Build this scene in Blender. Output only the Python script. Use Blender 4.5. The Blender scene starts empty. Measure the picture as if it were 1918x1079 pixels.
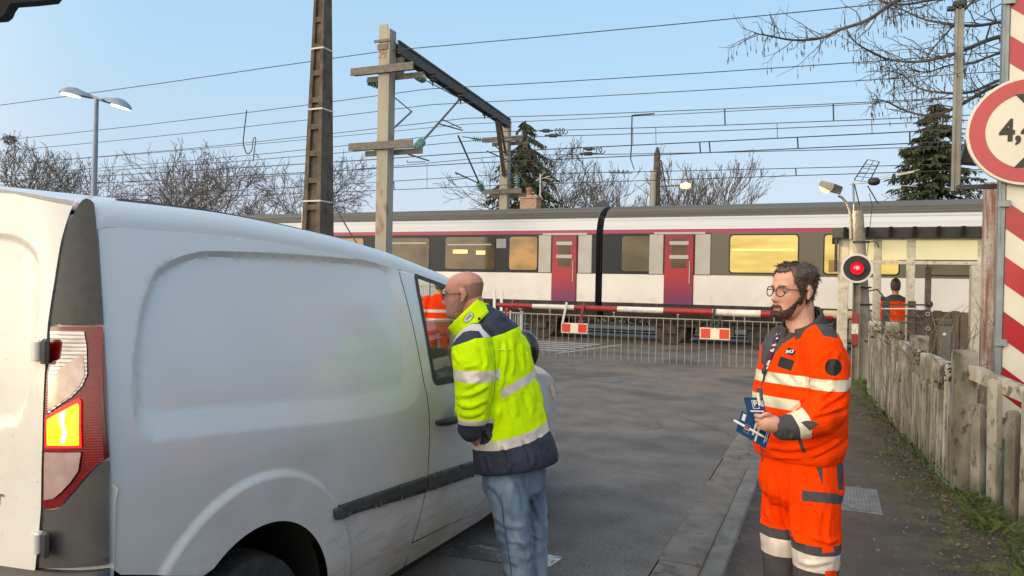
import bpy, bmesh, math, random
import numpy as np
from math import sin, cos, pi, radians, sqrt, atan2, exp, hypot
from mathutils import Vector, Matrix, noise
from mathutils.geometry import delaunay_2d_cdt
S = bpy.context.scene
COL = S.collection
random.seed(7)
# ------------------------------------------------------------------ camera
F, CX, CY, H = 1400., 959., 539.5, 1.62
YAW, PITCH, ROLL = radians(23), -9.5/1400, .02
V = Vector
fw = V((-sin(YAW)*cos(PITCH), cos(YAW)*cos(PITCH), sin(PITCH)))
r0 = V((cos(YAW), sin(YAW), 0)); u0 = r0.cross(fw)
CR = r0*cos(ROLL)+u0*sin(ROLL); CU = -r0*sin(ROLL)+u0*cos(ROLL)
EYE = V((0, 0, H))
cam = bpy.data.cameras.new("camera"); camo = bpy.data.objects.new("camera", cam); COL.objects.link(camo)
cam.sensor_width = 36; cam.lens = 36*F/1918; cam.clip_end = 2000; cam.clip_start = .05
M = Matrix((CR, CU, -fw)).transposed().to_4x4(); M.translation = EYE
camo.matrix_world = M
S.camera = camo
def at(px, py, X=None, Y=None, Z=None, D=None):
    """world point seen at photo pixel px,py on the plane X=, Y=, Z= or at depth D"""
    d = fw + CR*((px-CX)/F) - CU*((py-CY)/F)
    if X is not None: t = X/d.x
    elif Y is not None: t = Y/d.y
    elif Z is not None: t = (Z-H)/d.z
    else: t = D
    return EYE + d*t
# ------------------------------------------------------------------ world and sun
SUN = V((-.50, -.86, .17)).normalized()
w = bpy.data.worlds.new("World"); S.world = w; w.use_nodes = True
nt = w.node_tree; N = nt.nodes; L = nt.links
bg = N["Background"]
sky = N.new("ShaderNodeTexSky"); sky.sky_type = 'NISHITA'; sky.sun_disc = False
sky.sun_elevation = math.asin(SUN.z); sky.sun_rotation = atan2(SUN.x, SUN.y); sky.air_density = 1.0; sky.dust_density = .6; sky.ozone_density = 2.0
tc = N.new("ShaderNodeTexCoord"); sep = N.new("ShaderNodeSeparateXYZ"); L.new(tc.outputs["Generated"], sep.inputs[0])
ramp = N.new("ShaderNodeValToRGB"); L.new(sep.outputs[2], ramp.inputs[0])
el = ramp.color_ramp.elements
def lin(r, g, b): return tuple((c/12.92 if c <= .04045 else ((c+.055)/1.055)**2.4) for c in (r/255, g/255, b/255))+(1,)
el[0].position = 0; el[0].color = lin(216, 212, 229)
el[1].position = 1; el[1].color = lin(150, 195, 240)
for p_, c_ in ((.06, (206, 212, 232)), (.14, (194, 214, 237)), (.26, (178, 213, 242)), (.42, (164, 206, 241))):
    e = el.new(p_); e.color = lin(*c_)
mx = N.new("ShaderNodeMix"); mx.data_type = 'RGBA'; mx.inputs[0].default_value = .86
sc_ = N.new("ShaderNodeMix"); sc_.data_type = 'RGBA'; sc_.blend_type = 'MULTIPLY'; sc_.inputs[0].default_value = 1
L.new(sky.outputs[0], sc_.inputs[6]); sc_.inputs[7].default_value = (2.2, 2.2, 2.2, 1)
L.new(sc_.outputs[2], mx.inputs[6]); 
rs = N.new("ShaderNodeMix"); rs.data_type = 'RGBA'; rs.blend_type = 'MULTIPLY'; rs.inputs[0].default_value = 1
L.new(ramp.outputs[0], rs.inputs[6]); rs.inputs[7].default_value = (11.6, 11.4, 11.0, 1)
L.new(rs.outputs[2], mx.inputs[7])
# evening glow low in the sky on the side of the sun, behind the camera
nv = N.new("ShaderNodeVectorMath"); nv.operation = 'DOT_PRODUCT'; L.new(tc.outputs["Generated"], nv.inputs[0]); nv.inputs[1].default_value = tuple(SUN)
gm = N.new("ShaderNodeMapRange"); gm.interpolation_type = 'SMOOTHSTEP'; gm.inputs[1].default_value = -.15; gm.inputs[2].default_value = 1.0; L.new(nv.outputs["Value"], gm.inputs[0])
ad = N.new("ShaderNodeMix"); ad.data_type = 'RGBA'; ad.blend_type = 'ADD'; L.new(gm.outputs[0], ad.inputs[0])
L.new(mx.outputs[2], ad.inputs[6]); ad.inputs[7].default_value = (23, 17.2, 10.5, 1)
L.new(ad.outputs[2], bg.inputs[0]); bg.inputs[1].default_value = .1
sun = bpy.data.lights.new("sun", 'SUN'); sun.energy = 1.0; sun.angle = radians(25); sun.color = (1, .84, .62)
suno = bpy.data.objects.new("sun", sun); COL.objects.link(suno); suno.rotation_euler = SUN.to_track_quat('Z', 'Y').to_euler()
S.view_settings.view_transform = 'Standard'; S.view_settings.look = 'None'; S.view_settings.exposure = 0; S.view_settings.gamma = 1
S.cycles.max_bounces = 6; S.cycles.transparent_max_bounces = 12; S.cycles.caustics_reflective = False; S.cycles.caustics_refractive = False
# ------------------------------------------------------------------ materials
def mat(name, c, rough=.6, metal=0, c2=None, ns=8, bump=0, bs=60, spec=.5, coat=0, detail=5, stretch=None, emit=None, es=0, ramp=(.35, .65), coord='Object', trans=0, alpha=1, sheen=0):
    m = bpy.data.materials.new(name); m.use_nodes = True
    nt = m.node_tree; N = nt.nodes; L = nt.links; b = N["Principled BSDF"]
    c = lin(*c) if max(c) > 1.01 else tuple(c)+(1,)
    b.inputs["Base Color"].default_value = c; b.inputs["Roughness"].default_value = rough; b.inputs["Metallic"].default_value = metal
    b.inputs["Specular IOR Level"].default_value = spec; b.inputs["Coat Weight"].default_value = coat; b.inputs["Coat Roughness"].default_value = .12
    if sheen: b.inputs["Sheen Weight"].default_value = sheen
    if trans: b.inputs["Transmission Weight"].default_value = trans
    b.inputs["Alpha"].default_value = alpha
    if emit:
        b.inputs["Emission Color"].default_value = lin(*emit); b.inputs["Emission Strength"].default_value = es
    if c2 or bump:
        t = N.new("ShaderNodeTexCoord"); mp = N.new("ShaderNodeMapping"); L.new(t.outputs[coord], mp.inputs[0])
        if stretch: mp.inputs[3].default_value = stretch
    if c2:
        c2 = lin(*c2) if max(c2) > 1.01 else tuple(c2)+(1,)
        n = N.new("ShaderNodeTexNoise"); n.inputs["Scale"].default_value = ns; n.inputs["Detail"].default_value = detail; L.new(mp.outputs[0], n.inputs["Vector"])
        r = N.new("ShaderNodeValToRGB"); L.new(n.outputs["Fac"], r.inputs[0])
        r.color_ramp.elements[0].color = c; r.color_ramp.elements[1].color = c2
        r.color_ramp.elements[0].position, r.color_ramp.elements[1].position = ramp
        L.new(r.outputs[0], b.inputs["Base Color"])
    if bump:
        n = N.new("ShaderNodeTexNoise"); n.inputs["Scale"].default_value = bs; n.inputs["Detail"].default_value = 6; L.new(mp.outputs[0], n.inputs["Vector"])
        bp = N.new("ShaderNodeBump"); bp.inputs["Strength"].default_value = bump; bp.inputs["Distance"].default_value = .01
        L.new(n.outputs["Fac"], bp.inputs["Height"]); L.new(bp.outputs[0], b.inputs["Normal"])
    return m
def layer(m, c, ns, lo, hi, zr=None, detail=6, rough=None, stretch=None, coord='Object', amount=1, axis=2):
    """lay a second noise-shaped colour (dirt, moss, rust, stains) over a material; zr limits it to a height range"""
    nt = m.node_tree; N = nt.nodes; L = nt.links; b = N["Principled BSDF"]
    c = lin(*c) if max(c) > 1.01 else tuple(c)+(1,)
    t = N.new("ShaderNodeTexCoord"); mp = N.new("ShaderNodeMapping"); L.new(t.outputs[coord], mp.inputs[0])
    if stretch: mp.inputs[3].default_value = stretch
    n = N.new("ShaderNodeTexNoise"); n.inputs["Scale"].default_value = ns; n.inputs["Detail"].default_value = detail; L.new(mp.outputs[0], n.inputs["Vector"])
    r = N.new("ShaderNodeMapRange"); r.inputs[1].default_value = lo; r.inputs[2].default_value = hi; L.new(n.outputs["Fac"], r.inputs[0]); f = r.outputs[0]
    if zr:
        s = N.new("ShaderNodeSeparateXYZ"); L.new(t.outputs[coord], s.inputs[0])
        q = N.new("ShaderNodeMapRange"); q.inputs[1].default_value = zr[0]; q.inputs[2].default_value = zr[1]; L.new(s.outputs[axis], q.inputs[0])
        k = N.new("ShaderNodeMath"); k.operation = 'MULTIPLY'; L.new(f, k.inputs[0]); L.new(q.outputs[0], k.inputs[1]); f = k.outputs[0]
    k = N.new("ShaderNodeMath"); k.operation = 'MULTIPLY'; L.new(f, k.inputs[0]); k.inputs[1].default_value = amount; f = k.outputs[0]
    x = N.new("ShaderNodeMix"); x.data_type = 'RGBA'; L.new(f, x.inputs[0])
    bc = b.inputs["Base Color"]
    if bc.links: L.new(bc.links[0].from_socket, x.inputs[6])
    else: x.inputs[6].default_value = bc.default_value
    x.inputs[7].default_value = c; L.new(x.outputs[2], bc)
    if rough is not None:
        y = N.new("ShaderNodeMix"); L.new(f, y.inputs[0]); y.inputs[2].default_value = b.inputs["Roughness"].default_value; y.inputs[3].default_value = rough
        rl = b.inputs["Roughness"]
        if rl.links: L.new(rl.links[0].from_socket, y.inputs[2])
        L.new(y.outputs[0], rl)
    return m
# ------------------------------------------------------------------ object helpers
ORG = {}
def org(o):
    while o.parent: o = o.parent
    return ORG.get(o.name, V((0, 0, 0)))
def tag(o, label=None, cat=None, group=None, kind=None):
    for k, v_ in (("label", label), ("category", cat), ("group", group), ("kind", kind)):
        if v_: o[k] = v_
    return o
def thing(name, label, cat, loc, group=None):
    o = bpy.data.objects.new(name, None); COL.objects.link(o); o.location = loc; ORG[o.name] = V(loc); o.empty_display_size = .2
    return tag(o, label, cat, group)
def kids(o): return [c for c in bpy.data.objects if c.parent == o]
def copy_tree(o, parent=None):
    c = o.copy(); COL.objects.link(c)
    if parent: c.parent = parent
    for ch in kids(o): copy_tree(ch, c)
    return c
class MB:
    def __init__(s): s.v = []; s.f = []; s.mi = []; s.cur = 0
    def add(s, vs, fs):
        o = len(s.v); s.v += [tuple(p) for p in vs]; s.f += [tuple(i+o for i in f) for f in fs]; s.mi += [s.cur]*len(fs); return s
    def box(s, lo, hi, rz=0, c=None):
        x0, y0, z0 = lo; x1, y1, z1 = hi
        vs = [V((x, y, z)) for z in (z0, z1) for x, y in ((x0, y0), (x1, y0), (x1, y1), (x0, y1))]
        if rz:
            c = c or V(((x0+x1)/2, (y0+y1)/2, 0)); R_ = Matrix.Rotation(rz, 3, 'Z'); vs = [R_@(p-c)+c for p in vs]
        return s.add(vs, [(3, 2, 1, 0), (4, 5, 6, 7), (0, 1, 5, 4), (1, 2, 6, 5), (2, 3, 7, 6), (3, 0, 4, 7)])
    def cbox(s, lo, hi, b=.005):
        """box with chamfered vertical and top edges"""
        x0, y0, z0 = lo; x1, y1, z1 = hi
        ring = lambda d, z: [(x0+d, y0, z), (x1-d, y0, z), (x1, y0+d, z), (x1, y1-d, z), (x1-d, y1, z), (x0+d, y1, z), (x0, y1-d, z), (x0, y0+d, z)]
        top = [(x0+b, y0+b, z1), (x1-b, y0+b, z1), (x1-b, y0+b, z1), (x1-b, y1-b, z1), (x1-b, y1-b, z1), (x0+b, y1-b, z1), (x0+b, y1-b, z1), (x0+b, y0+b, z1)]
        vs = ring(b, z0)+ring(b, z1-b)+top
        fs = [tuple(range(7, -1, -1))]
        for k in range(8): fs.append((k, (k+1) % 8, 8+(k+1) % 8, 8+k))
        for k in (0, 2, 4, 6): fs.append((8+k, 8+k+1, 16+k+1, 16+k))
        for k in (1, 3, 5, 7): fs.append((8+k, 8+(k+1) % 8, 16+k))
        fs.append((16, 18, 20, 22))
        return s.add(vs, fs)
    def bar(s, p, q, w, h=None, up=(0, 0, 1)):
        p, q = V(p), V(q); d = (q-p).normalized(); h = h or w; up = V(up)
        if abs(d.dot(up)) > .98: up = V((0, 1, 0))
        a = d.cross(up).normalized()*(w/2); b = a.normalized().cross(d)*(h/2)
        vs = [r+i*a+j*b for r in (p, q) for i, j in ((-1, -1), (1, -1), (1, 1), (-1, 1))]
        return s.add(vs, [(0, 1, 2, 3), (7, 6, 5, 4), (0, 4, 5, 1), (1, 5, 6, 2), (2, 6, 7, 3), (3, 7, 4, 0)])
    def tube(s, pts, r, n=8, cap=True, asp=None):
        pts = [V(p) for p in pts]; m = len(pts); rs = r if isinstance(r, (list, tuple)) else [r]*m
        vs = []; a = None
        for i, p in enumerate(pts):
            d = (pts[min(i+1, m-1)]-pts[max(i-1, 0)]).normalized()
            if a is None:
                a = d.cross(V((0, 0, 1)));  a = d.cross(V((1, 0, 0))) if a.length < .05 else a
            a = (a-d*a.dot(d)).normalized(); b = d.cross(a)
            for k in range(n):
                t = 2*pi*k/n; vs.append(p+(a*cos(t)+b*sin(t))*rs[i])
        fs = [(i*n+k, i*n+(k+1) % n, (i+1)*n+(k+1) % n, (i+1)*n+k) for i in range(m-1) for k in range(n)]
        if cap: fs += [tuple(range(n-1, -1, -1)), tuple(range((m-1)*n, m*n))]
        return s.add(vs, fs)
    def lathe(s, prof, c, ax=(0, 0, 1), n=24, cap=True):
        """prof: (radius, distance along ax)"""
        ax = V(ax).normalized(); c = V(c); a = ax.cross(V((0, 0, 1))); a = V((1, 0, 0)) if a.length < .05 else a.normalized(); b = ax.cross(a)
        vs = [c+ax*h+(a*cos(2*pi*k/n)+b*sin(2*pi*k/n))*max(r, 1e-4) for r, h in prof for k in range(n)]
        m = len(prof); fs = [(i*n+k, i*n+(k+1) % n, (i+1)*n+(k+1) % n, (i+1)*n+k) for i in range(m-1) for k in range(n)]
        if cap: fs += [tuple(range(n-1, -1, -1)), tuple(range((m-1)*n, m*n))]
        return s.add(vs, fs)
    def prism(s, poly, d):
        """poly: 3D outline, extruded by vector d"""
        n = len(poly); d = V(d); vs = [V(p) for p in poly]+[V(p)+d for p in poly]
        return s.add(vs, [tuple(range(n-1, -1, -1)), tuple(range(n, 2*n))]+[(k, (k+1) % n, n+(k+1) % n, n+k) for k in range(n)])
    def grid(s, rows, wrap=False, caps=False):
        m, n = len(rows), len(rows[0]); vs = [p for r in rows for p in r]
        k_ = n if wrap else n-1
        fs = [(i*n+k, i*n+(k+1) % n, (i+1)*n+(k+1) % n, (i+1)*n+k) for i in range(m-1) for k in range(k_)]
        if caps: fs += [tuple(range(n-1, -1, -1)), tuple(range((m-1)*n, m*n))]
        return s.add(vs, fs)
    def build(s, name, m, parent=None, smooth=False, loc=None, fix=True):
        o_ = org(parent) if parent else V(loc or (0, 0, 0))
        me = bpy.data.meshes.new(name); me.from_pydata([(p[0]-o_.x, p[1]-o_.y, p[2]-o_.z) for p in s.v], [], s.f)
        for k in (m if isinstance(m, (list, tuple)) else [m]): me.materials.append(k)
        if any(s.mi): me.polygons.foreach_set("material_index", s.mi)
        if fix:
            bm = bmesh.new(); bm.from_mesh(me); bmesh.ops.recalc_face_normals(bm, faces=bm.faces)
            if smooth:
                for e in bm.edges:
                    if len(e.link_faces) == 2 and e.calc_face_angle(0) > .7: e.smooth = False
            bm.to_mesh(me); bm.free()
        if smooth: me.polygons.foreach_set("use_smooth", [True]*len(me.polygons))
        o = bpy.data.objects.new(name, me); COL.objects.link(o)
        if parent: o.parent = parent
        else: o.location = o_; ORG[o.name] = o_
        return o
def text(name, body, size, m, parent, origin, xdir, ydir, depth=.002, align='CENTER', bold=0, sx=1):
    """lettering as a mesh on a surface"""
    cu = bpy.data.curves.new(name, 'FONT'); cu.body = body; cu.size = size; cu.align_x = align; cu.align_y = 'CENTER'; cu.extrude = depth; cu.offset = bold; cu.resolution_u = 3
    o = bpy.data.objects.new(name, cu); COL.objects.link(o); dg = bpy.context.evaluated_depsgraph_get(); dg.update()
    me = bpy.data.meshes.new_from_object(o.evaluated_get(dg)); bpy.data.objects.remove(o); bpy.data.curves.remove(cu)
    x = V(xdir).normalized(); y = V(ydir).normalized(); z = x.cross(y); Mx = Matrix((x*sx, y, z)).transposed().to_4x4(); Mx.translation = V(origin)-org(parent)
    me.transform(Mx); me.materials.clear(); me.materials.append(m)
    q = bpy.data.objects.new(name, me); COL.objects.link(q); q.parent = parent
    return q
def resample(poly, step, closed=True):
    out = []; n = len(poly)
    for i in range(n if closed else n-1):
        a, b = poly[i], poly[(i+1) % n]; k = max(1, int(hypot(b[0]-a[0], b[1]-a[1])/step))
        out += [(a[0]+(b[0]-a[0])*t/k, a[1]+(b[1]-a[1])*t/k) for t in range(k)]
    if not closed: out.append(poly[-1])
    return out
def rounded(poly, r=.03, n=5):
    """round the corners of a closed outline; r may be a list"""
    out = []; m = len(poly)
    for i in range(m):
        p, a, b = V(poly[i]), V(poly[i-1]), V(poly[(i+1) % m]); q = r[i] if isinstance(r, (list, tuple)) else r
        if q <= 0: out.append(tuple(p)); continue
        da, db = a-p, b-p; k = min(q, da.length*.48, db.length*.48); s, e = p+da.normalized()*k, p+db.normalized()*k
        for t in range(n+1):
            t /= n; out.append(tuple(s*(1-t)**2+p*2*t*(1-t)+e*t*t))
    return out
def spline(pts, k=6, closed=False):
    """Catmull-Rom through points"""
    P = [V(p) for p in pts]; n = len(P); out = []
    for i in range(n if closed else n-1):
        g = (lambda j: P[j % n]) if closed else (lambda j: P[max(0, min(n-1, j))])
        a, b, c, d = g(i-1), g(i), g(i+1), g(i+2)
        for t in range(k):
            t /= k; out.append(.5*((2*b)+(c-a)*t+(2*a-5*b+4*c-d)*t*t+(3*b-a-3*c+d)*t**3))
    if not closed: out.append(P[-1])
    return out
def inpoly(P, x, y):
    P = np.asarray(P, float); x = np.asarray(x, float); y = np.asarray(y, float); r = np.zeros(x.shape, bool)
    for (x0, y0), (x1, y1) in zip(P, np.roll(P, -1, 0)):
        c = ((y0 > y) != (y1 > y)); 
        with np.errstate(divide='ignore', invalid='ignore'): r ^= c & (x < (x1-x0)*(y-y0)/((y1-y0) if y1 != y0 else 1e-12)+x0)
    return r
def pdist(P, x, y):
    P = np.asarray(P, float); x = np.asarray(x, float); y = np.asarray(y, float); d = np.full(x.shape, 1e9)
    for a, b in zip(P, np.roll(P, -1, 0)):
        e = b-a; l = max(e@e, 1e-12); t = np.clip(((x-a[0])*e[0]+(y-a[1])*e[1])/l, 0, 1)
        d = np.minimum(d, np.hypot(x-a[0]-t*e[0], y-a[1]-t*e[1]))
    return d
def sheet(name, outline, mapf, m, parent, step=.03, holes=(), extra=(), thick=None, smooth=True, bstep=None, loc=None):
    """triangulated sheet in a 2D domain, mapped to 3D by mapf(array a, array b) -> (n,3); holes are left open"""
    loops = [resample(list(l), bstep or step) for l in (outline, *holes)]
    pts = []; edges = []
    for l in loops:
        o = len(pts); n = len(l); pts += [tuple(p) for p in l]; edges += [(o+i, o+(i+1) % n) for i in range(n)]
    A = np.array(loops[0]); x0, y0 = A.min(0); x1, y1 = A.max(0)
    gx, gy = np.meshgrid(np.arange(x0+step/2, x1, step), np.arange(y0+step/2, y1, step)); gx = gx.ravel(); gy = gy.ravel()
    if len(extra): gx = np.r_[gx, np.array(extra)[:, 0]]; gy = np.r_[gy, np.array(extra)[:, 1]]
    k = inpoly(loops[0], gx, gy) & (pdist(loops[0], gx, gy) > step*.4)
    for l in loops[1:]: k &= ~inpoly(l, gx, gy) & (pdist(l, gx, gy) > step*.4)
    pts += list(zip(gx[k], gy[k]))
    r = delaunay_2d_cdt([V(p) for p in pts], edges, [], 0, 1e-7)
    P2 = np.array([tuple(p) for p in r[0]]); T = np.array([f for f in r[2] if len(f) == 3]); c = P2[T].mean(1)
    k = inpoly(loops[0], c[:, 0], c[:, 1])
    for l in loops[1:]: k &= ~inpoly(l, c[:, 0], c[:, 1])
    P3 = mapf(P2[:, 0], P2[:, 1]); b = MB(); b.v = [tuple(p) for p in P3]; b.f = [tuple(int(i) for i in t) for t in T[k]]; b.mi = [0]*len(b.f)
    o = b.build(name, m, parent, smooth, loc=loc)
    if thick:
        md = o.modifiers.new("shell", 'SOLIDIFY'); md.thickness = thick; md.offset = -1
    return o
def sstep(a, b, x): t = np.clip((np.asarray(x, float)-a)/(b-a), 0, 1); return t*t*(3-2*t)

def cracks(m, c, scale, width, amount=.8, stretch=None, distort=.35, coord='Object', mask=.5):
    """thin dark cracks: the cell borders of a distorted Voronoi pattern, broken up by noise"""
    nt = m.node_tree; N = nt.nodes; L = nt.links; b = N["Principled BSDF"]
    t = N.new("ShaderNodeTexCoord"); mp = N.new("ShaderNodeMapping"); L.new(t.outputs[coord], mp.inputs[0])
    if stretch: mp.inputs[3].default_value = stretch
    n = N.new("ShaderNodeTexNoise"); n.inputs["Scale"].default_value = scale*3; n.inputs["Detail"].default_value = 4; L.new(mp.outputs[0], n.inputs["Vector"])
    va = N.new("ShaderNodeVectorMath"); va.operation = 'MULTIPLY_ADD'; va.inputs[1].default_value = (distort,)*3; L.new(n.outputs["Color"], va.inputs[0]); L.new(mp.outputs[0], va.inputs[2])
    v = N.new("ShaderNodeTexVoronoi"); v.feature = 'DISTANCE_TO_EDGE'; v.inputs["Scale"].default_value = scale; L.new(va.outputs[0], v.inputs["Vector"])
    r = N.new("ShaderNodeMapRange"); r.inputs[1].default_value = width; r.inputs[2].default_value = 0; L.new(v.outputs["Distance"], r.inputs[0])
    n2 = N.new("ShaderNodeTexNoise"); n2.inputs["Scale"].default_value = scale*.8; L.new(mp.outputs[0], n2.inputs["Vector"])
    r2 = N.new("ShaderNodeMapRange"); r2.inputs[1].default_value = mask; r2.inputs[2].default_value = mask+.08; L.new(n2.outputs["Fac"], r2.inputs[0])
    k = N.new("ShaderNodeMath"); k.operation = 'MULTIPLY'; L.new(r.outputs[0], k.inputs[0]); L.new(r2.outputs[0], k.inputs[1])
    k2 = N.new("ShaderNodeMath"); k2.operation = 'MULTIPLY'; L.new(k.outputs[0], k2.inputs[0]); k2.inputs[1].default_value = amount
    x = N.new("ShaderNodeMix"); x.data_type = 'RGBA'; L.new(k2.outputs[0], x.inputs[0]); bc = b.inputs["Base Color"]; L.new(bc.links[0].from_socket, x.inputs[6]); x.inputs[7].default_value = tuple(c)+(1,); L.new(x.outputs[2], bc)
    return m
# ------------------------------------------------------------------ ground, road, pavement
RZ, PZ = -.04, .04
asphalt = mat("asphalt", (.108, .097, .09), .85, c2=(.178, .163, .15), ns=2.1, bump=.9, bs=150, detail=9, coord='Generated' if 0 else 'Object')
layer(asphalt, (.055, .05, .047), 55, .50, .66, detail=4, amount=.55)
layer(asphalt, (.30, .27, .235), 75, .58, .70, detail=4, amount=.75)
layer(asphalt, (.045, .043, .042), .5, .50, .64, detail=4, amount=.6)
cracks(asphalt, (.05, .046, .042), .55, .010, .6, mask=.5)
cracks(asphalt, (.05, .046, .042), 2.2, .016, .4, mask=.6)
layer(asphalt, (.19, .145, .11), .8, .5, .7, zr=(8.5, 12.5), axis=1, amount=.75)
path_m = mat("pavement_tarmac", (.062, .044, .035), .85, c2=(.105, .076, .061), ns=2.2, bump=.9, bs=150, detail=9)
layer(path_m, (.04, .032, .028), 55, .5, .66, detail=4, amount=.55)
layer(path_m, (.24, .20, .17), 80, .62, .72, detail=4, amount=.6)
cracks(path_m, (.03, .026, .022), .7, .010, .7, mask=.52)
layer(path_m, (.035, .026, .018), 3.5, .36, .56, zr=(.1, .7), axis=0, amount=.9)
layer(path_m, (.075, .08, .022), 6, .50, .62, zr=(.15, .7), axis=0, amount=.9)
layer(path_m, (.03, .025, .02), 9, .34, .55, zr=(-.36, -.47), axis=0, amount=.85)
stone = mat("kerb_stone", (.105, .10, .092), .85, c2=(.18, .17, .156), ns=7, bump=.6, bs=70)
layer(stone, (.06, .06, .05), 14, .55, .7, amount=.6)
slab = mat("gutter_concrete", (.12, .105, .092), .85, c2=(.185, .165, .145), ns=4, bump=.7, bs=90)
layer(slab, (.27, .25, .225), 75, .6, .72, detail=4, amount=.5)
cracks(slab, (.035, .032, .03), 1.1, .02, .7, mask=.5)
layer(slab, (.06, .057, .05), 9, .55, .7, amount=.6)
earth = mat("earth", (.05, .045, .03), .95, c2=(.10, .09, .06), ns=3, bump=.8, bs=30)
layer(earth, (.05, .07, .025), 1.2, .45, .6, amount=.8)
gravel_m = mat("ballast", (.085, .065, .048), .95, c2=(.17, .135, .10), ns=25, bump=1, bs=40)
white_paint = mat("road_paint", (.62, .62, .6), .7, c2=(.35, .34, .33), ns=18, detail=8)
layer(white_paint, (.12, .115, .11), 30, .5, .6, amount=.9)
def flat(name, x0, y0, x1, y1, z, m, nx=1, ny=1, amp=0):
    b = MB(); rows = [[(x0+(x1-x0)*i/nx, y0+(y1-y0)*j/ny, z+(amp*noise.noise((i*.7, j*.7, 3)) if amp and 0 < i < nx and 0 < j < ny else 0)) for i in range(nx+1)] for j in range(ny+1)]
    b.grid(rows); return tag(b.build(name, m), kind='structure')
flat("ground", -500, -300, 500, 700, -.09, earth)
flat("road", -10.5, -30, -.92, 60, RZ, asphalt)
flat("gravel_bed", -140, 19.4, 140, 28.4, -.05, gravel_m)
flat("crossing_surface", -10.5, 19.3, 2.2, 28.6, RZ+.006, asphalt)
flat("pavement", -.5, -12, 1.12, 16.6, PZ, path_m)
flat("garden_ground", 1.12, -12, 40, 16.6, .0, earth)
flat("verge", -30, -20, -10.5, 19.2, -.03, earth)
# gutter slabs and kerb stones, each length its own stone
y = -6.; random.seed(3)
gb = MB(); kb = MB()
while y < 16.2:
    n = random.uniform(.9, 1.05)
    gb.cbox((-.92+random.uniform(-.008, .008), y, -.2), (-.652, y+n-.014, RZ+.006+random.uniform(-.003, .005)), .008)
    y += n
y = -6.
while y < 16.2:
    n = random.uniform(.92, 1.02)
    dx = random.uniform(-.006, .006); kb.cbox((-.625+dx, y, -.2), (-.497, y+n-.012, PZ+.007+random.uniform(-.004, .006)), .014)
    y += n
tag(gb.build("gutter", slab), kind='structure'); tag(kb.build("kerb", stone), kind='structure')
# worn zebra bars beyond the barrier, stop line fragments
zb = MB()
for k in range(5):
    x0 = -7.9+k*.02; y0 = 17.3+k*.62
    zb.add([(x0, y0, RZ+.010), (x0+2.0, y0, RZ+.010), (x0+2.0, y0+.3, RZ+.010), (x0, y0+.3, RZ+.010)], [(0, 1, 2, 3)])
zb.add([(-5.95, 16.7, RZ+.014), (-5.82, 16.7, RZ+.014), (-5.2, 20.2, RZ+.014), (-5.33, 20.2, RZ+.014)], [(0, 1, 2, 3)])
p = at(1010, 1038, Z=RZ+.004)
zb.add([(p.x-.12, p.y-.17, RZ+.004), (p.x+.13, p.y-.17, RZ+.004), (p.x+.15, p.y+.02, RZ+.004), (p.x-.12, p.y+.02, RZ+.004)], [(0, 1, 2, 3)])
wp_ = mat('worn_paint', (.30, .29, .275), .8, c2=(.12, .112, .105), ns=22, detail=9, ramp=(.38, .50)); layer(wp_, (.085, .08, .075), 9, .38, .55, amount=.95)
wz = MB(); wz.add([(p.x-.80, p.y-.30, RZ+.004), (p.x-.125, p.y-.22, RZ+.004), (p.x-.125, p.y+.03, RZ+.004), (p.x-.78, p.y+.03, RZ+.004)], [(0, 1, 2, 3)]); tag(wz.build('worn_marking', wp_), kind='structure')
tag(zb.build("road_markings", white_paint), kind='structure')
# ------------------------------------------------------------------ the white van
UC, US = -2.78, -1.885
paint = mat("van_white_paint", (.66, .665, .668), .26, coat=.6, spec=.5)
layer(paint, (.38, .305, .225), 2.6, .16, .66, zr=(1.25, .35), rough=.75, amount=.85)
layer(paint, (.27, .23, .18), 22, .52, .68, zr=(.85, .25), rough=.85, amount=.55, stretch=(1, .25, 1.6))
layer(paint, (.30, .27, .22), 7, .5, .75, zr=(1.15, .45), amount=.4, rough=.7, stretch=(1, .3, 1))
layer(paint, (.08, .07, .06), 130, .66, .69, zr=(.8, .6), amount=.8, rough=.8)
door_paint = mat("van_rear_door_paint", (.66, .65, .61), .38, coat=.3)
layer(door_paint, (.56, .52, .44), 10, .45, .8, amount=.4)
layer(door_paint, (.35, .3, .24), 60, .66, .72, amount=.5)
blk = mat("black_plastic", (.018, .019, .02), .5, c2=(.03, .03, .031), ns=30, bump=.15, bs=300)
greyblk = mat("grey_plastic", (.04, .041, .043), .55, bump=.2, bs=300, c2=(.06, .06, .06), ns=9)
dark = mat("dark_void", (.006, .006, .006), .9)
rubber = mat("tyre_rubber", (.018, .018, .018), .85, c2=(.04, .036, .03), ns=20, bump=.4, bs=90)
steel = mat("steel", (.35, .36, .37), .35, metal=.9)
chrome = mat("chrome", (.7, .7, .72), .18, metal=1)
glass = bpy.data.materials.new("tinted_glass"); glass.use_nodes = True
_n = glass.node_tree; _b = _n.nodes["Principled BSDF"]; _o = _n.nodes["Material Output"]
_b.inputs["Base Color"].default_value = (.004, .02, .012, 1); _b.inputs["Roughness"].default_value = .02
_t = _n.nodes.new("ShaderNodeBsdfTransparent"); _t.inputs[0].default_value = (.35, .6, .45, 1); _g = _n.nodes.new("ShaderNodeBsdfGlossy"); _g.inputs["Roughness"].default_value = .01
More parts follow.
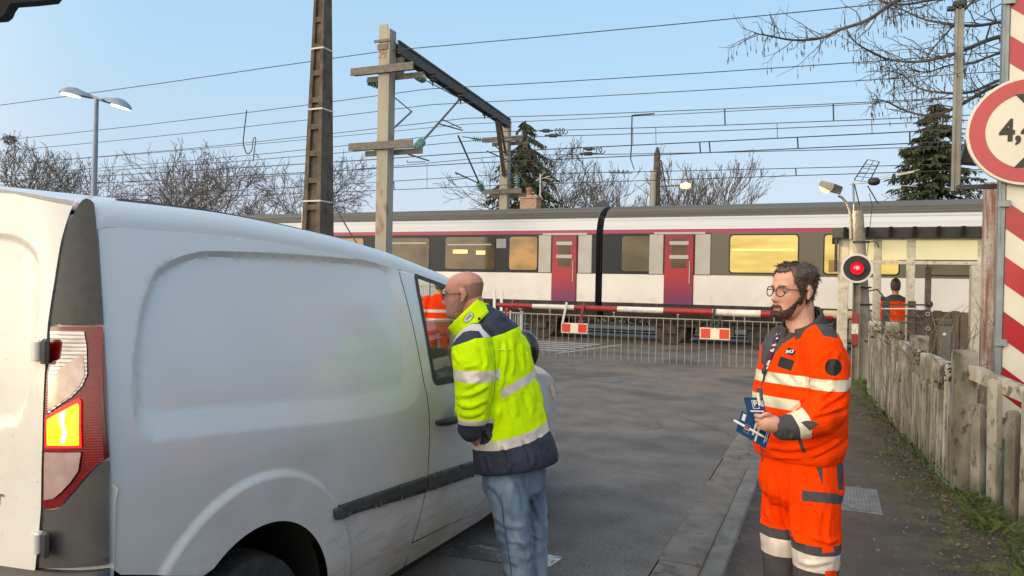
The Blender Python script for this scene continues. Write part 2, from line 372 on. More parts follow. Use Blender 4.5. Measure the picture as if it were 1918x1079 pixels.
_lw = _n.nodes.new('ShaderNodeLayerWeight'); _lw.inputs[0].default_value = .5; _pw = _n.nodes.new('ShaderNodeMath'); _pw.operation = 'POWER'; _pw.inputs[1].default_value = 3.2; _n.links.new(_lw.outputs['Facing'], _pw.inputs[0]); _fr = _n.nodes.new('ShaderNodeMapRange'); _fr.inputs[3].default_value = .07; _fr.inputs[4].default_value = .95; _n.links.new(_pw.outputs[0], _fr.inputs[0]); _mx = _n.nodes.new("ShaderNodeMixShader")
_n.links.new(_fr.outputs[0], _mx.inputs[0]); _n.links.new(_t.outputs[0], _mx.inputs[1]); _n.links.new(_g.outputs[0], _mx.inputs[2]); _n.links.new(_mx.outputs[0], _o.inputs[0])
clear_glass = glass.copy(); clear_glass.name = 'windscreen_glass'; clear_glass.node_tree.nodes[[n.name for n in clear_glass.node_tree.nodes if n.type == 'BSDF_TRANSPARENT'][0]].inputs[0].default_value = (.84, .88, .86, 1)
[n for n in clear_glass.node_tree.nodes if n.type == 'MAP_RANGE'][0].inputs[3].default_value = .03
[n for n in clear_glass.node_tree.nodes if n.type == 'MAP_RANGE'][0].inputs[4].default_value = .6
ZT = np.array([(1.3, 1.855), (1.57, 1.865), (1.98, 1.872), (2.25, 1.868), (2.72, 1.838), (3.14, 1.795), (3.49, 1.735), (3.87, 1.655), (4.2, 1.52), (4.55, 1.29), (4.85, 1.09), (5.0, 1.06), (5.3, 1.00), (5.6, .92), (5.76, .82), (5.82, .74)])
_zs = np.array([tuple(p) for p in spline([tuple(a) for a in ZT], 8)])
def ztop(v): return np.interp(v, _zs[:, 0], _zs[:, 1])
ARCH_R, ARCH_F = (2.14, .325), (4.90, .325)
PAN = {}
def wside(v, z):
    v = np.asarray(v, float); z = np.asarray(z, float)
    d = -.165*(np.clip(z-.95, 0, 2)/.85)**1.7 - .05*(np.clip(.45-z, 0, 1)/.25)**2
    d = d - .13*(np.clip(v-4.5, 0, 2)/1.2)**2 - .012*(np.clip(1.75-v, 0, 1)/.22)**2 - .03*(np.clip(z-1.45,0,1)/.3)**2*np.clip((v-3.0)/1,0,1)
    for (cx, cz), ro in ((ARCH_R, .585), (ARCH_F, .55)):
        r = np.hypot(v-cx, z-cz); d = d + .017*sstep(ro+.006, ro-.026, r)*(.35+.65*sstep(.1, .5, z))
    if PAN:
        di = np.where(inpoly(PAN['i'], v, z), 0, pdist(PAN['i'], v, z)); ins = inpoly(PAN['o'], v, z); do = np.where(ins, pdist(PAN['o'], v, z), 0)
        t = do/(do+di+1e-6); d = d - .021*np.where(ins, t, 0)
    return US + d
def pside(px, py, lo=0):
    X = US-.02
    for _ in range(12): p = at(px, py, X=X); X = float(wside(np.array([p.y]), np.array([p.z]))[0])
    return (p.y, p.z)
def mside(off=0, mirror=False):
    def f(v, z):
        u = wside(v, z)+off
        if mirror: u = 2*UC-u
        return np.c_[u, v, z]
    return f
def vrear(u, z):
    u = np.asarray(u, float); z = np.asarray(z, float); e = wside(np.full(z.shape, 1.6), z)+.01; a = np.minimum(e-u, u-(2*UC-e)); a = np.clip(a, 0, 3)
    return 1.535 - .085*(1-np.exp(-a/.085)) - .035*np.clip(a/.7, 0, 1) + .072*(np.clip(z-1.05, 0, 2)/.8)**1.8 - .01*np.clip(1.0-z,0,1)
def prear(px, py):
    Y = 1.45
    for _ in range(60):
        p = at(px, py, Y=Y); Y = .75*Y+.25*float(vrear(np.array([p.x]), np.array([p.z]))[0])
    return (p.x, p.z)
def mrear(off=0):
    def f(u, z):
        g = (vrear(u+.001, z)-vrear(u-.001, z))/.002; s = np.sqrt(1+g*g); return np.c_[u+off*g/s, vrear(u, z)-off/s, z]
    return f
PI_ = [(267,700),(272,630),(279,590),(300,528),(318,510),(340,497),(367,487),(400,482),(520,485),(640,493),(705,501),(722,508),(733,520),(742,557),(754,620),(761,675),(763,700),(760,714),(751,724),(694,737),(640,746),(460,760),(300,772),(284,773),(274,766),(268,745)]
PO_ = [(249,700),(254,645),(265,575),(288,513),(312,493),(338,480),(367,473),(400,470),(520,474),(640,483),(712,491),(735,502),(750,530),(762,590),(776,650),(786,700),(787,728),(780,748),(766,762),(742,771),(640,789),(460,808),(305,826),(280,822),(262,806),(252,775)]
_pi = [pside(*p) for p in PI_]; _po = [pside(*p) for p in PO_]
PAN['i'] = [tuple(p) for p in spline(_pi, 4, True)]; PAN['o'] = [tuple(p) for p in spline(_po, 4, True)]
van = thing("delivery_van", "white delivery van in profile with lit red tail lamp, grimy sills and black rub strip", "van", (UC, 3.4, RZ))
EDGE = .1
def arc(c, r, a0, a1, n=26): return [(c[0]+r*cos(radians(a0+(a1-a0)*i/n)), c[1]+r*sin(radians(a0+(a1-a0)*i/n))) for i in range(n+1)]
DL = [pside(*p) for p in [(735,466),(742,490),(760,556),(790,695),(800,745),(804,790),(803,860),(797,920),(783,980),(772,1016)]]
DL = [tuple(p) for p in spline(DL, 5)]
zr_e = lambda z: 1.536+.072*(max(0, z-1.05)/.8)**1.8
rear_edge = [(zr_e(z), z) for z in np.linspace(.775, float(ztop(1.7))-EDGE, 30)]
top = lambda a, b, n=30: [(v, float(ztop(v))-EDGE) for v in np.linspace(a, b, n)]
dl_top = [(v, z) for v, z in DL if z < ztop(v)-EDGE-.005]
body_out = rear_edge+top(rear_edge[-1][0]+.02, dl_top[0][0]-.02)+[(v-.003, z) for v, z in dl_top]+[(3.25, .18), (2.56, .18)]+arc(ARCH_R, .40, -10, 126)+[(1.86, .640), (1.63, .722), (1.57, .742)]
ex = []
for k in np.linspace(0, 1, 8): ex += [tuple(np.array(a)*(1-k)+np.array(b)*k) for a, b in zip(resample(PAN['o'], .0085), [min(PAN['i'], key=lambda q: hypot(q[0]-p[0], q[1]-p[1])) for p in resample(PAN['o'], .0085)])]
for rr_ in np.arange(.545, .60, .007): ex += [p for p in arc(ARCH_R, rr_, -20, 200, 150)]
sheet("side_panel", body_out, mside(), paint, van, step=.016, extra=ex)
sheet("side_panel", body_out, mside(mirror=True), paint, van, step=.05)
bk = rear_edge[:1]+rear_edge+top(1.75, 3.9)+[(4.3, 1.38), (4.62, 1.1), (5.35, .85), (5.4, .18), (5.32, .18)]+arc(ARCH_F, .43, -12, 192)+[(2.60, .18)]+arc(ARCH_R, .43, -12, 140)+[(1.80, .74)]
# door: outline, window opening
W0 = [pside(*p) for p in [(776, 514), (781, 545), (790, 592), (802, 660), (812, 721), (860, 708)]]
win = [W0[0]]+[tuple(p) for p in W0[1:5]]+[(4.05, W0[4][1]-.02), (4.42, 1.055), (4.36, 1.13), (4.12, 1.37), (3.93, 1.515), (3.75, 1.60), (3.45, 1.655)]
win = rounded(win, [.04, .02, 0, 0, .05, .01, .04, .05, .03, .03, .03, .03])
door_front = [(4.30, .215), (4.37, .45), (4.44, .8), (4.50, 1.0), (4.50, 1.12)]
door_top = [(v, float(ztop(v))-EDGE-.004) for v in np.linspace(4.45, 3.15, 24)]
door_out = [(v+.004, z) for v, z in dl_top][::-1]
door_out = door_out[:1]+door_out[1:]
dbot = [pside(918, 949)]
door_poly = [door_out[0]]+[(3.75, .27)]+[dbot[0]]+door_front+door_top+door_out[::-1][:-1]
def zdoor(side):
    r = thing
    d = sheet("front_door", door_poly, mside(0, side), paint, van, step=.02 if not side else .05, holes=[win])
    return d
fd = zdoor(False); zdoor(True)
sheet("door_gap", bk, mside(-.022), dark, van, step=.05, holes=[win]); sheet("door_gap", bk, mside(-.022, True), dark, van, step=.08, holes=[win])
def ring(poly, wd):
    c = V((sum(p[0] for p in poly)/len(poly), sum(p[1] for p in poly)/len(poly))); n = len(poly); out = []
    for i in range(n):
        a, b = V(poly[i-1]), V(poly[(i+1) % n]); t = (b-a).normalized(); nn = V((t.y, -t.x))
        if nn.dot(V(poly[i])-c) > 0: nn = -nn
        out.append(tuple(V(poly[i])+nn*wd))
    return out
for mi in (False, True):
    sheet("window_seal", ring(win, -.006), mside(.003, mi), blk, fd, step=.02, holes=[ring(win, .024)], bstep=.02)
# half lowered pane
zc = pside(800, 600)[1]
pane = [p for p in win if p[1] <= zc]; pane = sorted(pane, key=lambda p: p[0])
lo_ = [p for p in win if p[1] < zc]
gl = [(pside(792, 600)[0]-.02, zc), (4.22, zc-.015), (4.40, 1.06), (4.05, 1.03), (3.43, 1.05)]
sheet("window_pane", gl, mside(-.012), glass, fd, step=.05)
# sill under the door, front wing
sill = [(3.262, .296), (3.75, .262), (4.20, .222), (4.29, .21), (4.42, .15), (4.2, .14), (3.28, .17)]
sheet("sill", sill, mside(-.006), paint, van, step=.03)
sheet("sill", [(2.56, .18), (3.25, .18), (3.9, .16), (4.4, .14), (4.4, .08), (2.56, .10)], mside(-.03), dark, van, step=.05)
wing = [(4.306, .21), (4.375, .45), (4.446, .8), (4.506, 1.0), (4.52, 1.045), (4.85, .99), (5.2, .925), (5.5, .86), (5.70, .76), (5.78, .64), (5.76, .40), (5.32, .30)]+arc(ARCH_F, .40, 2, 180)[::1]+[(4.46, .2)]
for mi in (False, True): sheet("front_wing", wing, mside(0, mi), paint, van, step=.03)
sheet("wheel_arch_trim", arc(ARCH_F, .43, 0, 180)+arc(ARCH_F, .385, 180, 0), mside(.012), blk, van, step=.03)
# rub strips
s0 = [pside(*p) for p in [(622, 953), (797, 891), (797, 920), (625, 974)]]; s1 = [pside(*p) for p in [(801, 889), (897, 859), (901, 884), (800, 919)]]
s1 = [s1[0], (4.36, s1[1][1]-.03), (4.37, s1[2][1]-.03), s1[3]]
for s_, pr in ((s0, van), (s1, fd)):
    o = sheet("rub_strip", rounded(s_, .015), mside(.016), greyblk, pr, step=.02, thick=.012)
# roof with rounded edges
rb = MB(); ws = MB(); bn = MB()
def station(v):
    zt = float(ztop(v)); e = float(wside(np.array([v]), np.array([zt-EDGE]))[0]); half = e-UC; pts = []
    for t in np.linspace(0, pi/2, 9): pts.append((half-EDGE*1.05*(1-cos(t)), zt-EDGE+EDGE*.92*sin(t)))
    w0 = pts[-1][0]
    for t in np.linspace(0, 1, 9)[1:]: pts.append((w0*(1-t), zt-EDGE*.08+.055*(1-(1-t)**2)))
    full = [(UC+a, v, z) for a, z in pts]+[(UC-a, v, z) for a, z in pts[::-1][1:]]
    return full
vs_ = [1.66]+list(np.linspace(1.70, 3.62, 36)); rows = [station(v) for v in vs_]
r_first = [(x, float(vrear(np.array([x]), np.array([z-.012]))[0])-.004, z-.012) for x, y_, z in rows[0]]; r_mid = [(x, (a_[1]+y_)/2+.004, z-.001) for (x, y_, z), a_ in zip(rows[0], r_first)]
rb.grid([[(x, y_+.015, z-.03) for x, y_, z in r_first], r_first, r_mid]+rows); roof = rb.build("roof", paint, van, True)
for k in (-1, 1):   # roof ditch lines
    g = MB(); g.tube([(UC+k*(station(v)[0][0]-UC-.155), v, float(ztop(v))+.0) for v in np.linspace(1.78, 3.5, 30)], .007, 6); g.build("roof_channel", greyblk, roof)
rows = [station(v) for v in np.linspace(3.62, 4.86, 20)]
ws.grid([r[7:-7] for r in rows]); ws.build("windscreen", clear_glass, van, True)
for sl in (slice(0, 8), slice(-8, None)):
    b = MB(); b.grid([r[sl] for r in rows]); b.build("pillar", paint, van, True)
rows = [station(v) for v in np.linspace(4.86, 5.81, 18)]
bn.grid(rows); bn.build("bonnet", paint, van, True)
b = MB(); b.cbox((UC-.74, 5.42, .15), (UC+.72, 5.84, .70), .12); b.build("front_bumper", paint, van)
# tail of the van
cornR = [(99,607),(203,607),(200,560),(196,520),(190,457),(184,410),(177,381),(170,374),(163,372),(156,375),(149,383),(137,407),(123,450),(110,527)]
def rsheet(name, px, m, par, off, step=.012, rr=0, thick=None):
    q = [prear(*p) for p in px]
    q = [(min(x, float(wside(np.array([1.6]), np.array([z]))[0])+.004), z) for x, z in q]
    if rr: q = rounded(q, rr)
    return sheet(name, q, mrear(off), m, par, step=step, thick=thick)
zt_r = 1.80
corner_back = [(US+.004, .70), (US+.004, 1.0)]+[(float(wside(np.array([1.6]), np.array([z]))[0])+.004, z) for z in np.linspace(1.05, 1.80, 14)]+[(-2.2, 1.80), (-2.2, .70)]
sheet("corner_panel", corner_back, mrear(-.012), paint, van, step=.01)
rsheet("corner_cover", cornR, blk, van, .007)
lampo = [(99,611),(204,611),(207,700),(210,855),(192,862),(166,887),(141,918),(116,947),(104,951),(86,951),(88,827),(93,696),(99,672)]
red_lens = mat("red_lens", (.24, .001, .004), .2, coat=.25, c2=(.12, .0005, .002), ns=60, stretch=(1, 1, 6), bump=.5, bs=120)
clear_lens = mat("clear_lens", (.62, .60, .58), .15, metal=.3, coat=1, c2=(.40, .36, .33), ns=18, stretch=(1, 1, 4), bump=.3, bs=60)
peach_lens = mat("indicator_lens", (.50, .33, .24), .15, coat=1, c2=(.62, .50, .42), ns=25)
def ribs(m, scale, axis='Z', strength=.6):
    nt = m.node_tree; N = nt.nodes; L = nt.links; t = N.new("ShaderNodeTexCoord"); w_ = N.new("ShaderNodeTexWave"); w_.wave_type = 'BANDS'; w_.bands_direction = axis; w_.inputs["Scale"].default_value = scale; L.new(t.outputs["Object"], w_.inputs["Vector"])
    bp = N.new("ShaderNodeBump"); bp.inputs["Strength"].default_value = strength; bp.inputs["Distance"].default_value = .004; L.new(w_.outputs["Fac"], bp.inputs["Height"]); L.new(bp.outputs[0], N["Principled BSDF"].inputs["Normal"])
ribs(red_lens, 42, 'Z', .05); ribs(clear_lens, 28, 'Z', .3)
brake_on = mat("brake_light_glow", (.9, .5, .02), .2, emit=(255, 196, 0), es=1.35)
_n2 = brake_on.node_tree; _tn = _n2.nodes.new('ShaderNodeTexNoise'); _tn.inputs['Scale'].default_value = 24; _tcn = _n2.nodes.new('ShaderNodeTexCoord'); _n2.links.new(_tcn.outputs['Object'], _tn.inputs['Vector']); _cr = _n2.nodes.new('ShaderNodeValToRGB'); _cr.color_ramp.elements[0].position = .35; _cr.color_ramp.elements[1].position = .68; _cr.color_ramp.elements[0].color = lin(255, 168, 0); _cr.color_ramp.elements[1].color = lin(255, 238, 60); _n2.links.new(_tn.outputs['Fac'], _cr.inputs[0]); _n2.links.new(_cr.outputs[0], _n2.nodes['Principled BSDF'].inputs['Emission Color'])
brake_core = mat("brake_light_core", (.9, .8, .3), .2, emit=(255, 246, 150), es=2.6)
brake_rim = mat("brake_light_rim", (.8, .02, .02), .2, emit=(255, 24, 20), es=1.6)
tl = rsheet("tail_lamp", lampo, red_lens, van, .010, rr=.006)
darkred = mat("dark_red_lens", (.05, .002, .004), .15, coat=.8)
rsheet("lens_edge", [(195,613),(204,613),(209,853),(197,858)], darkred, tl, .0135)
rsheet("reversing_lens", [(101,619),(161,619),(166,650),(167,700),(158,722),(140,742),(98,772),(98,700),(104,676),(120,672),(124,640),(118,634),(101,632)], clear_lens, tl, .0155, rr=.004)
rsheet("indicator_lens", [(97,768),(100,715),(118,690),(150,668),(160,664),(163,700),(154,722),(136,742)], peach_lens, tl, .0170, rr=.006)
rsheet("brake_lens_rim", [(93,779),(153,744),(157,750),(158,836),(93,837)], brake_rim, tl, .0170, rr=.004)
rsheet("brake_lens", [(97,784),(151,753),(154,757),(154,832),(97,832)], brake_on, tl, .0185, rr=.003)
rsheet("lamp_core", [(119,772),(131,766),(128,790),(134,812),(129,828),(121,828),(125,806),(120,790)], brake_core, tl, .0195, rr=.002)
rsheet("fog_lens", [(92,845),(157,845),(152,880),(138,901),(122,919),(108,931),(91,934)], mat("fog_lens", (.34, .22, .20), .15, coat=1, c2=(.46, .34, .32), ns=14), tl, .0170, rr=.004)
rsheet("corner_cover", [(87,954),(104,954),(118,950),(143,921),(168,890),(194,865),(211,861),(208,1055),(77,1062)], greyblk, van, .007)
sheet("rear_bumper", [(US+.01, .775), (-2.3, .765), (-2.3, .30), (US+.01, .30)], mrear(.02), greyblk, van, step=.04, thick=.03)
bs_ = [(1.53, .745), (1.63, .720), (1.86, .640), (1.90, .62), (1.83, .57), (1.75, .30), (1.53, .30)]
sheet("rear_bumper", bs_, mside(-.004), greyblk, van, step=.04)
# rear doors
de = [prear(*p) for p in [(98,607),(110,530),(123,452),(137,405),(150,376),(160,366)]]
dl_ = [prear(*p) for p in [(73,1075),(80,1010),(85,952),(88,827),(93,690)]]
dpoly = [(2*UC-US+.2, .60)]+[(dl_[0][0]-.004, .60)]+[(a-.004, z) for a, z in dl_+de]+[(-2.10, 1.825), (-2.3, 1.862), (UC, 1.885), (2*UC+2.3, 1.862), (2*UC-US+.22, 1.80)]
RP = [prear(*p) for p in [(-60,437),(0,437),(35,443),(60,458),(75,480),(79,505),(76,600),(70,680),(52,760),(40,785),(20,795),(-60,800)]]
RP = [tuple(p) for p in spline([(UC, RP[0][1])]+RP+[(UC, RP[-1][1])], 4)]
def mrd(u, z):
    ins = inpoly(RP, u, z); d = np.where(ins, pdist(RP, u, z), 0)
    return np.c_[u, vrear(u, z)-.010+.012*sstep(0, .016, d), z]
rd = sheet("rear_door", dpoly, mrd, door_paint, van, step=.014, extra=[(a-.012, b) for a, b in RP])
_rb = [(float(wside(np.array([1.6]), np.array([z]))[0])-.02, z) for z in np.linspace(.62, 1.77, 12)]
sheet("rear_backing", _rb+[(-2.12, 1.80), (-2.3, 1.845), (UC, 1.87), (2*UC+2.3, 1.845)]+[(2*UC-x, z) for x, z in _rb[::-1]], mrear(-.022), paint, van, step=.06)
for py in (656, 1012):   # hinges
    p = prear(96, py); q = prear(70, py); Yh = float(vrear(np.array([p[0]]), np.array([p[1]]))[0])
    h = MB(); h.cbox((q[0]+.010, Yh-.040, p[1]-.030), (p[0]-.004, Yh-.012, p[1]+.030), .006); h.tube([(p[0]-.012, Yh-.034, p[1]-.026), (p[0]-.012, Yh-.034, p[1]+.026)], .013, 10)
    ho = h.build("hinge", door_paint, rd, True)
    g = MB(); g.cbox((p[0]-.002, Yh-.036, p[1]-.036), (p[0]+.030, Yh-.020, p[1]+.036), .008); g.build("hinge_recess", blk, rd)
# the letters of the badge visible at the frame's edge
pl = prear(22, 937); Yb = float(vrear(np.array([pl[0]]), np.array([pl[1]]))[0])-.015
text("badge_letters", "RENAULT", .044, chrome, rd, (pl[0]-.165, Yb+.000, pl[1]), (1, .03, 0), (0, 0, 1), .003, bold=.0015, sx=1.55)
# wheels and wheelhouses
def wheel(cx, cy, cz, sgn):
    r = .318; b = MB(); b.lathe([(.20, -.09), (.285, -.10), (.308, -.085), (r, -.05), (r, .05), (.308, .085), (.285, .10), (.20, .09)], (cx, cy, cz), (sgn, 0, 0), 64, cap=False)
    t = b.build("wheel", rubber, van, True)
    b = MB()
    for k in range(72):
        a = 2*pi*k/72
        for s in (-1, 1):
            p = V((cx, cy+r*cos(a), cz+r*sin(a))); q = V((cx+s*.08, cy+(r-.012)*cos(a+s*.05), cz+(r-.012)*sin(a+s*.05))); b.bar(p+V((s*.012, 0, 0)), q, .014, .012, up=(0, cos(a), sin(a)))
    b.build("tread", rubber, t)
    b = MB(); b.lathe([(.21, .062), (.205, .07), (.19, .05), (.12, .06), (.10, .085), (.04, .088), (.0, .088)], (cx, cy, cz), (sgn, 0, 0), 40, cap=False)
    for k in range(7):
        a = 2*pi*k/7; b.bar((cx+sgn*.066, cy+.07*cos(a), cz+.07*sin(a)), (cx+sgn*.062, cy+.195*cos(a), cz+.195*sin(a)), .03, .02, up=(1, 0, 0))
    b.build("rim", steel, t, True)
for (cy, cz) in (ARCH_R, ARCH_F):
    wheel(US-.135, cy, RZ+.316, 1); wheel(2*UC-US+.135, cy, RZ+.316, -1)
    for s in (0, 1):
        b = MB()
        xo, xi = (US-.03, US-.42) if not s else (2*UC-US+.03, 2*UC-US+.42)
        A = arc((cy, cz), .405, -10, 190, 30); b.grid([[(xo, p, q) for p, q in A], [(xi, p, q) for p, q in A]]); b.grid([[(xi, p, q) for p, q in A], [(xi, cy, .3)]*len(A)])
        b.build("wheel_arch_liner", dark, van)
b = MB(); b.box((UC-.78, 1.75, .24), (UC+.78, 5.4, .30)); b.build("floor_pan", dark, van)
b = MB(); b.box((UC-.66, 3.08, .3), (UC+.66, 3.12, 1.70)); b.build("bulkhead", dark, van)
b = MB(); b.cbox((UC-.76, 4.35, .3), (UC+.76, 4.95, 1.0), .05); b.build("dashboard", blk, van)
sh = MB(); sc2 = [(.17*cos(t), .17*sin(t)) for t in np.linspace(0, 2*pi, 25)]
sh.tube([(UC-.38+a, 4.18-.35*q, .98+.93*q) for a, q in sc2], .016, 8); sh.build("steering_wheel", blk, van, True)
# door handle and mirror
p = pside(828, 781); u_ = float(wside(np.array([p[0]]), np.array([p[1]]))[0])
b = MB(); rr_ = .058
rec = mat("handle_recess", (.35, .35, .34), .4, coat=.3)
b.lathe([(.001, .0045), (rr_*.5, .0042), (rr_*.9, .003), (rr_, .0005)], (u_+.001, p[0]+.075, p[1]-.002), (1, 0, 0), 28, cap=False); b.build("handle_cup", rec, fd, True)
b = MB(); q0, q1 = pside(813, 792), pside(857, 782); b.tube([(u_+.016, q0[0], q0[1]), (u_+.034, q0[0]+.03, q0[1]), (u_+.040, (q0[0]+q1[0])/2, (q0[1]+q1[1])/2), (u_+.034, q1[0]-.03, q1[1]), (u_+.012, q1[0], q1[1])], [.014, .019, .020, .018, .014], 10); b.build("door_handle", blk, fd, True)
mir = MB(); pc = V((-1.60, 4.20, 1.13))
def blob(mb, c, r, n=16, m=10, pw=.75):
    c = V(c); rows = []
    for j in range(m+1):
        a = -pi/2+pi*j/m; ca = abs(cos(a))**pw; rows.append([c+V((r[0]*ca*cos(2*pi*k/n), r[1]*ca*sin(2*pi*k/n), r[2]*sin(a))) for k in range(n)])
    mb.grid(rows, wrap=True)
pm = at(979, 656, D=4.75)
blob(mir, pm, (.110, .08, .125)); mir.bar(pm+V((-.05, .02, -.06)), (US-.06, pm.y+.05, pm.z-.10), .05, .06); mo = mir.build("wing_mirror", mat("mirror_black", (.012, .012, .013), .12, coat=.5), van, True)
b = MB(); hp = [pside(*q) for q in [(1003, 700), (1018, 686), (1030, 702), (1036, 745), (1030, 760)]]
hl = [(4.98, .70), (5.10, .86), (5.34, .84), (5.52, .72), (5.50, .62)]
head_m = mat("headlamp_lens", (.55, .55, .55), .1, coat=1, emit=(255, 190, 110), es=.12)  # faint warm emission paints an orange reflection on the lens
sheet("headlamp", rounded([(5.34, .855), (5.52, .82), (5.66, .745), (5.62, .70), (5.46, .75)], .02), mside(.006), head_m, van, step=.03)
# ------------------------------------------------------------------ train
TY = 20.6
t_white = mat("train_white", (.66, .65, .62), .35, c2=(.58, .57, .54), ns=1.2, coat=.2); layer(t_white, (.3, .27, .22), 3, .5, .75, zr=(1.55, 1.1), amount=.5)
t_roof = mat("train_roof_grey", (.085, .08, .068), .7, c2=(.125, .118, .10), ns=3, stretch=(.05, 1, 6))
t_grey = mat("train_light_grey", (.50, .53, .56), .3, metal=.2, c2=(.42, .44, .46), ns=3, stretch=(.05, 1, 8))
t_pink = mat("train_magenta", (.27, .010, .065), .45)
t_navy = mat("train_dark_band", (.012, .016, .022), .4, spec=.25)
t_taupe = mat("train_taupe_band", (.12, .11, .085), .4, spec=.3)
t_door = mat("train_door_red", (.3, .01, .02), .45)
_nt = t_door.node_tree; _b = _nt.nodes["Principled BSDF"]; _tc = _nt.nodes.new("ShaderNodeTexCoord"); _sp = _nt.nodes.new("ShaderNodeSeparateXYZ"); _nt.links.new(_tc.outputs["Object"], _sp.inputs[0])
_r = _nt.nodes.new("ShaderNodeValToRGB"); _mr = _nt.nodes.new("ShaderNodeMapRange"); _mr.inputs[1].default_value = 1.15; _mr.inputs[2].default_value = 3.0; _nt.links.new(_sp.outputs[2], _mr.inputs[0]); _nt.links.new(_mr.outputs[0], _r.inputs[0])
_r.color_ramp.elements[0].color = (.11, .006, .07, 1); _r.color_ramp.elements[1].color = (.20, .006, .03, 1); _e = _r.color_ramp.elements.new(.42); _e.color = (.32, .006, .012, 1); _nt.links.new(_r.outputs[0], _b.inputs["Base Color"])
t_under = mat("underframe", (.03, .028, .026), .8, c2=(.07, .06, .05), ns=8)
t_alu = mat("train_door_surround", (.40, .385, .36), .4, c2=(.34, .33, .30), ns=2)
def lit(name, a, b, es, sx=(.5, 1, .9), ns=2.2):
    m = bpy.data.materials.new(name); m.use_nodes = True; nt = m.node_tree; N = nt.nodes; L = nt.links; p = N["Principled BSDF"]
    t = N.new("ShaderNodeTexCoord"); mp = N.new("ShaderNodeMapping"); mp.inputs[3].default_value = sx; L.new(t.outputs["Object"], mp.inputs[0])
    n = N.new("ShaderNodeTexNoise"); n.inputs["Scale"].default_value = ns; n.inputs["Detail"].default_value = 2; L.new(mp.outputs[0], n.inputs["Vector"])
    r = N.new("ShaderNodeValToRGB"); r.color_ramp.elements[0].position = .36; r.color_ramp.elements[1].position = .64; r.color_ramp.elements[0].color = lin(*a); r.color_ramp.elements[1].color = lin(*b)
    L.new(n.outputs["Fac"], r.inputs[0]); L.new(r.outputs[0], p.inputs["Emission Color"]); p.inputs["Emission Strength"].default_value = es
    p.inputs["Base Color"].default_value = (.02, .02, .02, 1); p.inputs["Roughness"].default_value = .12; p.inputs["Specular IOR Level"].default_value = .22
    return m
w_amber = lit("train_window_amber", (118, 84, 34), (190, 134, 46), .9); w_dim = lit("train_window_dim", (88, 78, 52), (118, 104, 70), .8); w_bright = lit("train_window_bright", (222, 180, 84), (250, 220, 120), 1.0, (.25, 1, 1.6))
w_dark = lit("train_window_dark", (60, 46, 26), (104, 76, 34), .8); lampm = mat("train_lamp", (.9, .7, .3), .4, emit=(255, 205, 95), es=1.3)
blind = mat("window_blind", (.22, .22, .22), .6)
prof = [(.35, .62), (.06, .95), (0, 1.13), (-.0, 1.93), (0, 3.05), (.0, 3.075), (.015, 3.185), (.06, 3.30), (.10, 3.42), (.16, 3.53), (.23, 3.56), (.42, 3.74), (.75, 3.88), (1.1, 3.95), (1.45, 3.97)]
mats_p = [t_under, t_under, t_white, t_navy, t_navy, t_pink, t_grey, t_grey, t_grey, t_roof, t_roof, t_roof, t_roof, t_roof]
def coach(x0, x1, label, taupe_from=None):
    c = thing("train_coach", label, "train coach", ((x0+x1)/2, TY+1.45, 0), "coaches of the passing train")
    pr = prof+[(2.9-a, z) for a, z in prof[::-1][1:]]; ms = mats_p+mats_p[::-1]
    b = MB(); mm = [t_under, t_white, t_navy, t_pink, t_grey, t_roof, t_taupe]
    xs = [x0, x0+.02, x1-.02, x1] if taupe_from is None else [x0, x0+.02, taupe_from, x1]
    for i in range(len(pr)-1):
        for j in range(len(xs)-1):
            m_ = ms[i]; m_ = t_taupe if (m_ is t_navy and taupe_from is not None and j == 2) else m_
            b.cur = mm.index(m_); b.add([(xs[j], TY+pr[i][0], pr[i][1]), (xs[j+1], TY+pr[i][0], pr[i][1]), (xs[j+1], TY+pr[i+1][0], pr[i+1][1]), (xs[j], TY+pr[i+1][0], pr[i+1][1])], [(0, 1, 2, 3)])
    b.cur = 0
    for x in (x0, x1): b.add([(x, TY+a, z) for a, z in pr], [tuple(range(len(pr)))])
    o = b.build("body", mm, c, False)
    for z in (3.60, 3.66, 3.72):   # roof corrugations
        g = MB(); yy = np.interp(z, [3.56, 3.74], [.23, .42]); g.bar((x0+.05, TY+yy-.01, z), (x1-.05, TY+yy-.01, z), .02, .02); g.build("roof_rib", t_roof, o)
    g = MB(); g.bar((x0+.05, TY+.125, 3.46), (x1-.05, TY+.125, 3.46), .012, .02); g.build("cantrail", t_alu, o)
    for cx in (x0+3.1, x1-3.1):
        g = MB()
        for wx in (-1.25, 1.25):
            for yy in (.72, 2.18): g.lathe([(.06, -.09), (.43, -.07), (.46, .0), (.42, .06), (.1, .08)], (cx+wx, TY+yy, .40), (0, 1, 0), 28)
            g.cbox((cx+wx-.2, TY+.52, .28), (cx+wx+.2, TY+.68, .58), .03)
        g.bar((cx-1.8, TY+.6, .56), (cx+1.8, TY+.6, .56), .18, .16); g.bar((cx-.5, TY+.55, .40), (cx+.5, TY+.55, .40), .2, .22)
        for wx in (-.4, .4): g.lathe([(.10, -.12), (.12, -.1), (.12, .1), (.10, .12)], (cx+wx, TY+.55, .72), (0, 0, 1), 12)
        g.build("bogie", t_under, c)
    for i in range(3):
        xx = x0+6.6+i*3.2
        if xx < x1-6: g = MB(); g.cbox((xx, TY+.3, .34), (xx+2.1, TY+1.3, .95), .05); g.build("equipment_box", t_under, c)
    return c, o
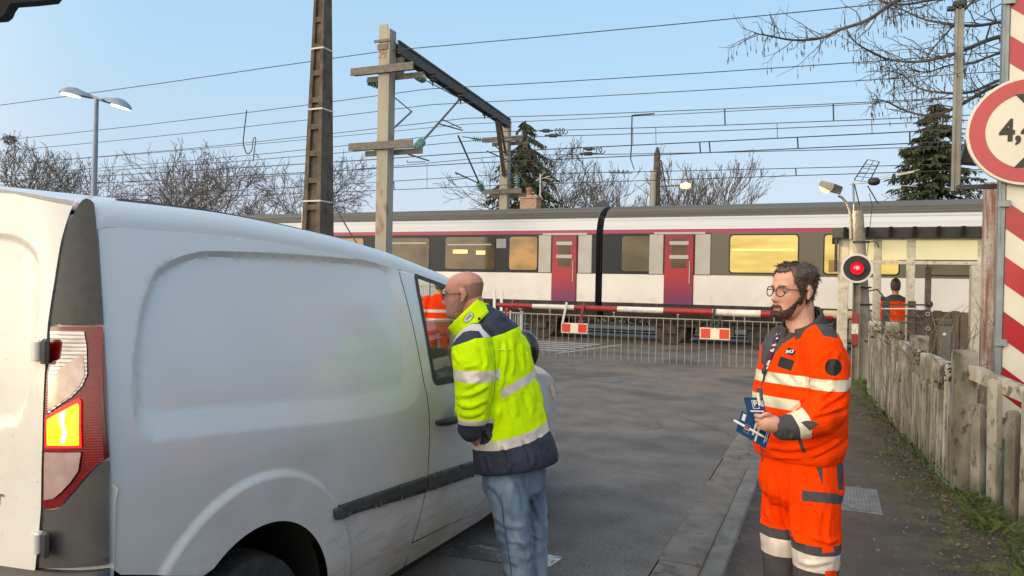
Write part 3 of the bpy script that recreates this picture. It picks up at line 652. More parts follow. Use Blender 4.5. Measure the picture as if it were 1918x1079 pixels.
def window(c, x0, x1, z0, z1, m, extra=()):
    g = MB(); g.cbox((x0, TY-.014, z0), (x1, TY+.02, z1), .004); p = sheet("window", rounded([(x0, z0), (x1, z0), (x1, z1), (x0, z1)], .09), lambda a, z: np.c_[a, np.full(a.shape, TY-.006), z], m, c, step=.6, bstep=.06)
    f = MB(); o_ = rounded([(x0-.03, z0-.03), (x1+.03, z0-.03), (x1+.03, z1+.03), (x0-.03, z1+.03)], .10); i_ = rounded([(x0, z0), (x1, z0), (x1, z1), (x0, z1)], .09)
    n = len(o_); f.v = [(a, TY-.009, z) for a, z in o_+i_]; f.f = [(k, (k+1) % n, n+(k+1) % n, n+k) for k in range(n)]; f.mi = [0]*n; f.build("window_frame", t_navy, p)
    for (u0, u1, v0, v1, mm, nm) in extra:
        h = MB(); h.cbox((u0, TY-.011, v0), (u1, TY-.0065, v1), .002); h.build(nm, mm, p)
    return p
def tdoor(c, x0, x1):
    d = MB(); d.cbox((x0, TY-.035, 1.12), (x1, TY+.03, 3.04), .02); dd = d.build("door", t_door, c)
    h = MB(); h.cbox((x0+.20, TY-.040, 2.12), (x1-.20, TY-.036, 2.92), .002); h.build("door_window", w_dark, dd)
    for z in (2.80, 2.42): h = MB(); h.cbox((x0+.14, TY-.050, z-.05), (x1-.14, TY-.041, z+.05), .004); h.build("door_sticker", t_alu, dd)
    h = MB(); h.tube([(x1-.10, TY-.06, 1.7), (x1-.10, TY-.06, 2.3)], .018, 8); h.build("handle", t_alu, dd)
    h = MB(); h.cbox((x0-.30, TY-.03, 3.04), (x1+.30, TY+.05, 3.10), .01); h.build("door_lintel", t_alu, c)
    for a, b_ in ((x0-.42, x0-.03), (x1+.03, x1+.44)):
        h = MB(); h.cbox((a, TY-.02, 1.95), (b_, TY+.03, 3.04), .01); h.build("door_surround", t_alu, c)
c1, _ = coach(-28.0, -6.16, "railway coach with dark window band, left of the gap between coaches")
c2, _ = coach(-5.96, 18.0, "railway coach with brightly lit yellow windows and taupe band", -2.95)
bigw = [(a, a+1.75) for a in (-24.6, -22.4, -20.2, -18.0, -15.8)]
for a, b_ in bigw: window(c1, a, b_, 2.02, 2.98, w_amber)
LMP = lambda a, b_, z=2.62: (a, b_, z, z+.11, lampm, "ceiling_lamp")
window(c1, -13.6, -11.60, 2.02, 2.98, w_dark, [(-13.5, -11.7, 2.80, 2.84, t_alu, "luggage_rack")])
window(c1, -11.02, -9.35, 2.02, 3.0, w_dark, [(-10.95, -9.45, 2.75, 2.79, t_alu, "luggage_rack"), LMP(-10.75, -10.25, 2.50), LMP(-9.95, -9.65, 2.47)])
window(c1, -8.85, -7.96, 2.02, 3.0, w_amber)
h = MB(); h.cbox((-9.28, TY-.03, 2.66), (-8.95, TY, 2.94), .01); h.build("destination_panel", mat("panel_grey", (.22, .24, .26), .4), c1)
tdoor(c1, -7.49, -6.72)
window(c2, -5.40, -4.60, 2.02, 3.0, w_dim)
tdoor(c2, -4.20, -3.40)
for i in range(7):
    a = -2.45+i*2.32; ex_ = [(a+.1, a+.75, 2.05, 2.36, mat("seat_back", (.30, .17, .05), .7), "seat_back"), LMP(a+.5, a+1.3, 2.86)] if i else [(a+.05, a+1.6, 2.60, 2.64, lampm, "ceiling_lamp")]
    window(c2, a, a+1.68, 2.02, 3.0, w_bright if i < 2 else w_dim, ex_ if i < 2 else ())
g = MB()
for k in range(7): g.cbox((-6.16+k*.029, TY+.25+(k % 2)*.05, 1.1), (-6.16+k*.029+.026, TY+2.6, 3.6), .004)
g.build("gangway_bellows", mat("bellows_rubber", (.02, .02, .02), .7), c1)
# tracks
railm = mat("rail_steel", (.12, .09, .07), .55, metal=.4); sleep = mat("sleeper_concrete", (.10, .09, .08), .9)
for cy, nm in ((TY+1.45, "near"), (TY+5.1, "far")):
    tk = thing("railway_track", "steel rails of the track under the train" if nm == "near" else "steel rails of the track beyond the train", "track", (0, cy, -.04), "railway tracks")
    for s in (-.72, .72):
        b = MB(); b.prism([(-140, cy+s-.07, -.07), (-140, cy+s+.07, -.07), (-140, cy+s+.02, -.04), (-140, cy+s+.035, .02), (-140, cy+s-.035, .02), (-140, cy+s-.02, -.04)], (280, 0, 0)); b.build("rail", railm, tk)
    b = MB()
    for k in range(-60, 90):
        x = k*.6-20
        if not -10.6 < x < 2.2: b.box((x, cy-1.25, -.12), (x+.25, cy+1.25, -.035))
    b.build("sleepers", sleep, tk)["kind"] = "stuff"
# ------------------------------------------------------------------ level crossing barrier
BY = 16.1
def bx(px, py): p = at(px, py, Y=BY); return p.x, p.z
red = mat("barrier_red", (.30, .015, .02), .5, c2=(.22, .012, .015), ns=9); wht = mat("barrier_white", (.66, .65, .62), .5, c2=(.56, .54, .5), ns=12); layer(wht, (.35, .28, .2), 8, .52, .7, amount=.5)
rust = mat("rusty_bar", (.18, .05, .035), .8, c2=(.27, .10, .06), ns=20); zinc = mat("zinc_rods", (.34, .33, .30), .6, metal=.3)
bar_ = thing("crossing_barrier", "lowered red and white level crossing barrier arm with hanging picket skirt", "barrier", (-3.4, BY, RZ))
segs = [(932, red), (998, wht), (1076, red), (1157, wht), (1243, red), (1335, wht), (1425, red), (1468, wht), (1520, red), (1560, None)]
yy = lambda x: 571.5+(x-940)*(588.5-571.5)/(1440-940)
for i, (x, m) in enumerate(segs[:-1]):
    x2 = segs[i+1][0]; (a, za), (b_, zb_) = bx(x, yy(x)), bx(x2, yy(x2)); r1, r2 = .05+.03*(x-932)/600, .05+.03*(x2-932)/600
    g = MB(); g.tube([(a, BY, za), (b_, BY, zb_)], [r1, r2], 16); g.build("boom", m, bar_, True)
(a, za), (b_, zb_) = bx(950, 586), bx(1560, 608)
skirt_top = lambda X: za+(zb_-za)*(X-a)/(b_-a)
(al, zl), (bl, zl2) = bx(950, 664), bx(1560, 703)
g = MB(); g.tube([(a, BY, za), (b_, BY, zb_)], .014, 8); g.build("skirt_rail", zinc, bar_, True)
g = MB(); g.tube([(a, BY, zl), (b_, BY, zl2)], .016, 8); g.build("skirt_foot_rail", rust, bar_, True)
X = a
random.seed(5); k = 0
while X < b_:
    g = MB(); zt = skirt_top(X); zb2 = zl+(zl2-zl)*(X-a)/(b_-a)
    g.tube([(X, BY, zt+.0), (X+.0, BY-.01, (zt+zb2)/2), (X+random.uniform(-.01, .01), BY, zb2)], .0072, 6); g.build("picket", zinc, bar_, True); X += .153; k += 1
for x in (975, 1030, 1150, 1270, 1375, 1395, 1450):
    p = bx(x, yy(x)+6); g = MB(); g.lathe([(.012, -.1), (.012, 0), (.03, 0), (.03, .03)], (p[0], BY, p[1]-.02), n=8); g.build("hanger_bolt", zinc, bar_)
for (x0, y0, x1, y1) in ((1053, 604, 1102, 625), (1312, 613, 1368, 637)):
    (u0, z1), (u1, z0) = bx(x0, y0), bx(x1, y1); w_ = u1-u0
    g = MB(); g.cbox((u0, BY-.07, z0), (u1, BY-.055, z1), .006); pl = g.build("reflector_plate", mat("plate_white", (.72, .66, .52), .4), bar_)
    rp = mat("reflector_red", (.62, .035, .025), .3, c2=(.55, .06, .03), ns=6, emit=(255, 40, 20), es=.0)
    for s0, s1 in ((.03, .35), (.65, .97)): g = MB(); g.cbox((u0+w_*s0, BY-.074, z0+.02), (u0+w_*s1, BY-.0705, z1-.02), .001); g.build("reflector", rp, pl)
for x, ytop, ybot, m in ((1064, 566, 604, wht), (1096, 568, 605, red), (1340, 578, 613, blk), (1352, 590, 614, blk)):
    (u0, z1), (u1, z0) = bx(x, ytop), bx(x-8, ybot); g = MB(); g.bar((u0, BY-.09, z1), (u1, BY-.085, z0), .05, .02, up=(0, 1, 0)); g.build("strap", m, bar_)
g = MB(); p = bx(1545, 598); g.cbox((p[0]-.1, BY-.2, PZ), (p[0]+.14, BY+.22, p[1]-.15), .02); g.build("pedestal", mat("pedestal_paint", (.33, .30, .26), .6, c2=(.25, .2, .15), ns=9), bar_)
g = MB(); p = bx(1583, 590); q = bx(1640, 592); g.tube([(p[0]-.4, BY, p[1]), (q[0], BY, q[1])], .085, 14); g.build("counterweight_arm", mat("weathered_cream", (.45, .36, .26), .6, c2=(.55, .46, .34), ns=7), bar_, True)
tb = mat("barrier_tip_white", (.62, .62, .6), .5)
for x in (928, 938):
    p = at(x, 575, Y=17.0); q = at(x-2 if x < 935 else x+2, 544, Y=17.0); g = MB(); g.bar((p.x, 17.0, RZ), (q.x, 17.0, q.z), .07, .03, up=(0, 1, 0))
    tag(g.build("marker_post", tb, loc=(p.x, 17.0, RZ)), "thin white marker post beyond the barrier, " + ("leaning left" if x < 935 else "leaning right"), "post", "white marker posts")
p = at(950, 571, Y=17.1); mt = thing("barrier_lock_stand", "small dark red catch stand at the tip of the barrier", "stand", (p.x, 17.1, RZ))
g = MB(); g.cbox((p.x-.05, 17.05, RZ), (p.x+.05, 17.15, p.z), .01); g.build("post", red, mt)
g = MB(); g.bar((p.x-.25, 17.1, p.z), (p.x+.45, 17.1, p.z-.05), .06, .09); g.bar((p.x+.12, 17.1, p.z), (p.x+.16, 17.1, p.z+.12), .05); g.build("catch", red, mt)
fp = thing("white_fence_panel", "short white bar fence panel beside the barrier's tip", "fence", (at(962, 600, Y=17.6).x, 17.6, RZ)); p = at(955, 582, Y=17.6); q = at(977, 582, Y=17.6)
for x in (p.x, q.x): g = MB(); g.cbox((x-.035, 17.57, RZ), (x+.035, 17.63, p.z), .006); g.build("post", tb, fp)
for k in range(5): g = MB(); xx = p.x+(q.x-p.x)*(k+.5)/5; g.bar((xx, 17.6, .05), (xx, 17.6, p.z-.06), .015); g.build("bar", tb, fp)
g = MB(); g.bar((p.x-.4, 17.6, p.z-.05), (q.x, 17.6, p.z-.05), .03); g.build("rail", tb, fp)
# ------------------------------------------------------------------ flashing signal, concrete pole with lamp and aerial
SY = 14.1
sg = thing("crossing_signal", "round black crossing signal with lit red lamp and white rim", "signal", (.42, SY, PZ))
c = at(1605, 503, Y=SY-.15); R_ = .248
b = MB(); b.lathe([(0, .06), (R_*.86, .06), (R_*.86, .012), (R_*.86, -.01)], c, (0, -1, 0), 40); b.build("target_board", mat("signal_black", (.012, .012, .012), .45), sg, True)
b = MB(); b.lathe([(R_*.85, .058), (R_*.87, .070), (R_*.99, .070), (R_, .05), (R_, -.02), (R_*.85, -.02)], c, (0, -1, 0), 48, cap=False); b.build("rim", mat("signal_rim", (.62, .62, .58), .5), sg, True)
b = MB(); b.lathe([(.105, .06), (.115, .15), (.108, .15), (.10, .065)], c, (0, -1, 0), 28, cap=False); b.build("lamp_hood", blk, sg, True)
lensm = mat("signal_red_lens", (.5, .0, .01), .1, emit=(255, 18, 38), es=1.5, c2=(.25, 0, .01), ns=60)
b = MB(); b.lathe([(.10, .062), (.085, .08), (.05, .094), (0, .10)], c, (0, -1, 0), 28); b.build("lamp_lens", lensm, sg, True)
b = MB(); b.lathe([(.035, .096), (.02, .104), (0, .106)], c+V((.01, 0, .005)), (0, -1, 0), 16); b.build("lamp_glow", mat("signal_core", (.9, .2, .2), .2, emit=(255, 110, 110), es=1.6), sg, True)
pm_ = mat("signal_post", (.20, .19, .15), .7, c2=(.30, .27, .21), ns=6, bump=.3)
px_ = at(1602, 640, Y=SY).x
b = MB(); b.cbox((px_-.06, SY-.04, PZ), (px_-.045, SY+.06, c.z-.1), .003); b.cbox((px_+.045, SY-.04, PZ), (px_+.06, SY+.06, c.z-.1), .003); b.cbox((px_-.06, SY+.045, PZ), (px_+.06, SY+.06, c.z-.1), .003); b.build("post", pm_, sg)
for y0, y1, m in ((586, 606, red), (606, 625, wht), (625, 646, red)):
    z1, z0 = at(1602, y0, Y=SY).z, at(1602, y1, Y=SY).z; b = MB(); b.cbox((px_-.062, SY-.052, z0), (px_+.04, SY-.042, z1-.002), .001); b.build("marker_plate", m, sg)
PY = 14.35
conc = mat("pole_concrete", (.22, .195, .165), .9, c2=(.32, .29, .25), ns=5, bump=.6, bs=40, stretch=(1, 1, .3)); layer(conc, (.07, .06, .05), 6, .5, .7, amount=.5)
pt, pb = at(1607, 395, Y=PY), at(1621, 712, Y=PY)
pole = thing("concrete_pole", "weathered round concrete pole leaning slightly beside the red signal", "pole", (pb.x, PY, PZ))
b = MB(); b.tube([(pb.x+.01, PY, 0), (pb.x, PY, pb.z), ((pb+pt).x/2, PY, (pb+pt).z/2), (pt.x, PY, pt.z)], [.15, .145, .115, .085], 20); b.build("shaft", conc, pole, True)
for y in (455, 572, 540, 640): p = at(1610+(y-395)*.045, y, Y=PY); b = MB(); b.lathe([(.12, 0), (.135, 0), (.135, .03), (.12, .03)], (p.x, PY, p.z), n=18, cap=False); b.build("strap", blk, pole)
p1 = at(1615, 455, Y=PY); b = MB(); b.tube([p1+V((.05, -.12, 0)), p1+V((.18, -.14, .02)), p1+V((.24, -.14, -.03)), p1+V((.25, -.14, -.09))], .012, 6); b.build("cable_end", blk, pole, True)
p1 = at(1620, 545, Y=PY); b = MB(); b.tube([p1+V((.05, -.15, 0)), p1+V((.18, -.17, .03)), p1+V((.26, -.17, -.06)), p1+V((.31, -.17, -.15))], .014, 6); b.build("cable_end", blk, pole, True)
lampc = mat("lamp_housing", (.30, .28, .24), .5, c2=(.22, .2, .18), ns=8); tubem = mat("lamp_arm", (.26, .26, .24), .5, metal=.5)
sl = thing("street_lamp", "glowing boxy street lamp on a curved arm fixed to the concrete pole", "street lamp", (pt.x, PY-.12, 2.3))
a = [at(1594, 448, Y=PY-.12), at(1594, 420, Y=PY-.12), at(1592, 395, Y=PY-.12), at(1586, 380, Y=PY-.14), at(1577, 370, Y=PY-.16), at(1570, 367, Y=PY-.18)]
b = MB(); b.tube(a, [.032, .03, .026, .024, .022, .022], 10); b.build("arm", tubem, sl, True)
h0, h1 = at(1574, 362, Y=PY-.2), at(1535, 350, Y=PY-.2); d = (h1-h0).normalized(); nn = V((-d.z, 0, d.x)); nn = nn if nn.z > 0 else -nn
hp = [h0+nn*-.01, h0+nn*.10, h0+d*.16+nn*.115, h0+d*.36+nn*.10, h1+d*.02+nn*.04, h1+nn*-.0, h0+d*.2-nn*.025]
b = MB(); b.prism([q+V((0, -.11, 0)) for q in hp], (0, .22, 0)); ho = b.build("housing", lampc, sl)
b = MB(); b.prism([q+V((0, -.112, 0)) for q in (h0+nn*.0+d*-.004, h0+nn*.103+d*-.004, h0+nn*.112+d*.14, h0+nn*-.02+d*.14)], (0, .224, 0)); b.build("gear_cover", blk, ho)
glowm = mat("sodium_glow", (.9, .7, .4), .3, emit=(255, 190, 95), es=4.0)
b = MB(); b.prism([q+V((0, -.085, 0)) for q in (h0+d*.17-nn*.018, h1-nn*.004, h1-nn*.05+d*-.05, h0+d*.22-nn*.065)], (0, .17, 0)); b.build("lamp_bowl", glowm, sl)
pl_ = bpy.data.lights.new("street_lamp_light", 'SPOT'); pl_.energy = 110; pl_.color = (1, .72, .35); pl_.spot_size = radians(150); pl_.shadow_soft_size = .12
plo = bpy.data.objects.new("street_lamp_light", pl_); COL.objects.link(plo); plo.parent = sl; plo.location = (h0+d*.3-nn*.12)-ORG[sl.name]
an = thing("tv_aerial", "black grid television aerial on a thin mast above the concrete pole", "aerial", (at(1602, 400, Y=PY).x, PY, 2.9)); AY = PY+.02
P_ = lambda x, y, dy=0: at(x, y, Y=AY+dy)
b = MB(); b.tube([P_(1602, 452), P_(1598, 342)], .016, 8); b.build("mast", tubem, an, True)
b = MB(); b.tube([P_(1591, 345), P_(1625, 342), P_(1655, 334), P_(1712, 322)], .012, 8); b.build("boom", mat("aerial_pale", (.55, .55, .52), .5), an, True)
gm_ = mat("aerial_black", (.012, .012, .014), .5)
for (x0, y0, x1, y1) in ((1600, 337, 1625, 299), (1628, 341, 1647, 303), (1600, 344, 1610, 385), (1625, 348, 1645, 382)): b = MB(); b.tube([P_(x0, y0), P_(x1, y1)], .011, 6); b.build("reflector_frame", gm_, an)
for k in range(6): t = k/5; b = MB(); b.tube([P_(1600+25*t, 338-39*t), P_(1628+19*t, 341-38*t)], .005, 6); b.build("reflector_rod", gm_, an)
b = MB(); b.tube([P_(1614, 339), P_(1637, 300)], .006, 6); b.build("reflector_rod", gm_, an)
for (x, y, rx, rz) in ((1637, 340, .10, .07), (1674, 336, .035, .10)): b = MB(); blob(b, P_(x, y), (rx, .06, rz)); b.build("director_shield", gm_, an, True)
for (x0, y0, x1, y1) in ((1640, 333, 1722, 318), (1655, 346, 1718, 349)): b = MB(); b.tube([P_(x0, y0), P_(x1, y1)], .006, 6); b.build("director_rod", mat("aerial_pale2", (.5, .5, .48), .5), an)
b = MB(); b.tube([P_(1628, 362), P_(1634, 385), P_(1633, 390), P_(1625, 470), P_(1612, 560)], .006, 6); b.build("cable", gm_, an)
# ------------------------------------------------------------------ shelter
CYY = 14.9
cab = thing("shelter", "open fronted pale framed shelter with cream fanlights and dark eaves", "shelter", (1.3, CYY, .02))
cream = mat("shelter_frame", (.56, .54, .46), .7, c2=(.42, .40, .33), ns=8, bump=.3, detail=8); layer(cream, (.12, .1, .07), 12, .55, .7, amount=.6)
_ = lambda x, y: (lambda p: (p.x, p.z))(at(x, y, Y=CYY))
def post(x0, x1, y0, y1, nm="frame_post", m=cream, dy=0, dep=.035):
    (a, z1), (b_, z0) = _(x0, y0), _(x1, y1); g = MB(); g.cbox((min(a, b_), CYY+dy, z0), (max(a, b_), CYY+dy+dep, z1), .008); return g.build(nm, m, cab)
for x0, x1 in ((1571, 1584), (1637, 1645), (1699, 1708), (1832, 1839)): post(x0, x1, 446, 760)
for (x0, x1, y0, y1) in ((1571, 1839, 443, 449), (1571, 1839, 488, 496)): post(x0, x1, y0, y1, "frame_rail", dy=-.006, dep=.046)
fan = mat("cream_fanlight_glow", (.50, .46, .30), .35, c2=(.40, .40, .32), ns=1.4, emit=(240, 222, 150), es=.38)  # emission paints the yellow light the panels catch; they are no lamps
for x0, x1 in ((1585, 1698), (1709, 1831)): post(x0, x1, 450, 487, "fanlight", fan, .012, .010)
post(1816, 1829, 498, 770, "door_leaf", mat("open_door_edge", (.5, .48, .42), .6, c2=(.36, .34, .28), ns=8), -.25, .25)
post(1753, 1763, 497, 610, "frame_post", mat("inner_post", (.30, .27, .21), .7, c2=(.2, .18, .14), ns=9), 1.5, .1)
(a, z1), (b_, z0) = _(1566, 430), _(1842, 444); eav = mat("eaves_dark", (.02, .02, .022), .6)
g = MB(); g.cbox((a-.06, CYY-.14, z0-.01), (b_+.15, CYY+1.9, z1+.02), .01); g.build("roof", eav, cab)
for k in range(7): xx = a+.12+k*(b_-a)/6.3; g = MB(); g.prism([(xx, CYY-.32, z1+.02), (xx, CYY-.1, z1+.025), (xx, CYY-.1, z0-.01), (xx, CYY-.20, z0)], (.055, 0, 0)); g.build("rafter_end", eav, cab)
g = MB(); p = _(1567, 445); g.cbox((p[0]-.03, CYY-.12, 1.95), (p[0]+.02, CYY-.04, z1), .01); g.build("downpipe", eav, cab)
(a2, zz), (b2, z_) = _(1708, 575), _(1830, 640)
for x0, x1, y0, y1 in ((1590, 1636, 600, 640), (1645, 1700, 600, 640)): post(x0, x1, y0, y1, "low_panel", mat("low_panel", (.17, .15, .11), .8, c2=(.25, .22, .17), ns=5), .02, .03)
hs = thing("handrail_frame", "dark railed frame with pale strips in front of the seated figure", "railing", (1.1, CYY-.35, .02)); HY = CYY-.35
hd = mat("dark_frame", (.06, .055, .048), .7)
hx = lambda x, y: (lambda p: (p.x, p.z))(at(x, y, Y=HY))
for x in (1660, 1708): p = hx(x, 566); g = MB(); g.cbox((p[0]-.06, HY-.05, .0), (p[0]+.06, HY+.05, p[1]+.02), .012); g.build("upright", hd, hs)
for (y0, m) in ((571, hd), (578, wht), (592, hd), (604, hd)): p, q = hx(1650, y0), hx(1733, y0); g = MB(); g.bar((p[0], HY-.06, p[1]), (q[0], HY-.06, q[1]), .03, .03 if m is hd else .022); g.build("rail", m, hs)
p = hx(1741, 570); g = MB(); blob(g, (p[0], HY, p[1]), (.055, .055, .055)); g.build("knob", blk, hs, True)
p = hx(1738, 580); g = MB(); g.cbox((p[0]-.07, HY-.04, .0), (p[0]+.04, HY+.04, p[1]), .01); g.build("upright", hd, hs)
for y in (588, 615): p = hx(1737, y); g = MB(); g.lathe([(.022, 0), (.035, .0), (.035, .03), (.022, .03)], (p[0], HY-.06, p[1]), (0, -1, 0), 16, cap=False); g.build("ring", zinc, hs)
wb = thing("waste_bin", "slim grey lidded bin standing inside the shelter", "bin", (_(1764, 600)[0], CYY-.1, .02)); p = _(1753, 596); q = _(1777, 700)
gb_ = mat("bin_grey", (.11, .11, .10), .6)
g = MB(); g.cbox((p[0], CYY-.25, .0), (q[0], CYY+.05, p[1]-.1), .02); bb = g.build("body", gb_, wb)
g = MB(); g.cbox((p[0]-.012, CYY-.265, p[1]-.1), (q[0]+.012, CYY+.065, p[1]), .02); g.build("lid", mat("bin_lid", (.07, .07, .065), .55), wb)
g = MB(); g.cbox(((p[0]+q[0])/2-.03, CYY-.254, p[1]-.28), ((p[0]+q[0])/2+.02, CYY-.251, p[1]-.24), .001); g.build("sticker", wht, bb)
bk_ = thing("boundary_wall", "low brown boarded wall seen through the shelter", "wall", (2.0, CYY+1.7, .0)); p = at(1700, 582, Y=CYY+1.7); q = at(1850, 582, Y=CYY+1.7)
g = MB()
for k in range(9): xx = p.x+k*(q.x-p.x)/9; g.cbox((xx, CYY+1.68+(k % 2)*.01, 0), (xx+(q.x-p.x)/9-.01, CYY+1.74, p.z+.02*(k % 2)), .006)
g.build("boarding", mat("wall_boards", (.17, .13, .09), .85, c2=(.22, .17, .12), ns=6), bk_)
# ------------------------------------------------------------------ concrete picket fence
fen_m = mat("fence_concrete", (.215, .20, .16), .95, c2=(.40, .375, .31), ns=6, bump=.9, bs=45, detail=9, stretch=(1, 1, .45))
layer(fen_m, (.11, .11, .06), 5, .46, .62, amount=.7, stretch=(1, 1, .5)); layer(fen_m, (.045, .038, .028), 16, .55, .66, amount=.75, stretch=(1, 1, .6)); layer(fen_m, (.04, .035, .025), 3, .3, .6, zr=(.3, .02), amount=.7)
_t = fen_m.node_tree; _b = _t.nodes["Principled BSDF"]; _oi = _t.nodes.new("ShaderNodeObjectInfo"); _mr = _t.nodes.new("ShaderNodeMapRange"); _mr.inputs[3].default_value = .68; _mr.inputs[4].default_value = 1.3; _t.links.new(_oi.outputs["Random"], _mr.inputs[0])
_vm = _t.nodes.new("ShaderNodeVectorMath"); _vm.operation = 'SCALE'; _t.links.new(_b.inputs["Base Color"].links[0].from_socket, _vm.inputs[0]); _t.links.new(_mr.outputs[0], _vm.inputs["Scale"]); _t.links.new(_vm.outputs[0], _b.inputs["Base Color"])
fen = thing("picket_fence", "weathered mossy concrete picket fence running along the pavement", "fence", (.8, 9, PZ))
FB = [at(1800, 926, Z=PZ), at(1721, 836, Z=PZ), at(1668, 781, Z=PZ)]
fd_ = (FB[2]-FB[0]).normalized(); fd_.z = 0; fn = V((fd_.y, -fd_.x, 0))
ts = [0, (FB[1]-FB[0]).length, (FB[2]-FB[0]).length]; sp_ = ts[2]/2
ts = ts+[ts[2]+sp_*.93]
def FP(t, n=0, z=0): return FB[0]+fd_*t+fn*n+V((0, 0, z))
random.seed(11)
def domed(base, wx, wy, h, dome, lean=0):
    """upright with a rounded top; width along the fence wx, thickness wy"""
    k = 9; pr = [(-wx/2, -.2), (wx/2, -.2)]+[(wx/2*cos(pi*i/k), h-dome+dome*sin(pi*i/k)) for i in range(k+1)]
    P = [base+fd_*(a+lean*z)-fn*wy/2+V((0, 0, z)) for a, z in pr]; b = MB(); b.prism(P, fn*wy); return b
heights = {0: 1.34, 1: 1.32}
for i, t in enumerate(ts):
    b = domed(FP(t, .0), .17, .15, 1.13 if i != 2 else 1.19, .05, random.uniform(-.01, .01)); b.build("post", fen_m, fen)
for i in range(len(ts)-1):
    t0, t1 = ts[i]+.085, ts[i+1]-.085
    hi, lo = (.93, .62) if i < 1 else (.95, .64)
    for z, hh in ((hi, .10), (lo, .10), (.20, .09)):
        sag = random.uniform(-.02, .015); b = MB(); q = FP((t0+t1)/2, .0, z+sag); b.bar(FP(t0, 0, z), q, .075, hh); b.bar(q, FP(t1, 0, z+random.uniform(-.02, .02)), .075, hh); b.build("rail", fen_m, fen)
    n = 13; st = (t1-t0)/n
    for k in range(n):
        t = t0+(k+.5)*st; tall = (k % 2 == 1) or i >= 2
        h = (hi+.045 if tall else lo+.13)+random.uniform(-.03, .02)
        if i == 1 and k in (4, 5): h -= random.uniform(.05, .2)
        b = domed(FP(t, -.058), random.uniform(.062, .08), .036, h, .03, random.uniform(-.02, .02)); b.build("picket", fen_m, fen)
fd0, fn0 = fd_.copy(), fn.copy(); E1 = at(1905, 962, Z=PZ); fd_ = (E1-FB[0]); fd_.z = 0; fd_.normalize(); fn = V((fd_.y, -fd_.x, 0)); fn = fn if fn.y < 0 else -fn
LN = at(1990, 992, Z=PZ)-FB[0]; LN = V((LN.x, LN.y, 0)).length
def zat(px, py, t): p_ = FP(t, .0); D_ = (p_-EYE).dot(fw); return at(px, py, D=D_).z-PZ
tt = lambda px: min([k*.01 for k in range(10, 160)], key=lambda t: abs(topx_(FP(t))[0]-px))
def topx_(p):
    d = V(p)-EYE; z = d.dot(fw); return (CX+F*d.dot(CR)/z, CY-F*d.dot(CU)/z)
for py0, py1 in ((699, 738), (783, 822)):
    ta, tb_ = tt(1822), tt(1915); za_, zb_ = zat(1822, py0, ta), zat(1915, py1, tb_); k_ = (zb_-za_)/(tb_-ta); b = MB(); b.bar(FP(.05, -.0, za_-k_*(ta-.05)), FP(LN, 0, za_+k_*(LN-ta)), .07, .105 if py0 < 720 else .09); b.build("rail", fen_m, fen)
for px, ptop_ in ((1843, 756), (1872, 709), (1906, 768), (1936, 730), (1968, 780)):
    t = tt(px); b = domed(FP(t, .058), .082, .05, zat(px, ptop_, t), .04, random.uniform(-.02, .02)); b.build("picket", fen_m, fen)
t = LN; b = domed(FP(t, .0), .17, .15, 1.1, .05); b.build("post", fen_m, fen)
fd_, fn = fd0, fn0
# ivy and dead bramble lumps on the rails
ivy_m = mat("dead_ivy", (.035, .025, .018), .9, c2=(.07, .05, .03), ns=30); twig_m = mat("bramble_stem", (.13, .10, .065), .9, c2=(.22, .18, .12), ns=8)
def clump(name, label, c, r, n, ls, m, seed, cat, group, sq=(1, 1, .6)):
    rn = random.Random(seed); b = MB(); c = V(c)
    for _i in range(n):
        d = V((rn.gauss(0, 1), rn.gauss(0, 1), rn.gauss(0, 1))).normalized()*r*rn.random()**.6; p = c+V((d.x*sq[0], d.y*sq[1], d.z*sq[2]))
        a = V((rn.uniform(-1, 1), rn.uniform(-1, 1), rn.uniform(-1, 1))).normalized(); e = a.cross(V((rn.uniform(-1, 1), rn.uniform(-1, 1), .3))).normalized(); s = ls*rn.uniform(.5, 1.2)
        b.add([p-a*s*.5, p+e*s*.3, p+a*s*.6, p-e*s*.3], [(0, 1, 2, 3)])
    return tag(b.build(name, m, loc=(c.x, c.y, c.z), fix=False), label, cat, group)
for i, (t, z, r, n, lb) in enumerate(((.10, .93, .13, 160, "dark dead ivy on the nearest tall fence post"), (.42, .80, .10, 70, "dark dead ivy strung along the top rail near the striped board"), (1.55, .93, .12, 120, "round dead ivy knot at the end of the second bay's rail"), (3.2, 1.02, .14, 120, "dark ivy tuft over the fence's middle posts"), (4.75, 1.0, .15, 150, "dark ivy heap on the farthest fence panel"))):
    clump("ivy_clump", lb, FP(t, -.03, z), r, n, .035, ivy_m, 30+i, "ivy", "dead ivy on the fence", (1, .8, .8))
for i in range(8):
    rn = random.Random(50+i); t = rn.uniform(.2, 3.6); b0 = FP(t, rn.uniform(.1, .7), -.05)
    br = thing("bramble_stem", ["bare arching bramble stems behind the fence's nearer bays", "thin upright dry stems behind the fence by the waste bin"][i % 2], "plant", tuple(b0), "dry stems behind the fence")
    for k in range(5):
        b = MB(); p = V(b0)+V((rn.uniform(-.15, .15), rn.uniform(-.15, .15), 0)); d = V((rn.uniform(-.35, .35), rn.uniform(-.3, .3), 1)); pts = [p]
        for s in range(7): d += V((rn.uniform(-.15, .2), rn.uniform(-.15, .15), -.10)); pts.append(pts[-1]+d.normalized()*.24)
        b.tube(pts, [.006, .006, .005, .005, .004, .004, .003, .002], 5)
        for s in range(3, 7):
            e = pts[s]+V((rn.uniform(-.12, .12), rn.uniform(-.1, .1), rn.uniform(.02, .14))); b.tube([pts[s], e], [.003, .0015], 4)
        b.build("stem", twig_m, br)
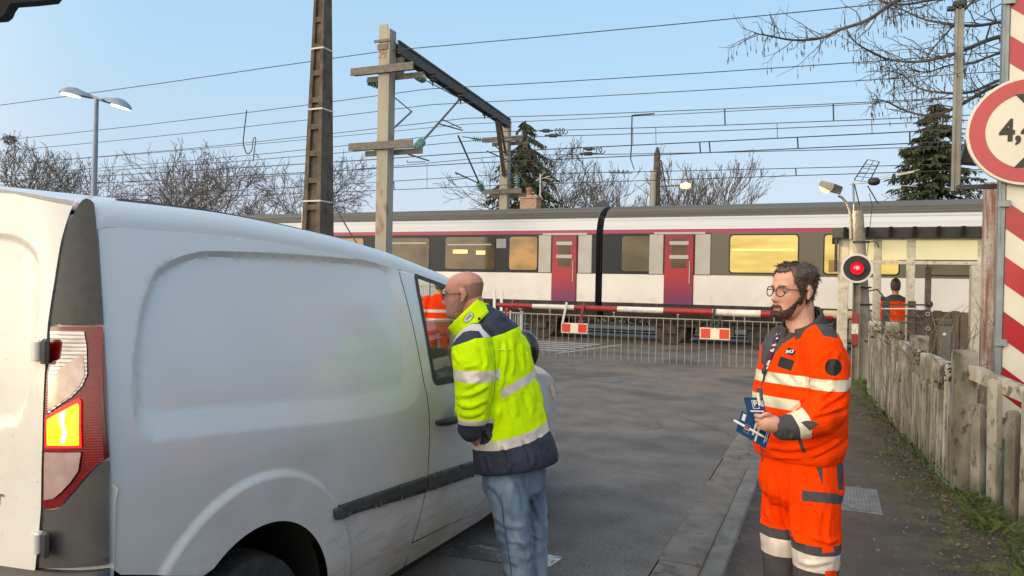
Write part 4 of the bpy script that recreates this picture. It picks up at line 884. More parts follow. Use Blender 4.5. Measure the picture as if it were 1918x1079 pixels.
# moss, grass and litter along the fence foot: uncountable ground cover
random.seed(21)
gm = mat("verge_green", (.045, .075, .018), .9, c2=(.09, .12, .03), ns=5); lm = mat("dead_leaves", (.10, .065, .035), .9, c2=(.20, .15, .09), ns=9); moss = mat("moss", (.045, .05, .016), 1, c2=(.10, .105, .03), ns=14, bump=1, bs=120)
layer(moss, (.05, .036, .024), 4, .38, .52, amount=.95); layer(moss, (.12, .09, .06), 40, .56, .66, amount=.7)
rows = []
for j in range(161):
    v = 1.0+j*.085; c0 = FB[0].x+(v-FB[0].y)*fd_.x/fd_.y; row = []
    for i in range(25):
        s = i/24; wdt = .42+.22*noise.noise((v*.7, 3, 1))+.12*noise.noise((v*3, 8, 1)); x = c0+.14-s*(wdt+.14)
        hgt = max(0, (1-s)**.7*.045+.028*noise.noise((x*6, v*6, 0))+.018*noise.noise((x*19, v*19, 4)))*min(1, (1-s)*4); row.append((x, v, PZ-.012+hgt+.0))
    rows.append(row)
b = MB(); b.grid(rows); o = b.build("moss_bank", moss, smooth=True); tag(o, "dark mossy bank of soil at the foot of the picket fence", "moss", kind='stuff')
bg_, bl, bt = MB(), MB(), MB()
for i in range(8000):
    v = 1.5+14*random.random()**1.5; c0 = FB[0].x+(v-FB[0].y)*fd_.x/fd_.y
    tuft = noise.noise((v*1.6, 0, 9)) > -.05
    x = c0+.10-abs(random.gauss(0, .20)); p = V((x, v, PZ))
    if not tuft and random.random() < .8: continue
    a = random.uniform(0, 2*pi); hgt = random.uniform(.02, .085)*(1.3 if x > c0-.1 else .5); d = V((cos(a), sin(a), 0)); e = V((-d.y, d.x, 0))*random.uniform(.0012, .0035)
    bg_.add([p-e, p+e, p+d*hgt*.4+V((0, 0, hgt*.8))+e*.7, p+d*hgt*.9+V((0, 0, hgt))], [(0, 1, 2, 3)])
for i in range(480):   # broad leaved weeds in patches
    ci = random.Random(i//28); v = ci.choice([5.9, 6.75, 7.0, 7.3, 8.2, 9.3, 9.7, 10.4, 11.2, 12.2, 6.1, 5.5, 7.9])+ci.uniform(-.2, .2); c0 = FB[0].x+(v-FB[0].y)*fd_.x/fd_.y
    p = V((c0-.13+random.gauss(0, .10), v+random.gauss(0, .13), PZ+random.uniform(.02, .17))); a = V((random.uniform(-1, 1), random.uniform(-1, 1), random.uniform(-.2, .6))).normalized(); e = a.cross(V((0, 0, 1))).normalized(); s = random.uniform(.009, .022)
    bt.add([p-a*s, p+e*s*.6+V((0, 0, .006)), p+a*s*1.1, p-e*s*.6+V((0, 0, .006))], [(0, 1, 2, 3)])
for i in range(5200):
    v = 1.5+13.5*random.random()**1.4; c0 = FB[0].x+(v-FB[0].y)*fd_.x/fd_.y; x = c0+.05-abs(random.gauss(0, .30)); p = V((x, v, PZ+.012+random.uniform(0, .035))); a = random.uniform(0, 2*pi); s = random.uniform(.006, .02); d = V((cos(a), sin(a), random.uniform(-.4, .4)))*s; e = V((-sin(a), cos(a), random.uniform(-.4, .4)))*s*random.choice([.25, .5])
    bl.add([p-d, p+e, p+d, p-e], [(0, 1, 2, 3)])
for i in range(500):
    x = random.uniform(-.62, .6); v = random.uniform(1.5, 14); 
    if random.random() < .5: x = -.47+abs(random.gauss(0, .08))
    p = V((x, v, PZ+.006)); a = random.uniform(0, 2*pi); s = random.uniform(.005, .012); d = V((cos(a), sin(a), .1))*s; e = V((-sin(a), cos(a), .1))*s*.4
    bl.add([p-d, p+e, p+d, p-e], [(0, 1, 2, 3)])
tag(bg_.build("grass", gm, fix=False), "green grass blades along the foot of the fence", "grass", kind='stuff')
tag(bt.build("weeds", mat("weed_leaf", (.03, .06, .015), .6, c2=(.06, .10, .03), ns=9), fix=False), "low leafy weeds against the fence", "weeds", kind='stuff')
tag(bl.build("leaf_litter", lm, fix=False), "scattered dead leaf bits on the pavement edge", "litter", kind='stuff')
# leaf colour of the unseen hedge added on the right
grn = mat("hedge_leaf", (.018, .03, .01), .9, c2=(.04, .06, .02), ns=4)
# inspection plates
plate = mat("metal_cover", (.13, .13, .13), .6, metal=.3, c2=(.20, .198, .195), ns=12, bump=.3, bs=120); layer(plate, (.12, .09, .06), 5, .5, .7, amount=.6)
P0, P1, P2, P3 = [at(x, y, Z=PZ+.008) for x, y in ((1562, 917), (1648, 917), (1650, 962), (1560, 955))]
cv = thing("cover_plate", "grey ribbed metal cover plate set in the dark pavement", "cover", (P0.x, P0.y, PZ))
x0, x1, y0, y1 = P3.x-.03, (P1.x+P2.x)/2, P2.y, P1.y
b = MB(); b.cbox((x0, y0, PZ-.05), (x1, y1, PZ+.006), .004); b.build("plate", plate, cv)
for k in range(14): b = MB(); xx = x0+.02+(x1-x0-.04)*k/13; b.bar((xx, y0+.03, PZ+.007), (xx, y1-.03, PZ+.007), .014, .006); b.build("rib", plate, cv)
p = at(1130, 712, Z=RZ); b = MB(); b.lathe([(.33, .0), (.33, .008), (.30, .010), (.29, .006), (0, .006)], (p.x, p.y, RZ), n=40); tag(b.build("manhole_cover", mat("iron_cover", (.10, .09, .085), .7, c2=(.15, .14, .13), ns=20, bump=.5), loc=(p.x, p.y, RZ)), "round iron manhole cover in the road before the barrier", "cover")
# ------------------------------------------------------------------ height limit post and sign
zincp = mat("galvanised", (.22, .25, .27), .5, metal=.5, c2=(.28, .31, .33), ns=10); bw = mat("board_white", (.68, .66, .56), .4, c2=(.62, .60, .50), ns=5); brd = mat("board_red", (.40, .008, .016), .3, coat=.4, c2=(.33, .008, .016), ns=4)
hp_ = thing("height_limit_post", "tall grey post with red and white striped warning board", "post", (1.25, 7.0, 0))
q0, q1 = at(1869, 400, Y=7.0), at(1882, 400, Y=7.0)
b = MB(); b.cbox((q0.x, 6.97, -.1), (q1.x, 7.07, 5.6), .006); b.cbox((q0.x+.006, 6.955, 2.0), (q0.x+.012, 6.975, 5.6), .001); b.build("post", zincp, hp_)
bx0, bx1 = q1.x+.004, q1.x+.36; bz0 = at(1885, 782, Y=7.0).z
b = MB(); b.cbox((bx0, 6.985, bz0), (bx1, 7.01, 5.55), .003); bd = b.build("board", bw, hp_)
zref = at(1884, 480, Y=6.98).z; per = .437; sl_ = .80
for k in range(-6, 8):
    zt = zref+k*per; zb_ = zt-per/2; dz = sl_*(bx1-bx0)
    poly = [(bx0, zt), (bx0, zb_), (bx1, zb_-dz), (bx1, zt-dz)]
    def clipz(P, z, up):
        o_ = []
        for i in range(len(P)):
            a, b2 = P[i], P[(i+1) % len(P)]; ia = (a[1] > z) == up; ib = (b2[1] > z) == up
            if ia: o_.append(a)
            if ia != ib: t = (z-a[1])/(b2[1]-a[1]); o_.append((a[0]+t*(b2[0]-a[0]), z))
        return o_
    poly = clipz(clipz(poly, bz0+.002, True), 5.54, False) if True else poly
    if len(poly) > 2: b = MB(); b.prism([(a, 6.9835, z) for a, z in poly], (0, .0013, 0)); b.build("red_stripe", brd, bd)
for z in (1.2, 2.3, 3.9, 5.0): b = MB(); b.cbox((q0.x-.01, 6.945, z), (q1.x+.03, 6.97, z+.05), .004); b.build("clamp", zincp, hp_)
g0 = at(1794, 352, Y=7.12); b = MB(); b.cbox((g0.x-.01, 7.08, g0.z-.015), (q1.x, 7.14, g0.z+.02), .004); b.build("bracket", blk, hp_)
t0, t1 = at(1786, 352, Y=7.16), at(1800, 8, Y=7.16); b = MB(); xs0 = at(1793, 200, Y=7.16)
for dx in (-.03, .012): b.cbox((xs0.x+dx, 7.14, g0.z-.02), (xs0.x+dx+.022, 7.19, t1.z), .004)
b.cbox((xs0.x-.012, 7.15, g0.z-.02), (xs0.x+.014, 7.17, t1.z), .002); b.build("side_rail", mat("rail_grey", (.20, .19, .17), .6, c2=(.27, .26, .23), ns=8), hp_)
b = MB(); b.cbox((xs0.x-.09, 7.14, t1.z-.04), (xs0.x+.05, 7.19, t1.z-.01), .006); b.cbox((xs0.x-.05, 7.13, t1.z-.01), (xs0.x+.05, 7.2, t1.z+.03), .01); b.build("rail_cap", blk, hp_)
sc0 = V((1.405, 6.93, 2.885)); sr = .425
sgn = thing("height_limit_sign", "round red rimmed height limit sign reading 4,4 m", "sign", (sc0.x, 6.93, sc0.z), None)
b = MB(); b.lathe([(0, .01), (sr-.004, .01), (sr, .004), (sr, -.02), (sr-.02, -.022), (0, -.022)], sc0, (0, -1, 0), 72); b.build("plate", bw, sgn, True)
sred = mat("sign_red", (.42, .014, .022), .28, coat=.5, c2=(.36, .014, .022), ns=3)
b = MB(); b.lathe([(sr*.69, .0106), (sr*.69, .0116), (sr*.95, .0116), (sr*.95, .0106)], sc0, (0, -1, 0), 72, cap=False); b.build("red_ring", sred, sgn, False)
signblk = mat("sign_black", (.015, .015, .014), .4)
text("letters", "4,4m", .235, signblk, sgn, sc0+V((.005, -.0125, 0)), (1, 0, 0), (0, 0, 1), .001, bold=.008, sx=.86)
for s in (-1, 1):
    b = MB(); b.prism([sc0+V((-.10, -.0135, s*.288)), sc0+V((.10, -.0135, s*.288)), sc0+V((0, -.0135, s*.17))], (0, .0015, 0)); b.build("arrow", signblk, sgn)
b = MB(); b.cbox((q0.x-.02, 6.905+.05, sc0.z+.2), (sc0.x+.3, 6.965, sc0.z+.25), .004); b.cbox((q0.x-.02, 6.955, sc0.z-.25), (sc0.x+.3, 6.965, sc0.z-.2), .004); b.build("back_rail", zincp, sgn)
b = MB(); bpos = at(1803, 278, Y=7.25); b.prism([(bpos.x-.02, 7.2, bpos.z-.12), (bpos.x+.12, 7.2, bpos.z-.14), (bpos.x+.12, 7.2, bpos.z+.16), (bpos.x+.04, 7.2, bpos.z+.13)], (0, .15, 0)); b.build("lamp_box", blk, hp_)
# rust stained concrete pillar
pil = mat("pillar_concrete", (.36, .30, .27), .95, c2=(.46, .41, .37), ns=7, bump=.7, bs=50); layer(pil, (.22, .09, .055), 7, .45, .58, amount=.9, stretch=(2.4, 1, .18)); layer(pil, (.10, .05, .035), 5, .4, .6, zr=(1.5, .9), amount=.9, stretch=(1, 1, .4)); layer(pil, (.26, .13, .10), 30, .52, .66, amount=.7)
a0, a1 = at(1841, 600, Y=11.), at(1882, 600, Y=11.); zt = at(1850, 346, Y=11).z
pm2 = thing("rusty_pillar", "rust streaked pinkish concrete pillar behind the round sign", "pillar", (1.87, 11, 0)); b = MB(); b.cbox((a0.x, 11, -.1), (a1.x, 11.22, zt), .015); b.build("shaft", pil, pm2); b = MB(); b.cbox((a0.x-.02, 10.98, zt), (a1.x+.02, 11.24, zt+.03), .01); b.build("cap", pil, pm2)
# ------------------------------------------------------------------ catenary portal
mcon = mat("mast_paint", (.28, .262, .21), .7, c2=(.37, .347, .285), ns=3, stretch=(1, 1, .2), bump=.2); layer(mcon, (.22, .10, .05), 4, .56, .68, amount=.8, stretch=(1, 1, .4))
arm_m = mat("cross_arm", (.115, .105, .085), .7, c2=(.17, .155, .13), ns=8); dk = mat("boom_steel", (.05, .043, .038), .7, c2=(.09, .075, .06), ns=10); ins = mat("glass_insulator", (.10, .26, .22), .15, coat=.6, c2=(.2, .38, .33), ns=30); tub = mat("bracket_tube", (.12, .115, .105), .6, metal=.3)
MX1, MY1, MX2, MY2 = -11.02, 17.1, -12.38, 28.2
por = thing("catenary_portal", "overhead line portal, two pale steel masts joined by a dark boom across the tracks", "mast", (MX1, MY1, -.05))
def hmast(x, y, zt, wd=.30, dp=.30):
    b = MB(); b.cbox((x-wd/2, y-dp/2, -.2), (x+wd/2, y-dp/2+.022, zt), .003); b.cbox((x-wd/2, y+dp/2-.022, -.2), (x+wd/2, y+dp/2, zt-.15), .003); b.box((x-.012, y-dp/2+.023, -.2), (x+.012, y+dp/2-.023, zt-.05)); return b.build("mast", mcon, por)
def hmast2(x, y, zt, sx_=.30):   # U-shaped face towards the road, darker flange beside it
    b = MB(); b.cbox((x-.17, y-.16, -.2), (x+.10, y-.13, zt), .004); b.cbox((x+.10, y-.16, -.2), (x+.17, y+.16, zt-.12), .004); b.box((x-.17, y+.13, -.2), (x+.099, y+.16, zt-.1)); b.box((x-.05, y-.129, -.2), (x-.03, y+.129, zt-.1)); return b.build("mast", mcon, por)
m1 = hmast2(MX1, MY1, 8.42); m2 = hmast2(MX2, MY2, 8.42)
b = MB(); b.cbox((MX1-.30, MY1-.20, 7.95), (MX1+.22, MY1-.165, 8.02), .005); b.cbox((MX1-.2, MY1-.19, 7.75), (MX1+.12, MY1-.165, 7.9), .005); b.build("head_plate", arm_m, m1)
b = MB(); b.cbox((MX1-.16, MY1-.164, 6.98+.55), (MX1+.09, MY1-.161, 7.3+.55), .001); b.build("sign_plate", mat("mast_plate", (.20, .07, .04), .7, c2=(.40, .33, .25), ns=12), m1)
B0, B1 = V((MX1+.18, MY1+.1, 8.02)), V((MX2+.12, MY2-.1, 8.30)); bd_ = (B1-B0)
for dx in (-.10, .10):   # boom: two channels with lacing
    for dz in (0, -.30):
        b = MB(); b.bar(B0+V((dx, 0, dz)), B1+V((dx, 0, dz)), .07, .06); b.build("boom_chord", dk, por)
for dx in (-.10, .10):
    b = MB(); b.bar(B0+V((dx, 0, -.15)), B1+V((dx, 0, -.15)), .016, .28); b.build("boom_web", dk, por)
for k in range(0):
    t0_, t1_ = k/26, (k+1)/26
    for dx in (-.10, .10): b = MB(); a_, c_ = B0+bd_*t0_+V((dx, 0, 0 if k % 2 else -.3)), B0+bd_*t1_+V((dx, 0, -.3 if k % 2 else 0)); b.bar(a_, c_, .035, .035); b.build("lacing", dk, por)
b = MB(); b.bar((MX1+.25, MY1+.25, 7.62), (MX1+.25, MY1+.25, 7.1), .2, .12); b.bar((MX1+.1, MY1+.2, 7.12), B0+bd_*.18+V((0, 0, -.35)), .12, .1); b.build("knee_brace", arm_m, por)
b = MB(); b.bar((MX2+.05, MY2-.2, 6.0), B0+bd_*.86+V((0, 0, -.3)), .14, .12); b.bar((MX2+.1, MY2-.2, 6.9), B0+bd_*.90+V((0, 0, -.3)), .08, .08); b.build("knee_brace", dk, por)
def arm(x, y, z, L0, L1, nm="cross_arm"):
    b = MB(); b.cbox((x-L0, y-.25, z-.10), (x+L1, y-.215, z+.10), .005); b.cbox((x-L0+.1, y-.214, z-.10), (x+L1, y-.14, z-.085), .003); b.cbox((x-L0+.25, y+.17, z-.20), (x+L1+.05, y+.21, z-.05), .005); o = b.build(nm, arm_m, por)
    return o
def insul(p, d, L, r=.085, n=5, nm="insulator", m=None):
    d = V(d).normalized(); prf = [(.02, -.06), (.03, 0)]
    for k in range(n): h = L*k/n; prf += [(.035, h), (r, h+.25*L/n), (r*.95, h+.6*L/n), (.035, h+.7*L/n)]
    prf += [(.03, L), (.018, L+.1)]; b = MB(); b.lathe(prf, p, d, 16); return b.build(nm, m or ins, por, True)
W = lambda x, y, Y: at(x, y, Y=Y)
arm(MX1, MY1, 7.22, 1.0, .95); arm(MX1, MY1, 5.20, 1.02, .98); arm(MX2, MY2, 7.50, .95, .85); arm(MX2, MY2, 5.36, .95, .85)
def tubes(nm, *segs):
    for p, q, r in segs: b = MB(); b.tube([p, q], r, 8); b.build(nm, tub, por)
apex = W(862, 185, 21.8)
ins_lo, ins_hi = W(782, 275, 17.5), W(783, 143, 17.5)
insul(ins_lo, apex-ins_lo, .45, .12); insul(ins_hi, apex-ins_hi, .45, .12)
tubes("cantilever_tube", (ins_lo, apex, .032), (ins_hi, apex, .016), (W(822, 232, 19.6), W(866, 244, 22.0), .022), (W(829, 224, 19.8), W(864, 240, 22.0), .018))
apl = W(771, 209, 21.6); il, ih = W(703, 276, 17.5), W(693, 150, 17.5)
insul(il, apl-il, .42, .11); insul(W(690, 153, 17.4), (1, .3, -.35), .42, .11)
tubes("cantilever_tube", (W(700, 275, 17.7), apl, .03), (W(718, 165, 17.7), apl, .018))
tubes("registration_arm", (W(765, 289, 18.6), W(803, 301, 21.5), .024), (W(762, 304, 20.), W(797, 303, 21.4), .012), (W(762, 304, 20.), W(763, 300, 20.), .012))
i3 = W(903, 355, 27.4); apx3 = W(858, 254, 24.6); insul(i3, apx3-i3, .5, .13); tubes("cantilever_tube", (i3, apx3, .034), (W(898, 344, 27.2), W(853, 323, 24.5), .026)); tubes("registration_arm", (W(840, 338, 24.), W(877, 333, 26.), .016), (W(853, 323, 24.5), W(856, 327, 24.5), .03))
i4 = W(905, 262, 27.6); insul(i4, (-1, -.6, .1), .45, .12); tubes("cantilever_tube", (W(866, 256, 25), i4, .016))
i5 = W(968, 353, 28.3); insul(i5, (-.05, 0, 1), .5, .12); i6 = W(965, 345, 28.2)
tubes("registration_arm", (W(912, 283, 27), W(950, 300, 28), .026), (W(925, 272, 27.4), W(950, 290, 28), .022), (W(945, 288, 28.1), W(985, 345, 28.4), .02))
for x, y0, Y in ((811, 142, 19.), (863, 178, 21.8), (908, 208, 25.3)):   # hanging insulators below the boom
    p = W(x, y0, Y); insul(p+V((0, 0, .1)), (0, 0, -1), .30, .10, 3, "hanging_insulator", dk)
# ------------------------------------------------------------------ overhead wires
wire_m = mat("wire", (.045, .045, .05), .6)
WL = [(72, 17.1, .012, .35), (159, 19.3, .012, .45), (190, 19.6, .011, .4), (222, 21.8, .012, .5), (231, 21.9, .010, .3), (250, 21.8, .012, .5), (262, 25.4, .014, .4), (284, 21.8, .016, .1), (297, 25.4, .013, .5), (303, 21.9, .015, .06), (329, 25.4, .013, .3), (347, 25.4, .014, .05)]
lbl = ["highest overhead wire, crossing the mast's head", "second highest overhead wire, at the hanging insulator", "third overhead wire from the top", "upper carrier wire of the near track", "thin feeder wire just under the near carrier", "lower carrier wire with droppers over the near track", "upper carrier wire over the far track", "upper contact wire of the near track", "middle wire over the far track", "lower contact wire of the near track", "second lowest overhead wire", "lowest overhead wire, close above the train roof"]
for (py, Y, r, sag), lb in zip(WL, lbl):
    p = at(959, py, Y=Y); xs = [-150, -106, -58.5, MX1, 36.5, 84]; pts = []
    for a_, b_ in zip(xs[:-1], xs[1:]):
        for k in range(12): t = k/12; pts.append((a_+(b_-a_)*t, Y, p.z+sag*.25-sag*4*t*(1-t)+.02*sin(a_+py)))
    b = MB(); b.tube(pts, r, 5); tag(b.build("overhead_wire", wire_m, loc=(MX1, Y, p.z)), lb, "wire", "overhead line wires")
def zw(i, X): p = at(959, WL[i][0], Y=WL[i][1]); t = ((X-MX1) % 47.5)/47.5; return p.z+WL[i][3]*.25-WL[i][3]*4*t*(1-t)
dr = [(1185, 5, 7), (1228, 5, 7), (1328, 7, 9), (1357, 3, 5), (1455, 5, 7), (1493, 7, 9), (1560, 3, 5), (1632, 5, 7), (1703, 7, 9), (1070, 7, 9), (1310, 7, 9), (1425, 10, 11), (1490, 10, 11), (1000, 7, 9), (800, 8, 11), (322, 10, 11), (151, 8, 11), (424, 8, 11), (514, 8, 11), (620, 10, 11), (738, 10, 11)]
for x, i, j in dr:
    X = at(x, WL[i][0], Y=WL[i][1]).x; b = MB(); b.tube([(X, WL[i][1], zw(i, X)), (X+.02, WL[j][1], zw(j, X))], .009 if abs(WL[i][0]-WL[j][0]) > 30 else .02, 5)
    tag(b.build("dropper", wire_m, loc=(X, WL[i][1], zw(i, X))), "short vertical dropper between two overhead wires", "dropper", "droppers of the overhead line")
def coil(x0, x1, y, Y, n, amp, lb):
    p, q = at(x0, y, Y=Y), at(x1, y, Y=Y); pts = [p+(q-p)*(k/(n*8))+V((.06*cos(k*2*pi/8), 0, amp*sin(k*2*pi/8))) for k in range(n*8+1)]; b = MB(); b.tube(pts, .016, 5); tag(b.build("jumper_cable", wire_m, loc=tuple(p)), lb, "cable", "looped jumper cables")
coil(1040, 1060, 246, 21.8, 3, .09, "coiled jumper cable by the far mast's spruce"); coil(1117, 1130, 282, 21.8, 2, .10, "small coiled jumper lower on the contact wire"); coil(1140, 1182, 322, 25.4, 5, .05, "long wavy jumper cable low above the train")
b = MB(); pts = spline([W(462, 207, 19.6), W(457, 250, 20), W(456, 270, 20.5), W(463, 288, 21), W(472, 280, 21.4), W(474, 262, 21.8), W(479, 259, 21.8), W(476, 285, 21.8), W(474, 303, 21.9)], 6); b.tube(pts, .018, 6); tag(b.build("jumper_cable", wire_m, loc=tuple(pts[0])), "long hanging jumper loop left of the dark pole", "cable", "looped jumper cables")
b = MB(); pts = [W(1184, 216, 21.8), W(1183, 250, 21.8), W(1183, 270, 21.8), W(1181, 297, 21.8)]; b.tube(pts, .02, 6); b.tube([W(1185, 216, 21.8), W(1226, 213, 21.8)], .022, 6); b.tube([W(1181, 297, 21.8), W(1188, 318, 25.4)], .014, 6); tag(b.build("jumper_cable", wire_m, loc=tuple(pts[0])), "straight jumper with a horizontal arm above the right coach", "cable", "looped jumper cables")
for x0, x1, y, Y in ((1010, 1036, 245, 21.8), (1020, 1052, 254, 21.8), (1092, 1115, 279, 21.8), (1085, 1118, 288, 21.9)):
    p, q = at(x0, y, Y=Y), at(x1, y, Y=Y); b = MB(); L_ = (q-p).length; b.lathe([(.01, 0), (.03, .02), (.03, L_*.25), (.06, L_*.3), (.06, L_*.7), (.03, L_*.75), (.03, L_-.02), (.01, L_)], p, q-p, 10); tag(b.build("section_insulator", wire_m, loc=tuple(p)), "dark sleeve insulator in line with an overhead wire", "insulator", "sleeve insulators on the wires")
# ------------------------------------------------------------------ poles
brown = mat("pole_brown_concrete", (.07, .055, .04), .9, c2=(.13, .105, .08), ns=5, bump=.7, bs=30)
PYY = 11.5; tp, bt_ = at(605, 0, Y=PYY), at(595.5, 418, Y=PYY); sx_ = (tp.x-bt_.x)/(tp.z-bt_.z)
dp_ = thing("utility_pole", "tall dark brown concrete utility pole with recessed panels and pale bands", "pole", (bt_.x, PYY, -.05))
hw = lambda z: .205-.0235*(z-2.67)*.9
cxz = lambda z: bt_.x+sx_*(z-bt_.z)
def pbox(b, x0, x1, y0, y1, z0, z1):
    vs = [(cxz(z)+hw(z)*x, PYY+hw(z)*y, z) for z in (z0, z1) for x, y in ((x0, y0), (x1, y0), (x1, y1), (x0, y1))]; b.add(vs, [(3, 2, 1, 0), (4, 5, 6, 7), (0, 1, 5, 4), (1, 2, 6, 5), (2, 3, 7, 6), (3, 0, 4, 7)])
b = MB(); pbox(b, -1, -.52, -1, 1, -.2, 9.2); pbox(b, .52, 1, -1, 1, -.2, 9.2); pbox(b, -.519, .519, -.62, .62, -.2, 9.2)
zz = .4
while zz < 9: pbox(b, -.518, .518, -.97, .97, zz, zz+.10); zz += .5
b.build("shaft", brown, dp_)
for y in (96, 209, 380): z = at(600, y, Y=PYY).z; b = MB(); pbox(b, -1.05, 1.05, -1.05, 1.05, z, z+.03); b.build("band", mat("pale_band", (.55, .53, .48), .6), dp_)
st = thing("guy_wire", "thin slack stay wire leaning from the dark utility pole", "wire", (bt_.x+.2, PYY, 2.8)); b = MB(); b.tube([at(613, 360, Y=PYY), at(632, 395, Y=PYY), at(651, 428, Y=PYY), at(690, 490, Y=PYY)], .012, 6); b.build("strand", wire_m, st)
wp = at(571, 405, Y=13.); b = MB(); b.cbox((wp.x-.05, 12.95, -.05), (wp.x+.05, 13.05, at(571, 392, Y=13).z), .008); tag(b.build("white_post", tb, loc=(wp.x, 13, -.05)), "short white post beside the dark utility pole", "post")
lpm = mat("lamp_blue_grey", (.14, .19, .28), .4, coat=.3, c2=(.20, .25, .34), ns=5)
LY = 12.6; lp0, lp1 = at(181, 183, Y=LY), at(176, 358, Y=LY)
tl_ = thing("double_street_lamp", "blue grey lamp post with two lit heads facing opposite ways", "street lamp", (lp1.x, LY, -.03))
b = MB(); b.tube([(lp1.x-.02, LY, -.05), lp1, lp0], [.085, .07, .05], 14); b.build("pole", lpm, tl_, True)
for (n0, tip, low) in ((at(172, 183, Y=LY), at(111, 172, Y=LY-.3), at(146, 188, Y=LY-.1)), (at(191, 188, Y=LY+.1), at(246, 204, Y=LY+.3), at(222, 205, Y=LY+.1))):
    d = tip-n0; L_ = d.length; d.normalize(); sd = d.cross(V((0, 0, 1))).normalized(); up = sd.cross(d); rows = []
    for s, w_, h_ in ((-.02, .05, .05), (.10, .10, .09), (.28, .13, .12), (.5, .20, .17), (.7, .20, .16), (.88, .14, .09), (1, .02, .01)): rows.append([n0+d*(s*L_)+sd*(w_*cos(a))+up*(h_*max(0, sin(a))-.03*(1-abs(cos(a)))*(sin(a) < 0)) for a in np.linspace(0, 2*pi, 17)[:-1]])
    hd_ = thing; b = MB(); b.grid(rows, True, True); ho = b.build("lamp_head", lpm, tl_, True)
    rows = [[n0+d*(s*L_)+sd*(w_*cos(a))-up*(.02+.045*max(0, sin(a))) for a in np.linspace(0, pi, 9)] for s, w_ in ((.36, .06), (.5, .17), (.7, .17), (.86, .12), (.95, .03))]
    b = MB(); b.grid(rows); b.build("lamp_bowl", mat("lamp_bowl_glow", (.9, .9, .8), .3, emit=(255, 246, 222), es=1.7), ho, True)
b = MB(); b.tube([at(170, 180, Y=LY), at(193, 188, Y=LY)], .035, 8); b.build("cross_bar", lpm, tl_)
fpY = 34.; f0, f1 = at(1231, 286, Y=fpY), at(1229, 380, Y=fpY); fpo = thing("utility_pole", "distant dark pole behind the train with a lamp on a long arm", "pole", (f1.x, fpY, 0))
b = MB(); b.tube([(f1.x, fpY, -.1), f1, f0], [.22, .19, .14], 10); b.build("shaft", brown, fpo, True)
b = MB(); b.tube([at(1224, 320, Y=fpY-.3), at(1222, 380, Y=fpY-.3), (at(1222, 380, Y=fpY-.3).x, fpY-.3, 0)], .14, 8); b.build("side_post", mcon, fpo)
b = MB(); b.tube([f0+V((0, 0, -.1)), f0+V((0, 0, .25))], [.14, .05], 8); b.tube([at(1238, 300, Y=fpY), at(1246, 345, Y=fpY), at(1253, 380, Y=fpY)], .03, 5); b.build("cap", blk, fpo)
b = MB(); b.tube([at(1232, 350, Y=fpY), at(1276, 347, Y=fpY)], .035, 6); b.build("lamp_arm", tub, fpo)
b = MB(); blob(b, at(1284, 348, Y=fpY), (.24, .18, .13)); b.build("lamp_bowl", mat("far_lamp_glow", (.9, .8, .5), .3, emit=(255, 205, 100), es=3.4), fpo, True)
# ------------------------------------------------------------------ trees
scrub_m = mat('scrub_leaf', (.04, .032, .02), .9, c2=(.085, .07, .04), ns=2)
bark = mat("bare_bark", (.085, .067, .053), .95, c2=(.14, .114, .092), ns=4); bark2 = mat("bare_bark_olive", (.06, .052, .032), .95, c2=(.105, .092, .06), ns=4)
def bare_tree_mesh(seed, h, spread, levels=4, trunk_frac=.22, nb=(5, 5, 5, 4), up=.55, rbase=.02, tw=.006):
    rn = random.Random(seed); trunk = MB(); crown = MB()
    def grow(p, d, L, r, lv, mb):
        k = 4 if lv < 3 else 3; pts = [V(p)]; rs = [r]; dd = V(d)
        for s in range(k):
            dd = (dd+V((rn.gauss(0, .24), rn.gauss(0, .24), rn.gauss(0, .16)+.06*up))).normalized(); pts.append(pts[-1]+dd*(L/k)); rs.append(max(r*(1-.75*(s+1)/k), tw))
        mb.tube(pts, rs, 7 if lv == 0 else (5 if lv == 1 else 3), cap=False)
        if lv >= levels: return
        n = nb[min(lv, len(nb)-1)]
        for c in range(n):
            t = rn.uniform(.30 if lv else trunk_frac, .98) if c else 1; i = min(int(t*k), k-1); f = t*k-i; q = pts[i]*(1-f)+pts[i+1]*f
            a = rn.uniform(0, 2*pi); base = (pts[i+1]-pts[i]).normalized(); s1 = base.cross(V((cos(a), sin(a), .2))).normalized(); ang = rn.uniform(.35, .95)*spread*(1 if c else .4)
            L2 = L*max(.3, min(1, (1.02*h-q.z)/(.42*h))); nd = (base*cos(ang)+s1*sin(ang)+V((0, 0, .12*up))).normalized(); grow(q, nd, L2*rn.uniform(.42, .68)*(1.05 if lv == 0 else 1), max(rs[i]*rn.uniform(.45, .65), tw), lv+1, crown)
    grow(V((0, 0, -.2)), V((rn.gauss(0, .05), rn.gauss(0, .05), 1)), h*.55, h*rbase, 0, trunk)
    return trunk, crown
def tree_proto(name, label, seed, m, **k):
    r = thing(name, label, "tree", (0, 0, 0), "bare trees beyond the railway"); t, c = bare_tree_mesh(seed, **k); t.build("trunk", m, r); c.build("crown", m, r, fix=False); return r
protos = [tree_proto("bare_tree", "x", 3, bark, h=10, spread=1.0, nb=(9, 6, 5, 4), tw=.011), tree_proto("bare_tree", "x", 8, bark, h=10, spread=1.2, nb=(9, 6, 5, 4), tw=.011), tree_proto("bare_tree", "x", 14, bark2, h=10, spread=1.25, nb=(10, 6, 5, 4), trunk_frac=.08, tw=.011), tree_proto("bare_tree", "x", 22, bark, h=10, spread=.42, up=1.6, nb=(9, 6, 4, 4), trunk_frac=.06, tw=.011)]
